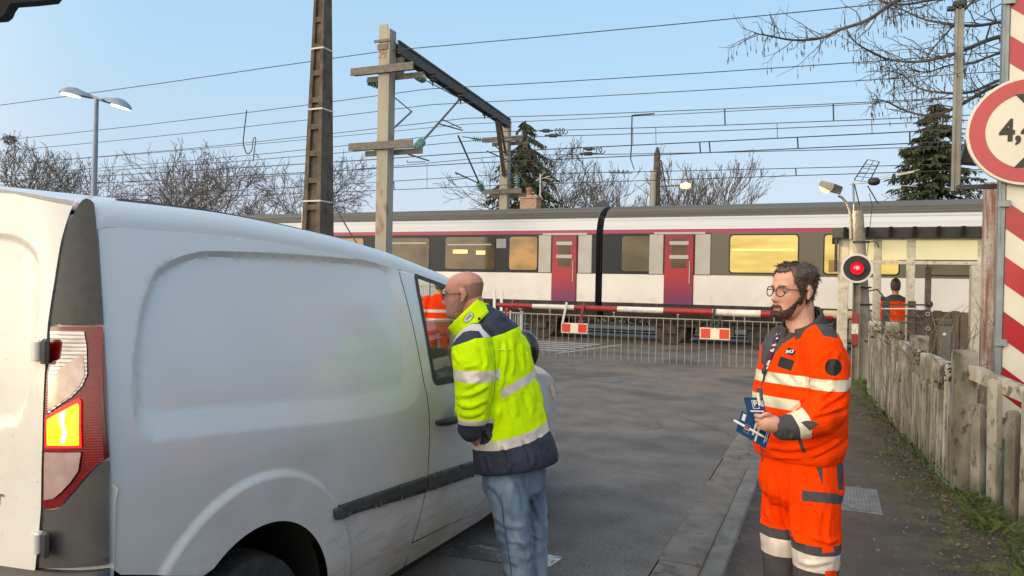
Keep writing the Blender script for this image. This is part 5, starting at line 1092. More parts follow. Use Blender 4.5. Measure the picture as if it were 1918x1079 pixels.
TR = [(10, 236, 58, 0, "tall bare tree at the photo's left edge with a dark nest"), (72, 262, 60, 1, "bare tree between the left edge and the blue lamp post"), (128, 285, 62, 2, "low wide bare tree just left of the blue lamp post"), (228, 252, 58, 0, "tall bare tree just right of the blue lamp post"), (285, 290, 62, 1, "bare tree left of the gap in the treeline"), (452, 292, 50, 1, "broad bare tree whose crown spreads left of the dark pole"), (528, 296, 52, 0, "bare tree directly left of the dark pole"), (560, 335, 48, 2, "olive bushy bare tree tucked against the dark pole"), (640, 365, 70, 2, "low bare tree between the dark pole and the pale mast"), (1068, 292, 54, 0, "bare tree right of the spruce behind the far mast"), (1128, 345, 66, 2, "low bare tree above the gap between coaches"), (1190, 316, 62, 3, "upright bare tree left of the distant pole with a lamp"), (1268, 288, 60, 3, "upright bare tree right of the distant pole with a lamp"), (1222, 300, 64, 3, "upright bare tree directly behind the distant pole"), (1690, 340, 46, 1, "small bare tree behind the tv aerial")]
used = set()
for i, (px, py, D, k, lb) in enumerate(TR):
    p = at(px, py+3, D=D); hk = float(np.percentile([v.co.z for v in [c for c in kids(protos[k]) if c.name.startswith('crown')][0].data.vertices], 98.5)); sc3 = (p.z+.3)/hk
    o = protos[k] if k not in used else copy_tree(protos[k]); used.add(k)
    o.location = (p.x, p.y, -.3); o.rotation_euler = (0, 0, i*1.7); o.scale = (sc3*.98, sc3*.98, sc3); o["label"] = lb
nest = MB(); p = at(17, 262, D=57.5); rn = random.Random(4)
for k in range(160): a = V((rn.gauss(0, 1), rn.gauss(0, 1), rn.gauss(0, .7))).normalized(); q = p+a*.35; nest.bar(q, q+V((rn.uniform(-1, 1), rn.uniform(-1, 1), rn.uniform(-.5, .5)))*.3, .03)
tag(nest.build("bird_nest", bark, loc=tuple(p)), "dark ball of twigs high in the leftmost bare tree", "nest")
# spruces
nd_ = mat("spruce_needles", (.022, .034, .014), .9, c2=(.07, .085, .035), ns=1.6); nd2 = mat("spruce_needles_light", (.05, .065, .03), .9, c2=(.10, .10, .05), ns=2)
def spruce(name, label, px, ptop, D, wpx, seed, droop, sparse):
    p = at(px, ptop, D=D); h = p.z+.3; Rm = wpx/2*D/F; rn = random.Random(seed); base = V((p.x, p.y, -.3)); r = thing(name, label, "tree", tuple(base), "spruces beyond the railway")
    b = MB(); b.tube([base, base+V((.05, .05, h*.5)), base+V((0, 0, h))], [.22, .13, .02], 8); b.build("trunk", bark, r)
    b = MB()
    for c in range(int(210*sparse)):
        t = rn.uniform(.10, 1)**.9; z = h*t; L = Rm*1.75*(1-t)**.62*rn.uniform(.6, 1.1)+.1; a = rn.uniform(0, 2*pi); d = V((cos(a), sin(a), 0)); q = base+V((0, 0, z)); pts = [q]
        for s in range(6): pts.append(q+d*(L*(s+1)/6)+V((0, 0, -droop*L*((s+1)/6)**1.4*.6+.12*L*((s+1)/6)**3)))
        b.tube(pts, [.03, .025, .02, .016, .012, .01, .006], 3, cap=False)
        for s in range(1, 7):
            for _k in range(int(9*min(1, .45+L/2.5))):
                e = pts[s]+(pts[s-1]-pts[s])*rn.random(); g = V((rn.gauss(0, .5), rn.gauss(0, .5), -rn.uniform(.4, 1.4)*droop-.1)); g = (g+d*.5).normalized()*rn.uniform(.16, .46); n_ = g.cross(V((rn.gauss(0, 1), rn.gauss(0, 1), rn.gauss(0, 1)))).normalized()*rn.uniform(.03, .075)
                b.add([e-n_*.5, e+g*.5-n_, e+g, e+g*.5+n_], [(0, 1, 2, 3)])
    b.build("crown", [nd_, nd2][seed % 2], r, fix=False)
spruce("spruce_tree", "drooping dark spruce behind the far pale mast and brick chimney", 985, 226, 47, 180, 4, 1.1, 1.3)
spruce("spruce_tree", "dark bushy spruce behind the tv aerial and round sign", 1752, 195, 34, 165, 6, .55, 1.5)
# overhanging bare tree at the right: its trunk stands beyond the frame
lime = mat("lime_twigs", (.06, .05, .04), .9, c2=(.11, .09, .07), ns=8)
rt = thing("bare_street_tree", "near bare tree whose twigs with hanging seeds reach in from the top right", "tree", (4.2, 9.3, 0))
b = MB(); b.tube([(4.2, 9.3, -.2), (4.2, 9.32, 2), (4.1, 9.2, 4.2), (4.0, 9.0, 6.5)], [.24, .2, .16, .08], 12); b.build("trunk", lime, rt, True)
rn = random.Random(2); cr = MB()
def twig(pts, r0, r1, lv):
    n = len(pts); cr.tube(pts, [r0+(r1-r0)*i/(n-1) for i in range(n)], 6 if lv == 0 else 4, cap=False)
    for i in range(1, n):
        q = pts[i]; d = (pts[i]-pts[i-1]).normalized()
        if lv == 0:
            for s_ in (-1, 1):
                if rn.random() < .52:
                    L = rn.uniform(.18, .55)*(1 if i < n*.8 else .6); up_ = V((rn.gauss(0, .15), rn.gauss(0, .3), s_*rn.uniform(.3, .9))); dd = (d*.8+up_).normalized(); pp = [q]
                    for k in range(6): dd = (dd+d*.12+V((rn.gauss(0, .18), rn.gauss(0, .18), rn.gauss(0, .14)+.05))).normalized(); pp.append(pp[-1]+dd*L/6)
                    twig(pp, max(r0*(1-i/n)*.45, .0042), .0022, 1)
        elif lv == 1:
            if rn.random() < .42:
                L = rn.uniform(.05, .15); e = q+(d*.6+V((rn.gauss(0, .5), rn.gauss(0, .5), rn.gauss(0, .6)))).normalized()*L; cr.tube([q, e], [.0026, .0016], 3, cap=False)
            if rn.random() < .40:
                e = q+V((rn.gauss(0, .02), rn.gauss(0, .02), -rn.uniform(.05, .14))); cr.tube([q, e], [.0014, .0014], 3, cap=False); cr.tube([e, e+V((.004, 0, -.04))], [.0045, .0025], 4)
LB = [([(1960, -60), (1800, -45), (1700, -8), (1665, 10), (1625, 38), (1575, 55), (1535, 72), (1485, 75), (1440, 67), (1412, 62)], 6.9, .020),
      ([(1960, -20), (1850, -6), (1760, -2), (1700, 8), (1668, 6), (1640, -4)], 7.2, .014),
      ([(1990, 20), (1930, 34), (1880, 40), (1830, 48), (1780, 45), (1730, 36), (1690, 18), (1660, 6)], 6.9, .015),
      ([(1990, 40), (1910, 62), (1860, 72), (1810, 92), (1770, 106), (1715, 116), (1660, 110), (1615, 88), (1588, 66)], 6.6, .017),
      ([(2000, 100), (1920, 135), (1868, 152), (1820, 172), (1770, 174), (1720, 165), (1690, 140), (1662, 132)], 6.7, .014),
      ([(2000, 130), (1920, 160), (1868, 160), (1810, 190), (1770, 210), (1730, 216), (1690, 205), (1660, 190), (1634, 186)], 6.8, .015),
      ([(1960, 60), (1880, 95), (1820, 118), (1780, 122), (1735, 135), (1700, 128)], 7.3, .011),
      ([(1960, -80), (1860, -30), (1810, 15), (1775, 60), (1750, 88), (1735, 110)], 7.0, .012)]
for L_, D, r in LB:
    pts = spline([at(x, y, D=D+.35*sin(i*1.3)) for i, (x, y) in enumerate(L_)], 4); hub = V((4.05, 9.1, 4.6)); pts = [hub, (hub+pts[0])/2+V((0, 0, .2))]+pts; twig([V(q) for q in pts], r*1.5, .004, 0)
cr.build("crown", lime, rt, fix=False)
# ------------------------------------------------------------------ houses behind the train
bnt = bpy.data.materials.new("chimney_brick"); bnt.use_nodes = True; n_ = bnt.node_tree; bb_ = n_.nodes["Principled BSDF"]; bt2 = n_.nodes.new("ShaderNodeTexBrick"); tcx = n_.nodes.new("ShaderNodeTexCoord"); mpx = n_.nodes.new("ShaderNodeMapping"); mpx.inputs[2].default_value = (radians(90), 0, 0)
n_.links.new(tcx.outputs["Object"], mpx.inputs[0]); n_.links.new(mpx.outputs[0], bt2.inputs[0]); bt2.inputs["Scale"].default_value = 4; bt2.inputs["Color1"].default_value = (.30, .15, .10, 1); bt2.inputs["Color2"].default_value = (.42, .25, .17, 1); bt2.inputs["Mortar"].default_value = (.45, .38, .32, 1); n_.links.new(bt2.outputs[0], bb_.inputs["Base Color"]); bb_.inputs["Roughness"].default_value = .9
wallm = mat("house_render", (.42, .38, .32), .9, c2=(.5, .46, .4), ns=2); slate = mat("house_slate", (.035, .036, .042), .7, c2=(.06, .06, .07), ns=6); tilem = mat("clay_tile", (.26, .10, .06), .85, c2=(.34, .15, .09), ns=12)
def house(label, px, D, w_, dpt, eave, ridge, roofm, chim=None, hip=0):
    c = at(px, 500, D=D); x0, x1, y0, y1 = c.x-w_/2, c.x+w_/2, c.y, c.y+dpt; r = thing("house", label, "house", (c.x, c.y, -.1), None)
    b = MB(); b.box((x0, y0, -.2), (x1, y1, eave)); wl = b.build("wall", wallm, r)
    e = .35; b = MB(); yr = (y0+y1)/2; vs = [(x0-e, y0-e, eave), (x1+e, y0-e, eave), (x1+e, y1+e, eave), (x0-e, y1+e, eave), (x0-e+hip, yr, ridge), (x1+e-hip, yr, ridge)]; b.add(vs, [(0, 1, 5, 4), (2, 3, 4, 5), (1, 2, 5), (3, 0, 4), (3, 2, 1, 0)]); rf = b.build("roof", roofm, r)
    for wx in (-.25, .25): b = MB(); b.cbox((c.x+wx*w_-.5, y0-.05, 1.1), (c.x+wx*w_+.5, y0-.005, 2.2), .01); wn = b.build("window", w_dim, r); b = MB(); b.cbox((c.x+wx*w_-.6, y0-.12, 1.02), (c.x+wx*w_+.6, y0-.005, 1.09), .01); b.build("sill", wallm, wn)
    b = MB(); b.cbox((c.x-.45, y0-.06, -.1), (c.x+.45, y0-.005, 1.05), .01); b.build("door", t_under, r)
    if chim:
        (cx0, cx1, cy0) = chim; Yc = c.y+.4; a0 = at(cx0, cy0, Y=Yc); a1 = at(cx1, cy0, Y=Yc); b = MB(); b.cbox((a0.x, Yc, eave-1), (a1.x, Yc+.7, a0.z), .01); b.cbox((a0.x-.05, Yc-.05, a0.z-.16), (a1.x+.05, Yc+.75, a0.z-.04), .01); b.build("chimney", bnt, rf)
        q = at((cx0+cx1)/2+2, cy0, Y=Yc+.35); b = MB(); b.lathe([(.16, -.02), (.14, .2), (.17, .24), (.17, .36), (.12, .4)], q, n=14); b.build("chimney_pot", tilem, rf, True)
    return r
house("low house behind the train showing its brick chimney and red pot", 1010, 38, 9, 7, 2.6, 4.2, tilem, (974, 1005, 366))
hq = at(1105, 372, D=52); house("house whose dark slate hip roof peeks over the train", 1105, 52, 5.5, 5.5, 4.2, hq.z+.15, slate, None, 2.9)
ha = thing("roof_aerial", "thin pale aerial mast rising beside the brick chimney", "aerial", tuple(at(1012, 420, D=40))); b = MB(); b.tube([at(1011, 470, D=40), at(1012, 325, D=40)], .03, 6); b.build("mast", tb, ha)
for x0, y0, x1, y1 in ((1012, 332, 1020, 322), (1013, 335, 1030, 330), (1020, 333, 1036, 337)): b = MB(); b.tube([at(x0, y0, D=40), at(x1, y1, D=40)], .018, 4); b.build("rod", tb, ha)
# ------------------------------------------------------------------ mesh fence beyond the van
mf = thing("mesh_fence", "pale welded mesh fence panel seen through the van's windows", "fence", tuple(at(800, 620, D=13.6)), None)
q0, q1 = at(700, 540, D=13.4), at(900, 540, D=14.2); zt, zb = at(800, 533, D=13.8).z, -.03; dq = q1-q0; dq.z = 0
mfm = mat("mesh_white", (.55, .56, .56), .5)
b = MB()
for k in range(61): t = k/60; b.bar((q0.x+dq.x*t, q0.y+dq.y*t, zb), (q0.x+dq.x*t, q0.y+dq.y*t, zt), .012)
b.build("vertical_rods", mfm, mf)
b = MB()
for k in range(9): z = zb+.05+(zt-zb-.08)*k/8; b.bar((q0.x, q0.y, z), (q1.x, q1.y, z), .014)
b.build("horizontal_rods", mfm, mf)
for t in (0, .5, 1): b = MB(); b.bar((q0.x+dq.x*t, q0.y+dq.y*t, zb-.1), (q0.x+dq.x*t, q0.y+dq.y*t, zt+.05), .05); b.build("post", mfm, mf)
# low scrub on the far side of the tracks
for i in range(12):
    X0 = -34+i*4.1; rn = random.Random(70+i); sb = thing("scrub_bush", "low brown scrub bush on the far side of the tracks", "bush", (X0, 31, -.1), "scrub beyond the tracks"); b = MB()
    for k in range(900):
        a = rn.uniform(0, 2*pi); rr = rn.random()**.5; p = V((X0+2.3*rr*cos(a), 31+1.1*rr*sin(a), rn.uniform(0, 1.5)*(1-.5*rr*rr)*(1+.3*sin(X0)))); g = V((rn.gauss(0, 1), rn.gauss(0, 1), rn.gauss(.4, 1))).normalized()*rn.uniform(.1, .25); n2 = g.cross(V((rn.gauss(0, 1), rn.gauss(0, 1), rn.gauss(0, 1)))).normalized()*.05; b.add([p-g, p+n2, p+g, p-n2], [(0, 1, 2, 3)])
    b.build("foliage", scrub_m, sb, fix=False); b = MB()
    for k in range(5): b.tube([(X0+.3*(k-2), 31, -.1), (X0+.5*(k-2), 31.1, .9)], [.03, .015], 4)
    b.build("stems", bark, sb)
# dark hedge out of view to the right, added to darken the van's flank
hg = thing("added_hedge", "dark evergreen garden hedge behind the picket fence", "hedge", (5.2, 4, 0))
rn = random.Random(9); b = MB()
for k in range(9000):
    p = V((rn.uniform(4.5, 5.9), rn.uniform(-9, 6.2), rn.uniform(.05, 2.5))); a = V((rn.gauss(0, 1), rn.gauss(0, 1), rn.gauss(0, 1))).normalized()*rn.uniform(.06, .14); n2 = a.cross(V((rn.gauss(0, 1), rn.gauss(0, 1), rn.gauss(0, 1)))).normalized()*.06
    b.add([p-a, p+n2, p+a, p-n2], [(0, 1, 2, 3)])
b.build("foliage", grn, hg, fix=False)
b = MB()
for k in range(12): y = -8.5+k*1.3; b.tube([(5.2, y, -.1), (5.25, y+.1, 1.2), (5.2, y, 2.2)], [.05, .04, .02], 6)
b.build("stems", bark, hg)["kind"] = "stuff"

def spline_px(L_): return L_
# unidentified dark shape at top left, built as a panel on an added post
PD = 3.6; op = thing("overhead_panel", "unidentified black round cornered edge hanging into the top left corner", "sign", tuple(at(-260, 900, D=PD))); pf = [at(x, y, D=PD) for x, y in spline_px([(-240, 40), (-60, 38), (0, 33), (9, 26), (14, 14), (20, 6), (60, 3), (96, -1), (120, -30), (120, -120), (-240, -120)])]
b = MB(); b.prism(pf, fw*.06); b.build("panel", dark, op)
q0 = at(-215, 200, D=PD+.1); b = MB(); b.tube([(q0.x, q0.y, -.1), (q0.x, q0.y, at(-215, -60, D=PD+.1).z)], .035, 12); b.build("post", zincp, op, True)
# ------------------------------------------------------------------ people
def fuse(mb, voxel, it=4, fac=.5):
    """weld overlapping closed shapes into one continuous surface"""
    me = bpy.data.meshes.new("t"); me.from_pydata(mb.v, [], mb.f)
    bm = bmesh.new(); bm.from_mesh(me); bmesh.ops.recalc_face_normals(bm, faces=bm.faces); bm.to_mesh(me); bm.free()
    o = bpy.data.objects.new("t", me); COL.objects.link(o)
    r = o.modifiers.new("r", 'REMESH'); r.mode = 'VOXEL'; r.voxel_size = voxel
    if it: s = o.modifiers.new("s", 'SMOOTH'); s.iterations = it; s.factor = fac
    dg = bpy.context.evaluated_depsgraph_get(); dg.update(); m2 = bpy.data.meshes.new_from_object(o.evaluated_get(dg)); bpy.data.objects.remove(o)
    bm = bmesh.new(); bm.from_mesh(m2); bm.normal_update(); return bm
def topx(p):
    d = V(p)-EYE; z = d.dot(fw); return (CX+F*d.dot(CR)/z, CY-F*d.dot(CU)/z)
def cut_plane(bm, co, no, sel=None):
    fs = [f for f in bm.faces if sel is None or sel(f.calc_center_median())]
    es = {e for f in fs for e in f.edges}; vs = {v for f in fs for v in f.verts}
    bmesh.ops.bisect_plane(bm, geom=list(vs)+list(es)+fs, plane_co=co, plane_no=no, dist=1e-5)
def paint_px(bm, poly, idx, maxd=9, front=True):
    """colour the part of the surface that the outline (photo pixels) covers on the near side, with clean edges"""
    P = [V((a, b)) for a, b in poly]; n = len(P); x0, x1 = min(p.x for p in P)-6, max(p.x for p in P)+6; y0, y1 = min(p.y for p in P)-6, max(p.y for p in P)+6
    inb = lambda c: (lambda q: x0 < q[0] < x1 and y0 < q[1] < y1)(topx(c)) and (c-EYE).dot(fw) < maxd
    for i in range(n):
        a, b = P[i], P[(i+1) % n]; A = at(a.x, a.y, D=1)-EYE; B = at(b.x, b.y, D=1)-EYE; no = A.cross(B)
        if no.length < 1e-9: continue
        e = b-a; l2 = e.length_squared
        def near(c):
            if not inb(c): return False
            q = V(topx(c)); t = max(0, min(1, (q-a).dot(e)/l2)); return (q-a-e*t).length < 9
        cut_plane(bm, EYE, no.normalized(), near)
    bm.normal_update(); pp = [tuple(p) for p in P]; fs = [f for f in bm.faces if inb(f.calc_center_median()) and (not front or f.normal.dot(f.calc_center_median()-EYE) < 0)]
    if not fs: return
    q = np.array([topx(f.calc_center_median()) for f in fs]); k = inpoly(pp, q[:, 0], q[:, 1])
    for f, kk in zip(fs, k):
        if kk: f.material_index = idx
def wrinkle(bm, amp, sc=(7, 7, 14), seed=0, fn=None):
    bm.normal_update()
    for v in bm.verts:
        p = v.co; n1 = noise.noise((p.x*sc[0]+seed, p.y*sc[1], p.z*sc[2])); n2 = noise.noise((p.x*sc[0]*2.3, p.y*sc[1]*2.3+seed, p.z*sc[2]*2.1)); r = (1-abs(n1)*2.2)*.6+n2*.5
        v.co = p+v.normal*amp*r*(fn(p) if fn else 1)
def fold_px(bm, folds, D0):
    """sewn-in folds of cloth: each is (polyline in photo pixels, half width px, height m); a ridge with a groove beside it"""
    bm.normal_update(); vs = [v for v in bm.verts if v.normal.dot(v.co-EYE) < 0]; P = np.array([topx(v.co) for v in vs]); disp = np.zeros(len(vs))
    for pts, w_, a_ in folds:
        A = np.array([tuple(p)[:2] for p in spline([V((x, y, 0)) for x, y in pts], 4)]); d = np.full(len(vs), 1e9); sgn = np.zeros(len(vs)); tt_ = np.zeros(len(vs))
        for i in range(len(A)-1):
            e = A[i+1]-A[i]; l = max(e@e, 1e-9); t = np.clip(((P-A[i])@e)/l, 0, 1); r = P-A[i]-t[:, None]*e; dd = np.hypot(r[:, 0], r[:, 1]); cr_ = (e[0]*r[:, 1]-e[1]*r[:, 0]); k = dd < d; d = np.where(k, dd, d); sgn = np.where(k, np.sign(cr_), sgn); tt_ = np.where(k, (i+t)/(len(A)-1), tt_)
        s_ = d*sgn; env = np.clip(np.minimum(tt_, 1-tt_)*5+.15, 0, 1); disp += a_*env*(np.exp(-(s_/w_)**2)-.9*np.exp(-((s_-w_*1.7)/(w_*.9))**2))
    for v, d_ in zip(vs, disp): v.co += v.normal*float(d_)
def to_obj(bm, name, mats, parent, smooth=True):
    o_ = org(parent); 
    for v in bm.verts: v.co -= o_
    me = bpy.data.meshes.new(name); bm.to_mesh(me); bm.free()
    for m in mats: me.materials.append(m)
    if smooth: me.polygons.foreach_set("use_smooth", [True]*len(me.polygons))
    o = bpy.data.objects.new(name, me); COL.objects.link(o); o.parent = parent; return o
HZ = np.array([(-.120, .050, .005, .014), (-.114, .072, -.008, .030), (-.104, .086, -.02, .042), (-.090, .091, -.034, .050), (-.072, .089, -.05, .0555), (-.05, .087, -.064, .0605), (-.025, .087, -.077, .066), (0, .087, -.088, .0705), (.03, .093, -.096, .074), (.06, .089, -.099, .0755), (.082, .074, -.092, .070), (.098, .052, -.076, .058), (.109, .026, -.056, .041), (.1155, .002, -.036, .022), (.118, -.018, -.020, .003)])
def gs(x, s): return exp(-(x/s)**2)
def head_pt(z, ph, off=0):
    f = float(np.interp(z, HZ[:, 0], HZ[:, 1])); b = float(np.interp(z, HZ[:, 0], HZ[:, 2])); w = float(np.interp(z, HZ[:, 0], HZ[:, 3]))
    c, ax = (f+b)/2+.004, (f-b)/2; cp, sp = cos(ph), sin(ph)
    x = c+ax*(abs(cp)**.92)*(1 if cp > 0 else -1); y = w*(abs(sp)**.88)*(1 if sp > 0 else -1)
    if cp > 0 and -.12 < z < .09:
        nz = np.interp(z, [-.062, -.050, -.044, -.036, -.024, 0, .014, .03], [0, .004, .018, .030, .0265, .014, .007, 0])
        x += nz*gs(y, .0115+.006*max(0, min(1, (-z-.015)/.03)))
        for s in (-1, 1):
            x -= .011*gs(y-s*.031, .015)*gs(z-.000, .012); x += .005*gs(y-s*.03, .022)*gs(z-.020, .009)+.004*gs(y-s*.042, .02)*gs(z+.034, .018)
            x += .007*gs(y-s*.012, .008)*gs(z+.043, .008)
        x += .0065*gs(y, .022)*gs(z+.066, .006)+.006*gs(y, .02)*gs(z+.081, .006)-.004*gs(y, .026)*gs(z+.0735, .0035)+.006*gs(y, .02)*gs(z+.102, .011)
    return V((x+off*cp, y+off*sp, z))
class Head:
    def __init__(s, c, f, tilt=0, roll_=0, scale=1.0):
        f = V(f); f.z = 0; f.normalize(); l = V((0, 0, 1)).cross(f); s.R = Matrix.Rotation(roll_, 3, f) @ Matrix.Rotation(tilt, 3, l) @ Matrix((f, l, V((0, 0, 1)))).transposed(); s.c = V(c); s.k = scale
    def w(s, p): return s.c+s.R@(V(p)*s.k)
    def skin(s, mb):
        zs = list(np.linspace(-.1198, .1179, 76)); rows = [[s.w(head_pt(z, 2*pi*k/80)) for k in range(80)] for z in zs]; mb.grid(rows, True, True)
        for sd in (-1, 1):   # ears
            for (x, z, r) in ((-.012, .016, .014), (-.018, .004, .015), (-.014, -.010, .0125), (-.008, -.024, .009)):
                rr = []; cc = V((x, sd*.0755, z))
                for j in range(9): a = -pi/2+pi*j/8; rr.append([s.w(cc+V((r*cos(a)*cos(t), sd*abs(0)+.0065*cos(a)*sin(t)+sd*.003, r*1.15*sin(a)))) for t in np.linspace(0, 2*pi, 13)[:-1]])
                mb.grid(rr, True, True)
    def shell(s, name, mask, off, m, par, nz=90, nph=110, seed=0, amp=.004, stray=0, sl=.03, sr=.0012, flow=None):
        zs = np.linspace(-.118, .1178, nz); b = MB(); idx = {}; rn = random.Random(seed)
        def pt(i, k):
            if (i, k) not in idx:
                ph = 2*pi*k/nph; z = zs[i]; p = head_pt(z, ph); mval = mask(z, ph, p); o = off(z, ph, p)*max(0, min(1, mval*2.2))+amp*noise.noise((p.x*60+seed, p.y*60, p.z*130))*.8+amp*noise.noise((p.x*25, p.y*25+seed, p.z*25))
                n = V((p.x*.9+.005, p.y*1.2, p.z*(.9 if z > .02 else .1))).normalized(); idx[(i, k)] = len(b.v); b.v.append(tuple(s.w(p+n*max(o, -.004))))
            return idx[(i, k)]
        for i in range(nz-1):
            for k in range(nph):
                ph = 2*pi*(k+.5)/nph; z = (zs[i]+zs[i+1])/2
                if mask(z, ph, head_pt(z, ph))+.35*noise.noise((ph*14, z*160, seed)) > 0: b.f.append((pt(i, k), pt(i, (k+1) % nph), pt(i+1, (k+1) % nph), pt(i+1, k))); b.mi.append(0)
        for _i in range(stray):
            z = rn.uniform(-.11, .117); ph = rn.uniform(0, 2*pi); p = head_pt(z, ph)
            if mask(z, ph, p) < -.1: continue
            n = V((p.x*.9+.005, p.y*1.2, p.z*(.9 if z > .02 else .1))).normalized(); o = off(z, ph, p); q = p+n*max(0, o-.004); g = flow(p) if flow else V((-.6, 0, -.4)); g = (g+V((rn.gauss(0, .3), rn.gauss(0, .3), rn.gauss(0, .3))))*sl*rn.uniform(.5, 1.2)
            b.tube([s.w(q), s.w(q+g*.5+n*.004), s.w(q+g+n*.002)], [sr*1.6, sr*1.3, sr*.4], 3, cap=False)
        return b.build(name, m, par, True, fix=False)
    def glasses(s, par, m, lensm, round_=True, xf=.107, z=.0):
        g = MB()
        for sd in (-1, 1):
            rx, rz = (.024, .021) if round_ else (.027, .016); ring_ = [s.w(V((xf-.010*(abs(cos(t)*rx+.033)/.06)**2, sd*(.033+rx*cos(t)), z-.002+rz*sin(t)))) for t in np.linspace(0, 2*pi, 29)]; g.tube(ring_, .0024, 6)
            g.tube([s.w(V((xf-.012, sd*.058, z+.006))), s.w(V((.055, sd*.074, z+.008))), s.w(V((-.004, sd*.080, z+.010))), s.w(V((-.022, sd*.079, z-.004)))], .0022, 6)
        g.tube([s.w(V((xf-.001, -.010, z+.004))), s.w(V((xf+.002, 0, z+.007))), s.w(V((xf-.001, .010, z+.004)))], .0022, 6)
        o = g.build("glasses", m, par, True)
        return o
    def eyes(s, par, wm, im):
        for sd in (-1, 1):
            b = MB(); blob(b, (0, 0, 0), (.0118, .0118, .0118), 14, 10, 1); b.v = [tuple(s.w(V(p)+V((.0715, sd*.031, -.001)))) for p in b.v]; e = b.build("eye", wm, par, True)
            b = MB(); b.lathe([(.0001, .0122), (.0054, .0112)], (0, 0, 0), (1, 0, 0), 12, cap=False); b.v = [tuple(s.w(V(p)+V((.0715, sd*.031, -.001)))) for p in b.v]; b.build("iris", im, e)
            b = MB(); b.tube([s.w(head_pt(.0215, a)+V((.0015, 0, 0))) for a in np.linspace(sd*.17, sd*.62, 6)], [.002, .0034, .0036, .0034, .003, .001], 5); b.build("eyebrow", hair_m, par, True)
def skinmat(name, a, b): m = mat(name, a, .5, c2=b, ns=26, detail=4, bump=.12, bs=220, spec=.4); m.node_tree.nodes["Principled BSDF"].inputs["Subsurface Weight"].default_value = .12; m.node_tree.nodes["Principled BSDF"].inputs["Subsurface Radius"].default_value = (.012, .004, .002); layer(m, (.42, .12, .08), 9, .45, .75, amount=.35); return m
skin_o = skinmat("skin_fair", (.56, .285, .20), (.63, .35, .255)); skin_y = skinmat("skin_ruddy", (.47, .21, .15), (.54, .27, .20))
hair_m = mat("hair_brown", (.045, .029, .019), .5, c2=(.10, .066, .045), ns=90, stretch=(1, 1, .3)); beard_m = mat("beard_brown", (.032, .017, .010), .6, c2=(.075, .042, .025), ns=120); stub = mat("stubble", (.20, .12, .09), .8, c2=(.15, .10, .08), ns=200)
eyew = mat("eye_white", (.34, .30, .28), .3); iris = mat("iris_brown", (.03, .02, .012), .1); frame_m = mat("glasses_frame", (.05, .03, .03), .25, coat=.5)
org_m = mat("hi_vis_orange", (.97, .058, .0), .85, c2=(.90, .050, .0), ns=5, bump=.35, bs=160, spec=.08); gry = mat("charcoal_cloth", (.045, .042, .046), .85, c2=(.07, .066, .07), ns=9, bump=.3, bs=200)
refl = mat("reflective_tape", (.62, .60, .44), .4, c2=(.70, .68, .52), ns=12, metal=.1, bump=.2, bs=60); refl_w = mat("reflective_tape_pale", (.62, .56, .50), .4, c2=(.72, .66, .60), ns=12, metal=.1, bump=.2, bs=60); patchb = mat("patch_black", (.008, .008, .009), .7)
yel = mat("hi_vis_yellow", (.68, .97, .0), .75, c2=(.60, .92, .0), ns=5, bump=.35, bs=140, spec=.12); navy = mat("navy_cloth", (.016, .022, .045), .7, c2=(.03, .038, .065), ns=6, bump=.3, bs=160)
_b = yel.node_tree.nodes["Principled BSDF"]
jean = mat("denim", (.075, .135, .215), .9, c2=(.20, .29, .39), ns=5, bump=.35, bs=260, stretch=(1.6, 1.6, .5), detail=8); layer(jean, (.34, .43, .50), 3.5, .52, .78, amount=.55, stretch=(2, 2, .6)); layer(jean, (.07, .11, .17), 6, .5, .7, amount=.5, stretch=(3, 3, .8))
shoe_m = mat("dark_shoe", (.02, .018, .016), .6)
def frame(D0): return lambda x, y, dd=0: at(x, y, D=D0+dd)
CXv = V((CR.x, CR.y, 0)).normalized(); FWv = V((fw.x, fw.y, 0)).normalized()
def cam_dir(x, d): return (CXv*x+FWv*d).normalized()
def stack(mb, secs, f, s, n=36, pw=.85, tilt=0):
    """closed stack of rounded cross sections: (centre, half width along s, half depth along f)"""
    rows = [[c+s*(a*(abs(sin(t))**pw)*(1 if sin(t) > 0 else -1))+(f-V((0, 0, tilt)))*(b*(abs(cos(t))**pw)*(1 if cos(t) > 0 else -1)) for t in np.linspace(0, 2*pi, n+1)[:-1]] for c, a, b in secs]
    mb.grid(rows, True, True)
def limb(mb, pts, rs, k=5, n=16):
    P = spline(pts, k); R_ = [x[0] for x in spline([V((r, 0, 0)) for r in rs], k)]; mb.tube(P, R_, n)
    for i in (0, -1): blob(mb, P[i], (R_[i],)*3, 14, 8, 1)
def shoe(name, ank, f, m, par, L=.29):
    f = V(f); s = V((-f.y, f.x, 0)); b = MB(); rows = []
    for t, w_, h_ in ((-.08, .03, .05), (-.06, .04, .085), (0, .044, .10), (.06, .045, .085), (.12, .05, .06), (.17, .046, .045), (.205, .03, .03), (.215, .008, .018)): rows.append([V((ank.x, ank.y, PZ))+f*t+s*(w_*cos(a))+V((0, 0, max(0, h_*.5+h_*.5*sin(a)))) for a in np.linspace(0, 2*pi, 17)[:-1]])
    b.grid(rows, True, True); return b.build(name, m, par, True)
def finger(mb, pts, r): P = spline(pts, 4); n = len(P); mb.tube(P, [r*(1-.22*i/(n-1)) for i in range(n)], 8); blob(mb, P[-1], (r*.8,)*3, 8, 6, 1)
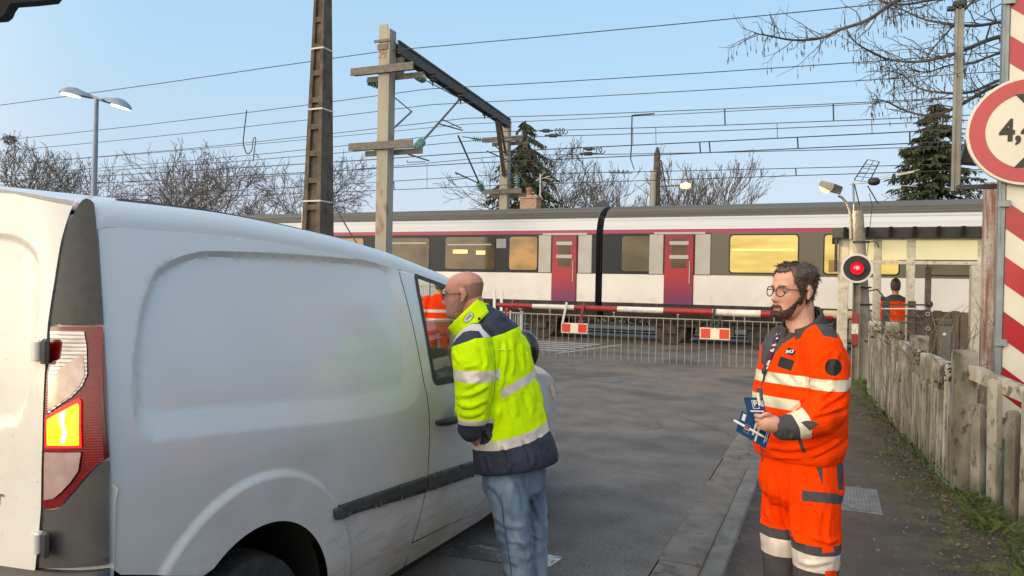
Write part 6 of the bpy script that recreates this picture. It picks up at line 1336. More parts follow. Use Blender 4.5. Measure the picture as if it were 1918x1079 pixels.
# ---- the man in orange
D1 = 3.25; q = frame(D1); f1, s1 = cam_dir(-.85, -.52), cam_dir(.52, -.85)
om = thing("person", "bearded man with glasses in orange railway workwear standing on the pavement holding blue leaflets", "person", tuple(at(1500, 1221, Z=PZ)))
hf = cam_dir(-.93, -.36); H1 = Head(q(1487.5, 547), hf, tilt=-.03)
body = MB(); H1.skin(body); limb(body, [H1.w((-.03, 0, -.03)), H1.w((-.040, 0, -.12)), q(1503, 630), q(1502, 680)], [.058, .062, .068, .085], 4)
stack(body, [(q(1502, y), a, b) for y, a, b in ((655, .12, .07), (700, .18, .10), (780, .17, .10), (860, .14, .09), (910, .13, .09), (950, .08, .06))], f1, s1)
sh, elb, wr = q(1544, 664, -.165), q(1550, 770, -.19), q(1460, 800, -.25); kn = q(1437, 793, -.255)
limb(body, [sh, elb], [.05, .042]); limb(body, [elb, (elb+wr)/2, wr], [.042, .036, .028]); shr, elr, wrr = q(1462, 652, .17), q(1462, 775, .22), q(1440, 800, .02)
limb(body, [shr, elr], [.05, .042]); limb(body, [elr, wrr], [.042, .028])
for hx, kx, ax_, dd in ((1520, 1527, 1528, -.08), (1474, 1466, 1468, .08)): limb(body, [q(hx, 905, dd), q(kx, 1040, dd), at(ax_, 1205, D=D1+dd)], [.068, .056, .045])
limb(body, [wr, (wr+kn)/2+V((0, 0, .004)), kn], [.029, .036, .034], 4)
bm = fuse(body, .0036, 3); body_o = None
fb = MB()   # left hand: four curled fingers and the thumb
L4 = [q(1431+1.5*i, 781+7.5*i, -.262+.004*i) for i in range(4)]
for i, k0 in enumerate(L4):
    r = (.0092, .0096, .0092, .0080)[i]; a = k0+cam_dir(-1, .15)*.012; finger(fb, [k0+cam_dir(1, 0)*.03, k0+V((0, 0, .002)), a+cam_dir(-.5, .8)*.016, a+cam_dir(-.2, .95)*.036, a+cam_dir(.6, .7)*.040+V((0, 0, -.004))], r)
finger(fb, [wr+V((0, 0, .018))+cam_dir(-1, 0)*.01, q(1443, 779, -.262), q(1434, 776, -.272), q(1424, 781, -.262)], .0105)
# right hand behind the leaflets
for i in range(4): k0 = q(1432, 790+6*i, -.02); finger(fb, [wrr, k0, k0+cam_dir(-1, -.3)*.025, k0+cam_dir(-.9, -.5)*.05], .0085)
me_ = bpy.data.meshes.new("tt"); me_.from_pydata(fb.v, [], fb.f); bm.from_mesh(me_); bmesh.ops.recalc_face_normals(bm, faces=bm.faces)
lipm = mat("lip", (.36, .13, .10), .5)
iR = H1.R.inverted()
for f in bm.faces:
    l = iR@(f.calc_center_median()-H1.c); f.material_index = 1 if l.x > .06 and abs(l.y) < .024-.25*abs(l.z+.0745) and -.0825 < l.z < -.0665 else 0
to_obj(bm, "body", [skin_o, lipm], om)
H1.eyes(om, eyew, iris); H1.glasses(om, frame_m, None)
def hm(z, ph, p):
    a = abs((ph+pi) % (2*pi)-pi)   # 0 front, pi back
    line = np.interp(a, [0, .35, .62, .85, 1.05, 1.22, 1.36, 1.62, 1.75, 2.1, pi], [.078, .082, .088, .066, .030, .006, -.012, -.010, -.030, -.070, -.078])
    return (z-line)/.012
H1.shell("hair", hm, lambda z, ph, p: (.0025 if z < .03 else .004)+.011*max(0, min(1, (z-.04)/.06)), hair_m, om, seed=3, amp=.0026, stray=2600, sl=.018, sr=.0010, flow=lambda p: V((-.75 if p.z > .06 else -.05, p.y*1.2, .05 if p.z > .085 else -.95)))
tf = MB(); rn = random.Random(6)
for k in range(70):
    z = rn.uniform(.088, .112); ph = rn.uniform(-1.0, 1.0); p = head_pt(z, ph)+V((0, 0, .018)); g = V((rn.uniform(.1, .9), rn.gauss(0, .4), rn.uniform(.1, .75)))*rn.uniform(.010, .024); tf.tube([H1.w(p-g*.6), H1.w(p+g*.4), H1.w(p+g+V((.006, 0, -.004)))], [.0032, .0024, .0006], 4, cap=False)
tf.build("fringe", hair_m, om, True, fix=False)
def bmask(z, ph, p):
    a = abs((ph+pi) % (2*pi)-pi)
    if a > 1.62 or z > .0: return -1
    up_ = np.interp(a, [0, .22, .40, .55, .8, 1.05, 1.25, 1.42, 1.62], [-.060, -.0585, -.062, -.082, -.078, -.062, -.040, -.005, -.005]); v = (up_-z)/.010
    if abs(p.y) < .023 and -.083 < z < -.0685: v = -1
    if .020 < a < .34 and -.095 < z < -.083: v = min(v, .25)
    if a > 1.40: v = min(v, (z+.055)/.02)
    return v
H1.shell("beard", bmask, lambda z, ph, p: .0055+.005*max(0, min(1, (-z-.08)/.03)), beard_m, om, seed=8, amp=.003, stray=2600, sl=.010, sr=.0009, flow=lambda p: V((.5, p.y*4, -.8)))
# jacket
jk = MB()
stack(jk, [(q(x, y), a, b) for x, y, a, b in ((1503, 622, .085, .075), (1504, 634, .145, .088), (1503, 648, .188, .110), (1504, 668, .206, .116), (1502, 700, .210, .130), (1497, 745, .208, .148), (1495, 790, .204, .150), (1494, 820, .202, .150), (1494, 840, .198, .146), (1494, 852, .188, .138), (1494, 857, .180, .130))], f1, s1)
limb(jk, [q(1536, 642, -.135), sh+V((0, 0, -.01)), q(1550, 720, -.185), elb], [.078, .084, .078, .076]); limb(jk, [elb, q(1525, 786, -.235), q(1492, 797, -.25), q(1467, 801, -.255)], [.077, .070, .056, .047])
limb(jk, [q(1478, 640, .14), shr, elr], [.07, .080, .072]); limb(jk, [elr, wrr+cam_dir(.6, .5)*.06], [.07, .045])
bm = fuse(jk, .0062, 5)
isarm = lambda p: (lambda t: (p-(sh+(elb-sh)*t)).length < .105 and (p-q(1500, 700)).dot(s1) > .165)(max(0, min(1, (p-sh).dot(elb-sh)/(elb-sh).length_squared)))
elw = lambda p: .5+1.6*exp(-((p-elb).length/.12)**2)+.9*exp(-((p.z-.98)/.05)**2)
wrinkle(bm, .0075, (8, 8, 15), 3, elw)
fold_px(bm, [([(1530, 770), (1555, 752), (1582, 735)], 4, .010), ([(1520, 780), (1548, 772), (1582, 762)], 4, .010), ([(1535, 748), (1560, 728)], 4, .008), ([(1570, 660), (1560, 690), (1563, 715)], 5, .007), ([(1519, 665), (1522, 690), (1518, 712)], 4, .007), ([(1520, 742), (1505, 765), (1480, 780)], 4, .008), ([(1445, 690), (1470, 715), (1500, 725)], 6, .006), ([(1430, 765), (1460, 780)], 5, .006), ([(1440, 835), (1480, 842), (1530, 832), (1570, 812)], 5, .010), ([(1520, 855), (1550, 840), (1578, 822)], 4, .010), ([(1450, 856), (1500, 858)], 4, .007), ([(1478, 800), (1486, 812), (1480, 822)], 3, .005), ([(1455, 792), (1463, 806), (1460, 818)], 3, .005), ([(1540, 640), (1556, 652), (1572, 668)], 5, .006), ([(1480, 690), (1500, 720)], 6, .005)], D1)
for z in (1.212, 1.257, 1.112, 1.157): cut_plane(bm, V((0, 0, z)), V((0, 0, 1)))
ft = lambda p: (lambda a, b: (p-a).dot(b-a)/(b-a).length)(elb, wr)
fore = lambda p: p.z < elb.z+.06 and (lambda t, L: -.02 < t < L+.05 and (p-(elb+(wr-elb)*(t/L))).length < .085)(ft(p), (wr-elb).length) and (p-q(1500, 800)).dot(s1) > .10
Lf = (wr-elb).length
for k in (.60, .82): cut_plane(bm, elb+(wr-elb)*k, (wr-elb).normalized(), lambda c: fore(c))
for f in bm.faces:
    c = f.calc_center_median(); m = 0
    if fore(c):
        t = ft(c)/Lf
        m = 2 if .60 < t < .82 else (1 if t >= .82 else 0)
    elif isarm(c): m = 2 if 1.212 < c.z < 1.257 else 0
    elif 1.212 < c.z < 1.257 or (1.112 < c.z < 1.157 and (c-q(1500, 760)).dot(s1) < .165 and topx(c)[0] < 1512): m = 2
    f.material_index = m
paint_px(bm, [(1527, 607), (1542, 629), (1569, 634), (1566, 612), (1545, 596), (1515, 588)], 1)
paint_px(bm, [(1522, 609), (1495, 626), (1466, 645), (1452, 662), (1443, 682), (1436, 690), (1425, 680), (1430, 600), (1470, 570), (1530, 575), (1530, 606)], 1)
paint_px(bm, [(1462, 667), (1489, 676), (1482, 695), (1455, 686)], 3)
paint_px(bm, [(1561+16*cos(t), 688+16.5*sin(t)) for t in np.linspace(0, 2*pi, 21)[:-1]], 3)
paint_px(bm, [(1471, 655), (1478, 650), (1490, 657), (1490, 662), (1484, 667), (1470, 662)], 3)
paint_px(bm, [(1500, 791), (1510, 788), (1522, 788), (1535, 795), (1517, 807)], 1)
paint_px(bm, [(1492, 819), (1499, 818), (1510, 847), (1504, 850)], 1)
def hit(bm, px, py):
    from mathutils.bvhtree import BVHTree
    t = BVHTree.FromBMesh(bm); d = (at(px, py, D=1)-EYE).normalized(); r = t.ray_cast(EYE, d); return (r[0], r[1]) if r[0] else (at(px, py, D=D1-.15), -d)
lp, ln = hit(bm, 1480, 659); zip_pts = [hit(bm, x, y) for x, y in ((1437, 690), (1427, 720), (1424, 760), (1424, 800), (1426, 840), (1429, 864))]
lan = [hit(bm, x, y) for x, y in ((1462, 622), (1454, 640), (1447, 658), (1441, 676), (1436, 692))]
seam = [hit(bm, x, y) for x, y in ((1517, 668), (1518, 690), (1517, 712), (1517, 738), (1512, 756))]
jko = to_obj(bm, "jacket", [org_m, gry, refl, patchb], om)
xd = (CXv-ln*CXv.dot(ln)).normalized(); xd = (xd+V((0, 0, -.18))).normalized(); yd = ln.cross(xd).normalized()
text("logo_letters", "SNCF", .0185, mat("logo_white", (.75, .75, .75), .5), jko, lp+ln*.0025, xd, yd, .0006, bold=.0006, sx=.85)
b = MB(); b.tube([p+n*.001 for p, n in zip_pts], .0035, 6); b.build("zip", gry, jko, True)
b = MB(); b.tube([p+n*.0005 for p, n in seam], .0022, 5); b.build("seam", mat("orange_seam", (.45, .04, .004), .8), jko, True)
def collar(name, c, ax, f, s, r0_, r1_, h, m, par, dip=.03, n=40, gap=.25, th=.006):
    """standing collar: an open ring of cloth around the neck, lower in front"""
    rows = []
    for k in range(7):
        t = k/6; row = []
        for j in range(n+1):
            a = gap+(2*pi-2*gap)*j/n; r = r0_+(r1_-r0_)*t; row.append(c+f*(r[0] if isinstance(r, tuple) else r)*cos(a)+s*(r*.92)*sin(a)+ax*(h*t-dip*(1+cos(a))/2*(.4+.6*t)))
        rows.append(row)
    b = MB(); b.grid(rows); o = b.build(name, m, par, True); md = o.modifiers.new("t", 'SOLIDIFY'); md.thickness = th; md.offset = 0; return o
ax1 = (V((0, 0, 1))+f1*.30).normalized(); cf1 = (f1-ax1*f1.dot(ax1)).normalized()
collar("collar", q(1506, 622), ax1, cf1, s1, .104, .086, .090, gry, om, dip=.050, gap=.30, th=.012)
collar("shirt_collar", q(1503, 616), ax1, cf1, s1, .082, .074, .065, mat("shirt_navy", (.012, .018, .035), .8), om, dip=.05, gap=.35)
lanm = mat("lanyard_purple", (.06, .008, .05), .6, c2=(.65, .6, .6), ns=38, detail=1, ramp=(.55, .58))
b = MB(); 
for (p, n), (p2, n2) in zip(lan[:-1], lan[1:]): b.bar(p+n*.006, p2+n2*.006, .024, .004, up=n)
lo_ = b.build("lanyard", lanm, om); b = MB(); e = lan[-1][0]+lan[-1][1]*.012; blob(b, e+V((0, 0, -.008)), (.012, .012, .016), 12, 8); b.bar(e+V((0, 0, -.02)), e+V((0, 0, -.055)), .008); b.build("clip", blk, lo_, True)
bc = at(1423, 741, D=D1-.16); b = MB(); b.prism([bc+CXv*a+V((0, 0, z))+FWv*.02*a for a, z in ((-.014, .033), (.013, .030), (.014, -.034), (-.012, -.032))], FWv*.004); bo = b.build("badge", mat("badge_grey", (.12, .09, .085), .3), lo_)
# trousers
tr = MB()
stack(tr, [(q(1499, y), a, b) for y, a, b in ((845, .170, .128), (870, .178, .134), (905, .182, .136), (925, .175, .13), (945, .14, .10))], f1, s1)
limb(tr, [q(1522, 905, -.085), q(1527, 960, -.095), q(1528, 1040, -.105), q(1527, 1120, -.10), at(1528, 1206, D=D1-.10)], [.099, .100, .093, .084, .076]); limb(tr, [q(1471, 905, .09), q(1467, 960, .10), q(1464, 1030, .09), q(1468, 1110, .10), at(1470, 1192, D=D1+.10)], [.094, .094, .085, .078, .072])
bm = fuse(tr, .0068, 5); wrinkle(bm, .0075, (9, 9, 7), 7, lambda p: .6+.8*exp(-((p.z-.55)/.12)**2))
fold_px(bm, [([(1456, 878), (1464, 920), (1474, 965), (1484, 1000)], 4, .010), ([(1440, 900), (1448, 950), (1462, 985)], 5, .007), ([(1484, 880), (1482, 940), (1488, 1000), (1500, 1020)], 5, .009), ([(1510, 950), (1507, 985), (1500, 1015)], 4, .007), ([(1555, 955), (1550, 1000), (1556, 1020)], 5, .007), ([(1436, 960), (1446, 982)], 4, .007), ([(1520, 1005), (1545, 1015), (1570, 1012)], 4, .007), ([(1500, 875), (1515, 890), (1522, 912)], 4, .006), ([(1495, 1050), (1520, 1058), (1560, 1050)], 4, .005)], D1)
zk = at(1500, 1022, D=D1-.12).z
near = lambda c: (c-q(1500, 1000)).dot(s1) > 0
def zl(y, dd): return at(1500, y, D=D1+dd).z
zb = {True: (zl(1024, -.2), zl(1042, -.2), zl(1074, -.2)), False: (zl(995, .0), zl(1013, .0), zl(1046, .0))}
for nr in (True, False):
    for z in zb[nr]: cut_plane(bm, V((0, 0, z)), V((0, 0, 1)), lambda c, nr=nr: near(c) == nr and c.z < .75)
for f in bm.faces:
    c = f.calc_center_median(); a = zb[near(c)]; f.material_index = 0 if c.z > a[0] else (2 if a[2] < c.z < a[1] else 1)
paint_px(bm, [(1526, 866), (1541, 857), (1541, 911), (1532, 884)], 1); paint_px(bm, [(1502, 918), (1567, 925), (1581, 930), (1581, 946), (1502, 938)], 1)
paint_px(bm, [(1541, 1024), (1561, 1026), (1563, 1034), (1540, 1036)], 0); paint_px(bm, [(1545, 1070), (1566, 1068), (1569, 1110), (1548, 1110)], 0); paint_px(bm, [(1560, 840), (1580, 840), (1580, 917), (1571, 919), (1567, 880)], 1)
tro = to_obj(bm, "trousers", [org_m, gry, refl_w, patchb], om)
for x, dd in ((1531, -.10), (1470, .10)): shoe("shoe", at(x, 1205, D=D1+dd), f1, shoe_m, om)
# leaflets and pens in his hand
blue = mat("leaflet_blue", (.005, .055, .17), .45, c2=(.006, .065, .20), ns=3, coat=.2); inkw = mat("leaflet_white", (.75, .77, .78), .5)
def leaflet(px, dd, label):
    P = [at(x, y, D=D1+d_) for (x, y), d_ in zip(px, dd)]; nrm = (P[1]-P[0]).cross(P[3]-P[0]).normalized(); nrm = nrm if nrm.dot(fw) > 0 else -nrm
    t = thing("leaflet", label, "leaflet", tuple(P[0]), "blue leaflets in the man's hand"); U = P[1]-P[0]; Vv = P[3]-P[0]
    b = MB(); b.prism([P[0], P[1], P[1]+Vv, P[3]], nrm*.0015); pg = b.build("page", blue, t)
    def m_(u0, v0, u1, v1, nm="print_mark"): b = MB(); A = P[0]-nrm*.0006; b.prism([A+U*u0+Vv*v0, A+U*u1+Vv*v0, A+U*u1+Vv*v1, A+U*u0+Vv*v1], nrm*.0004); b.build(nm, inkw, pg)
    return t, pg, P, U, Vv, nrm, m_
t, pg, P, U, Vv, nrm, m_ = leaflet([(1393, 744), (1429, 745), (1441, 800), (1405, 799)], (-.19, -.19, -.18, -.18), "upright blue leaflet with a white P, half behind the other leaflet")
text("letter", "P", .030, inkw, pg, P[0]+U*.52+Vv*.22-nrm*.0012, U, -Vv, .0003, bold=.001)
for a in ((.36, .10, .39, .36), (.68, .10, .71, .36), (.36, .09, .71, .11), (.36, .36, .71, .38), (.2, .44, .9, .49), (.55, .62, .68, .80), (.80, .10, .95, .30)): m_(*a)
t, pg, P, U, Vv, nrm, m_ = leaflet([(1390, 769), (1446, 803), (1434, 840), (1378, 807)], (-.205, -.20, -.20, -.205), "blue leaflet held sideways in front, a white pen lying across it")
text("letter", "P", .030, inkw, pg, P[0]+U*.30+Vv*.62-nrm*.0012, -Vv, -U, .0003, bold=.001)
for a in ((.06, .08, .16, .40), (.22, .45, .225, .80), (.38, .45, .385, .80), (.22, .45, .38, .46), (.22, .80, .38, .81), (.48, .10, .54, .75), (.60, .25, .66, .95), (.88, .1, .90, .8), (.93, .15, .95, .7)): m_(*a)
pen = MB(); pa, pb_ = at(1374, 787, D=D1-.215), at(1432, 819, D=D1-.235); pen.tube([pa, pa+(pb_-pa)*.05, pa+(pb_-pa)*.9, pb_], [.003, .0052, .0052, .0022], 10); pe = thing("pen", "white pen lying across the front leaflet", "pen", tuple(pa)); po = pen.build("barrel", mat("pen_white", (.78, .76, .72), .35), pe, True)
b = MB(); b.tube([pa+(pb_-pa)*.35-fw*.0005, pa+(pb_-pa)*.5-fw*.0005], .0056, 10); b.build("print_band", mat("pen_print", (.35, .10, .10), .5), pe, True)
pa, pb_ = at(1419, 736, D=D1-.2), at(1423, 759, D=D1-.2); b = MB(); b.tube([pa, pb_], [.007, .0055], 10); pe = thing("pen", "short white pen standing upright behind the leaflets", "pen", tuple(pb_)); b.build("barrel", mat("pen_white2", (.78, .78, .76), .35), pe, True)
b = MB(); b.bar(pa+CXv*.009, pa+CXv*.009+(pb_-pa)*.6, .003); b.build("pocket_clip", chrome, pe)
# ---- the man in yellow, leaning to the van's window
D2 = 3.72; q = frame(D2); f2, s2 = cam_dir(-.78, .62), cam_dir(-.62, -.78)
ym = thing("person", "bald man in yellow and navy high visibility jacket and jeans leaning to the van window", "person", tuple(at(975, 1160, Z=RZ)))
hf2 = cam_dir(-.98, .20); H2 = Head(q(870.5, 553), hf2, tilt=.05)
body = MB(); H2.skin(body); limb(body, [H2.w((-.03, 0, -.03)), H2.w((-.048, 0, -.10)), q(902, 618), q(920, 660)], [.060, .064, .070, .09], 4)
stack(body, [(q(x, y), a, b) for x, y, a, b in ((920, 650, .12, .07), (938, 700, .16, .10), (953, 780, .16, .10), (962, 860, .15, .10), (965, 900, .15, .1), (966, 930, .1, .07))], f2, s2)
sh2, el2, wr2 = q(884, 655, -.17), q(889, 742, -.20), q(885, 804, -.185)
limb(body, [sh2, el2], [.05, .04]); limb(body, [el2, wr2], [.04, .028]); shR, elR, wrR = q(948, 640, .18), q(930, 730, .22), q(912, 720, .10)
limb(body, [shR, elR], [.05, .04]); limb(body, [elR, wrR], [.04, .028])
for hx, kx, ax_, dd in ((944, 962, 976, -.09), (985, 997, 1002, .10)): limb(body, [q(hx, 900, dd), q(kx, 1020, dd), at(ax_, 1150, D=D2+dd)], [.085, .058, .045])
limb(body, [wr2, q(893, 820, -.12), q(906, 832, -.06)], [.028, .036, .03])
bm = fuse(body, .0036, 3)
fb = MB()
for i in range(4): k0 = q(906, 828+4*i, -.06); finger(fb, [k0+CXv*-.03, k0, k0+CXv*.03+FWv*.02, k0+CXv*.055+FWv*.035], .0085)
finger(fb, [q(896, 818, -.12), q(905, 818, -.08), q(914, 822, -.05)], .0095)
for i in range(4): k0 = wrR+V((-.02, .01+.017*i, .0)); finger(fb, [wrR, k0+V((-.03, 0, .0)), k0+V((-.06, 0, -.01)), k0+V((-.075, 0, -.03))], .0085)
finger(fb, [wrR, wrR+V((-.03, -.02, .02)), wrR+V((-.055, -.025, .02))], .009)
me_ = bpy.data.meshes.new("tt"); me_.from_pydata(fb.v, [], fb.f); bm.from_mesh(me_); bmesh.ops.recalc_face_normals(bm, faces=bm.faces)
to_obj(bm, "body", [skin_y], ym); H2.eyes(ym, eyew, iris); H2.glasses(ym, mat("glasses_black", (.012, .012, .013), .25), None, False)
def sm(z, ph, p):
    a = abs((ph+pi) % (2*pi)-pi)
    if a < 1.5: return -1
    line = np.interp(a, [1.5, 1.75, 2.2, pi], [.02, .045, .060, .065]); return min((line-z)/.02, (z+.085)/.01)
H2.shell("cropped_hair", sm, lambda z, ph, p: .0012, mat("cropped_hair", (.36, .19, .14), .8, c2=(.19, .11, .085), ns=260, ramp=(.35, .65)), ym, amp=.0006, seed=2)
def sm2(z, ph, p):
    a = abs((ph+pi) % (2*pi)-pi); up_ = np.interp(a, [0, .3, .6, 1.0, 1.3, 1.5], [-.056, -.056, -.066, -.05, -.02, .0]); v = (up_-z)/.015
    if abs(p.y) < .022 and -.083 < z < -.067: v = -1
    return v if a < 1.5 else -1
H2.shell("stubble", sm2, lambda z, ph, p: .0008, mat("stubble_y", (.43, .22, .16), .8, c2=(.27, .15, .115), ns=260, ramp=(.35, .65)), ym, amp=.0006, seed=4)
jk = MB()
stack(jk, [(q(x, y), a, b) for x, y, a, b in ((906, 606, .09, .075), (912, 621, .16, .095), (920, 636, .205, .125), (926, 656, .214, .134), (933, 690, .208, .136), (941, 730, .204, .140), (950, 775, .206, .150), (959, 820, .212, .164), (966, 850, .222, .178), (968, 868, .224, .181), (969, 876, .220, .176))], f2, s2, tilt=.17)
limb(jk, [q(928, 640), q(912, 612), q(903, 600)], [.13, .112, .088]); limb(jk, [q(893, 636, -.14), sh2, q(889, 700, -.20), el2], [.080, .096, .094, .090]); limb(jk, [el2, q(886, 775, -.20), q(883, 803, -.19)], [.090, .076, .060])
limb(jk, [q(942, 628, .14), shR, elR], [.08, .088, .08]); limb(jk, [elR, wrR], [.078, .052])
bm = fuse(jk, .0062, 5)
axl = (q(915, 620)-q(965, 860)).normalized()
def segd(p, a, b): t = max(0, min(1, (p-a).dot(b-a)/(b-a).length_squared)); return (p-(a+(b-a)*t)).length
def onarm(p):
    if segd(p, sh2, el2) < .125 and (p-q(945, 710)).dot(s2) > .125 and p.z < sh2.z+.02: return True
    return p.z < el2.z+.03 and segd(p, el2, wr2) < .098 and (p-q(945, 760)).dot(s2) > .13
fold_px(bm, [([(944, 640), (946, 665), (941, 700), (934, 735)], 4, .011), ([(957, 640), (961, 670), (958, 705)], 4, .009), ([(973, 640), (979, 670), (983, 695)], 4, .008), ([(985, 660), (995, 690)], 4, .006), ([(862, 742), (885, 738), (912, 722)], 4, .012), ([(860, 756), (884, 760), (912, 748)], 4, .012), ([(863, 775), (885, 778), (904, 768)], 4, .010), ([(872, 725), (900, 712)], 4, .007), ([(850, 660), (862, 680)], 4, .007), ([(905, 650), (912, 675), (908, 692)], 4, .007), ([(935, 760), (930, 790), (922, 815)], 5, .008), ([(960, 745), (968, 780)], 5, .007), ([(985, 730), (1000, 770)], 5, .008), ([(1005, 715), (1018, 760)], 4, .008), ([(905, 800), (920, 825)], 4, .008), ([(945, 835), (955, 865), (952, 885)], 4, .009), ([(985, 822), (998, 850), (1000, 872)], 4, .009), ([(1012, 815), (1025, 845)], 4, .008), ([(912, 855), (918, 880)], 4, .008), ([(930, 590), (950, 600)], 4, .006), ([(868, 690), (895, 684)], 4, .006)], D2)
wrinkle(bm, .0085, (9, 9, 9), 11, lambda p: .55+.9*exp(-((p-el2).length/.13)**2)+.5*exp(-((p.z-1.05)/.2)**2))
arm_band = (at(888, 715, D=D2-.25).z, at(888, 694, D=D2-.25).z); cuffz = (at(884, 797, D=D2-.25).z, at(884, 787, D=D2-.25).z)
for z in arm_band+cuffz: cut_plane(bm, V((0, 0, z)), (el2-sh2).normalized()*.0+V((0, 0, 1)), onarm)
# torso bands follow the leaning torso: planes through three photo points on the surface
def plane3(a, b, dda, ddb, fwd):
    A, B = q(*a, dda), q(*b, ddb); n = (B-A).cross(fwd); n.normalize(); return A, (n if n.z > 0 else -n)
fz = FWv+V((0, 0, .03))
bands = [(plane3((921, 752), (1000, 711), -.17, .0, fz), plane3((921, 735), (1000, 694), -.17, .0, fz)), (plane3((889, 852), (1028, 802), -.2, .06, fz), plane3((889, 834), (1028, 784), -.2, .06, fz))]
notarm = lambda p: not onarm(p)
for lo2, hi2 in bands:
    for pl2 in (lo2, hi2): cut_plane(bm, pl2[0], pl2[1], notarm)
ab = lambda p, pl2: (p-pl2[0]).dot(pl2[1])
for f in bm.faces:
    c = f.calc_center_median(); m = 0
    if onarm(c):
        if arm_band[0] < c.z < arm_band[1] or cuffz[0] < c.z < cuffz[1]: m = 2
        elif c.z < cuffz[0]: m = 1
    else:
        for lo2, hi2 in bands:
            if ab(c, lo2) > 0 > ab(c, hi2): m = 2
        if ab(c, bands[1][0]) < 0: m = 1
    f.material_index = m
yoke = [(840, 655), (850, 648), (872, 641), (889, 634), (900, 633), (919, 632), (945, 624), (969, 613), (985, 600), (960, 570), (905, 570), (860, 615), (838, 640)]
paint_px(bm, yoke, 1); paint_px(bm, [(843, 645), (858, 622), (872, 609), (884, 606), (899, 607), (904, 616), (919, 631), (906, 633), (897, 620), (880, 619), (868, 622), (855, 634), (846, 646)], 2)
fold = [hit(bm, x, y) for x, y in ((919, 632), (925, 655), (928, 680), (928, 706), (926, 735), (919, 760), (909, 786))]
pk = [hit(bm, x, y) for x, y in ((932, 655), (945, 656), (957, 655))]
jk2 = to_obj(bm, "jacket", [yel, navy, refl_w], ym)
b = MB(); b.tube([p+n*.0004 for p, n in fold], .0025, 5); b.build("seam", mat("yellow_seam", (.28, .45, .006), .8), jk2, True)
b = MB(); b.tube([p for p, n in pk], .002, 5); b.build("stitching", mat("pale_stitch", (.6, .8, .2), .8), jk2)
axc = (q(862, 575)-q(893, 607)).normalized(); axc = (axc+V((0, 0, .0))).normalized(); fc2 = (f2-axc*f2.dot(axc)).normalized(); sc_2 = axc.cross(fc2); sc_2 = sc_2 if sc_2.dot(s2) > 0 else -sc_2
cen = q(886, 602); rows = []
for k in range(7):
    t = k/6; row = []
    for j in range(41): a = .16+(2*pi-.32)*j/40; r = (.118-.004*t, .108-.010*t); row.append(cen+fc2*(r[0]*cos(a)+.008)+sc_2*(r[1]*sin(a))+axc*(-.022+.086*t))
    rows.append(row)
b = MB(); b.grid(rows); co = b.build("collar", yel, ym, True); md = co.modifiers.new("t", 'SOLIDIFY'); md.thickness = .007; md.offset = 0
cp = lambda a, t, o=.006: cen+fc2*((.118-.004*t+o)*cos(a)+.008)+sc_2*((.108-.010*t+o)*sin(a))+axc*(-.022+.086*t)
for a, t in ((1.55, .22), (.35, .30), (2.75, .12)):
    p = cp(a, t); n = (p-cen-axc*((p-cen).dot(axc))).normalized(); b = MB(); b.lathe([(.0075, -.002), (.0075, .0015), (.004, .003), (0, .003)], p, n, 12); b.build("press_stud", blk, co, True)
p = cp(2.45, .58); n = (p-cen-axc*((p-cen).dot(axc))).normalized(); tx = n.cross(axc).normalized(); tx = tx if tx.dot(CXv) > 0 else -tx; ty = n.cross(tx); ty = ty if ty.dot(axc) > 0 else -ty
b = MB(); b.prism([p+n*.001+tx*(.030*cos(t))+ty*(.017*sin(t)) for t in np.linspace(0, 2*pi, 25)[:-1]], n*.001); lb_ = b.build("collar_label", mat("label_dark", (.05, .05, .06), .5), co); b = MB(); b.prism([p+n*.0021+tx*(.027*cos(t))+ty*(.0145*sin(t)) for t in np.linspace(0, 2*pi, 25)[:-1]], n*.0006); b.build("label_face", mat("label_white", (.72, .72, .70), .5), lb_)
text("label_letters", "ONE", .017, mat("label_ink", (.03, .03, .04), .5), lb_, p+n*.003, tx, n.cross(tx), .0004, bold=.0004)
tr = MB()
stack(tr, [(q(963, y), a, b) for y, a, b in ((845, .165, .13), (885, .175, .135), (915, .17, .13), (935, .12, .09))], f2, s2)
limb(tr, [q(948, 905, -.09), q(958, 960, -.10), q(967, 1020, -.10), q(972, 1085, -.09), at(977, 1153, D=D2-.09)], [.100, .094, .080, .074, .072]); limb(tr, [q(982, 900, .09), q(992, 960, .10), q(998, 1020, .10), q(1000, 1080, .10), at(1002, 1130, D=D2+.10)], [.098, .088, .074, .068, .066])
bm = fuse(tr, .0075, 4); wrinkle(bm, .0075, (7, 7, 13), 5, lambda p: .4+1.2*exp(-((p.z-.36)/.15)**2))
fold_px(bm, [([(915, 905), (935, 925), (950, 960)], 5, .008), ([(925, 965), (950, 985), (985, 985)], 5, .006), ([(940, 990), (955, 1012), (975, 1015)], 4, .005), ([(962, 1000), (980, 1020), (996, 1040)], 5, .005), ([(955, 1050), (972, 1060)], 4, .004), ([(960, 900), (955, 940), (962, 975)], 5, .007), ([(996, 930), (1008, 960), (1014, 980)], 4, .008), ([(998, 1000), (1012, 1010)], 4, .007), ([(975, 900), (985, 930), (986, 965)], 4, .007), ([(975, 1035), (985, 1070)], 5, .005)], D2)
sm_ = [hit(bm, x, y) for x, y in ((934, 893), (938, 930), (944, 980), (952, 1030), (958, 1078))]
tro = to_obj(bm, "jeans", [jean], ym)
b = MB(); b.tube([p+n*.0003 for p, n in sm_], .0026, 5); b.build("side_seam", mat("denim_seam", (.05, .08, .13), .9), tro, True)
for x, y, dd in ((977, 1153, -.09), (1002, 1130, .10)): p_ = at(x, y, D=D2+dd); o = shoe("shoe", p_, f2, shoe_m, ym); o.location.z += RZ-PZ
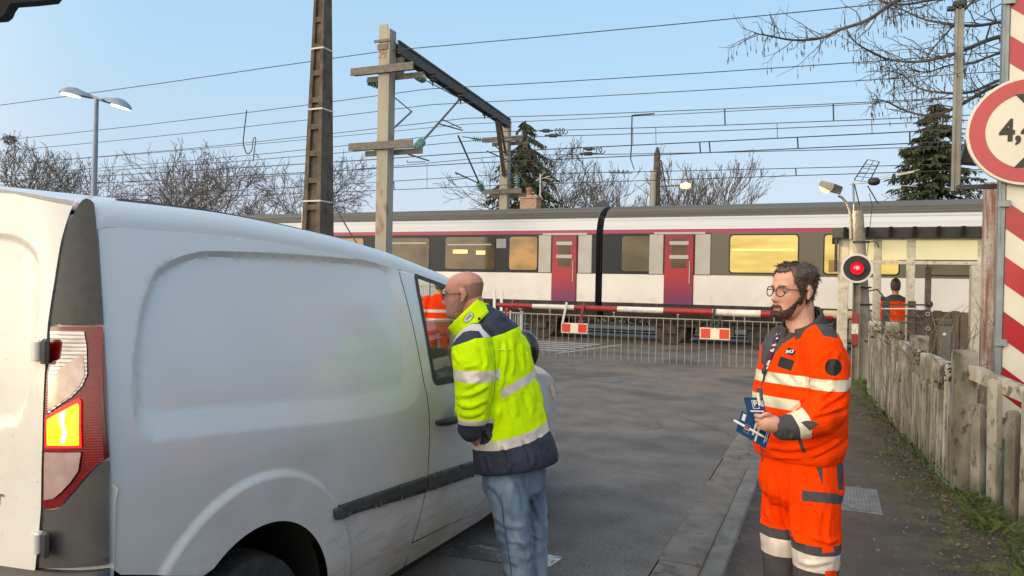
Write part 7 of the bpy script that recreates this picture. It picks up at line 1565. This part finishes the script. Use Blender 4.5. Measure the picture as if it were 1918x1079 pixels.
# ---- two figures farther off
def small_person(label, base, f, h, jm, tm, hm2, seat=None, bands_=True):
    f = V(f).normalized(); s = V((-f.y, f.x, 0)); B = V(base); k = h/1.75; r = thing("person", label, "person", tuple(base)); Z = lambda z: V((0, 0, z*k))
    b = MB(); dz = 0 if seat is None else seat-.88*k; O = B+V((0, 0, dz))
    blobz = [(.0, .1)]; rows = []
    for z, a, bb in ((1.52, .05, .05), (1.58, .065, .075), (1.64, .075, .095), (1.70, .075, .095), (1.75, .05, .065), (1.775, .01, .02)): rows.append([O+Z(z)+s*(a*k*cos(t))+f*(bb*k*sin(t)) for t in np.linspace(0, 2*pi, 17)[:-1]])
    b.grid(rows, True, True); limb(b, [O+Z(1.35), O+Z(1.56)], [.06*k, .055*k]); stack(b, [(O+Z(z), a*k, bb*k) for z, a, bb in ((.85, .15, .1), (1.1, .15, .1), (1.35, .17, .1), (1.42, .10, .07))], f, s)
    j = MB(); stack(j, [(O+Z(z), a*k, bb*k) for z, a, bb in ((.80, .19, .14), (.95, .195, .145), (1.15, .20, .145), (1.32, .215, .135), (1.42, .17, .10), (1.48, .08, .07))], f, s)
    t = MB()
    for sd in (-1, 1):
        S_ = O+Z(1.38)+s*sd*.21*k; E_ = O+Z(1.10)+s*sd*.26*k+f*.02; W_ = O+Z(.90)+s*sd*.22*k+f*.12; limb(j, [S_, E_, W_], [.075*k, .065*k, .052*k]); limb(b, [S_, E_, W_, W_+f*.03-Z(.08)], [.045*k, .04*k, .03*k, .035*k])
        for q_ in range(4): finger(b, [W_-Z(.06)+f*.03, W_-Z(.11)+f*(.02+.017*q_), W_-Z(.16)+f*(.02+.017*q_)], .008)
        hip = O+Z(.88)+s*sd*.10*k
        if seat is None: kn_, an = B+Z(.48)+s*sd*.11*k+f*.02, B+Z(.09)+s*sd*.12*k
        else: kn_, an = hip+f*.42*k, hip+f*.44*k; an = V((an.x, an.y, B.z+.08))
        limb(t, [hip, (hip+kn_)/2, kn_, (kn_+an)/2, an], [.10*k, .09*k, .075*k, .068*k, .06*k], 4); limb(b, [hip, kn_, an], [.07*k, .05*k, .04*k])
        o = shoe("shoe", an, f, shoe_m, r); o.location.z += B.z-PZ
    to_obj(fuse(b, .012, 2), "body", [skin_o], r)
    bm = fuse(j, .014, 3); wrinkle(bm, .006, (7, 7, 12), 3)
    zs_ = [1.02, 1.07, 1.17, 1.22]
    if bands_:
        for z in zs_: cut_plane(bm, V((0, 0, O.z+z*k)), V((0, 0, 1)))
    for fc in bm.faces: z = (fc.calc_center_median().z-O.z)/k; fc.material_index = (2 if bands_ and (zs_[0] < z < zs_[1] or zs_[2] < z < zs_[3]) else (1 if z > 1.36 and not bands_ else 0))
    to_obj(bm, "jacket", [jm, gry, refl_w], r); to_obj(fuse(t, .014, 3), "trousers", [tm], r)
    b = MB(); rows = []
    for z, a, bb in ((1.56, .072, .09), (1.63, .084, .108), (1.70, .084, .108), (1.76, .06, .075), (1.79, .012, .02)): rows.append([O+Z(z)-f*.012+s*(a*k*cos(tt))+f*((bb if sin(tt) < 0 else bb*.72)*k*sin(tt)) for tt in np.linspace(0, 2*pi, 17)[:-1]])
    b.grid(rows, True, True); b.build("hair", hm2, r, True)
    return r
p = at(822, 640, D=12.4); small_person("worker in orange jacket with pale bands seen through the van's windows", (p.x, p.y, RZ), cam_dir(-.2, 1), 1.72, org_m, org_m, hair_m)
p = at(1676, 600, Y=CYY+.75); small_person("dark haired person in orange and charcoal jacket standing with back turned inside the shelter", (p.x, p.y, .02), (0.05, 1, 0), 1.80, org_m, gry, hair_m, bands_=False)
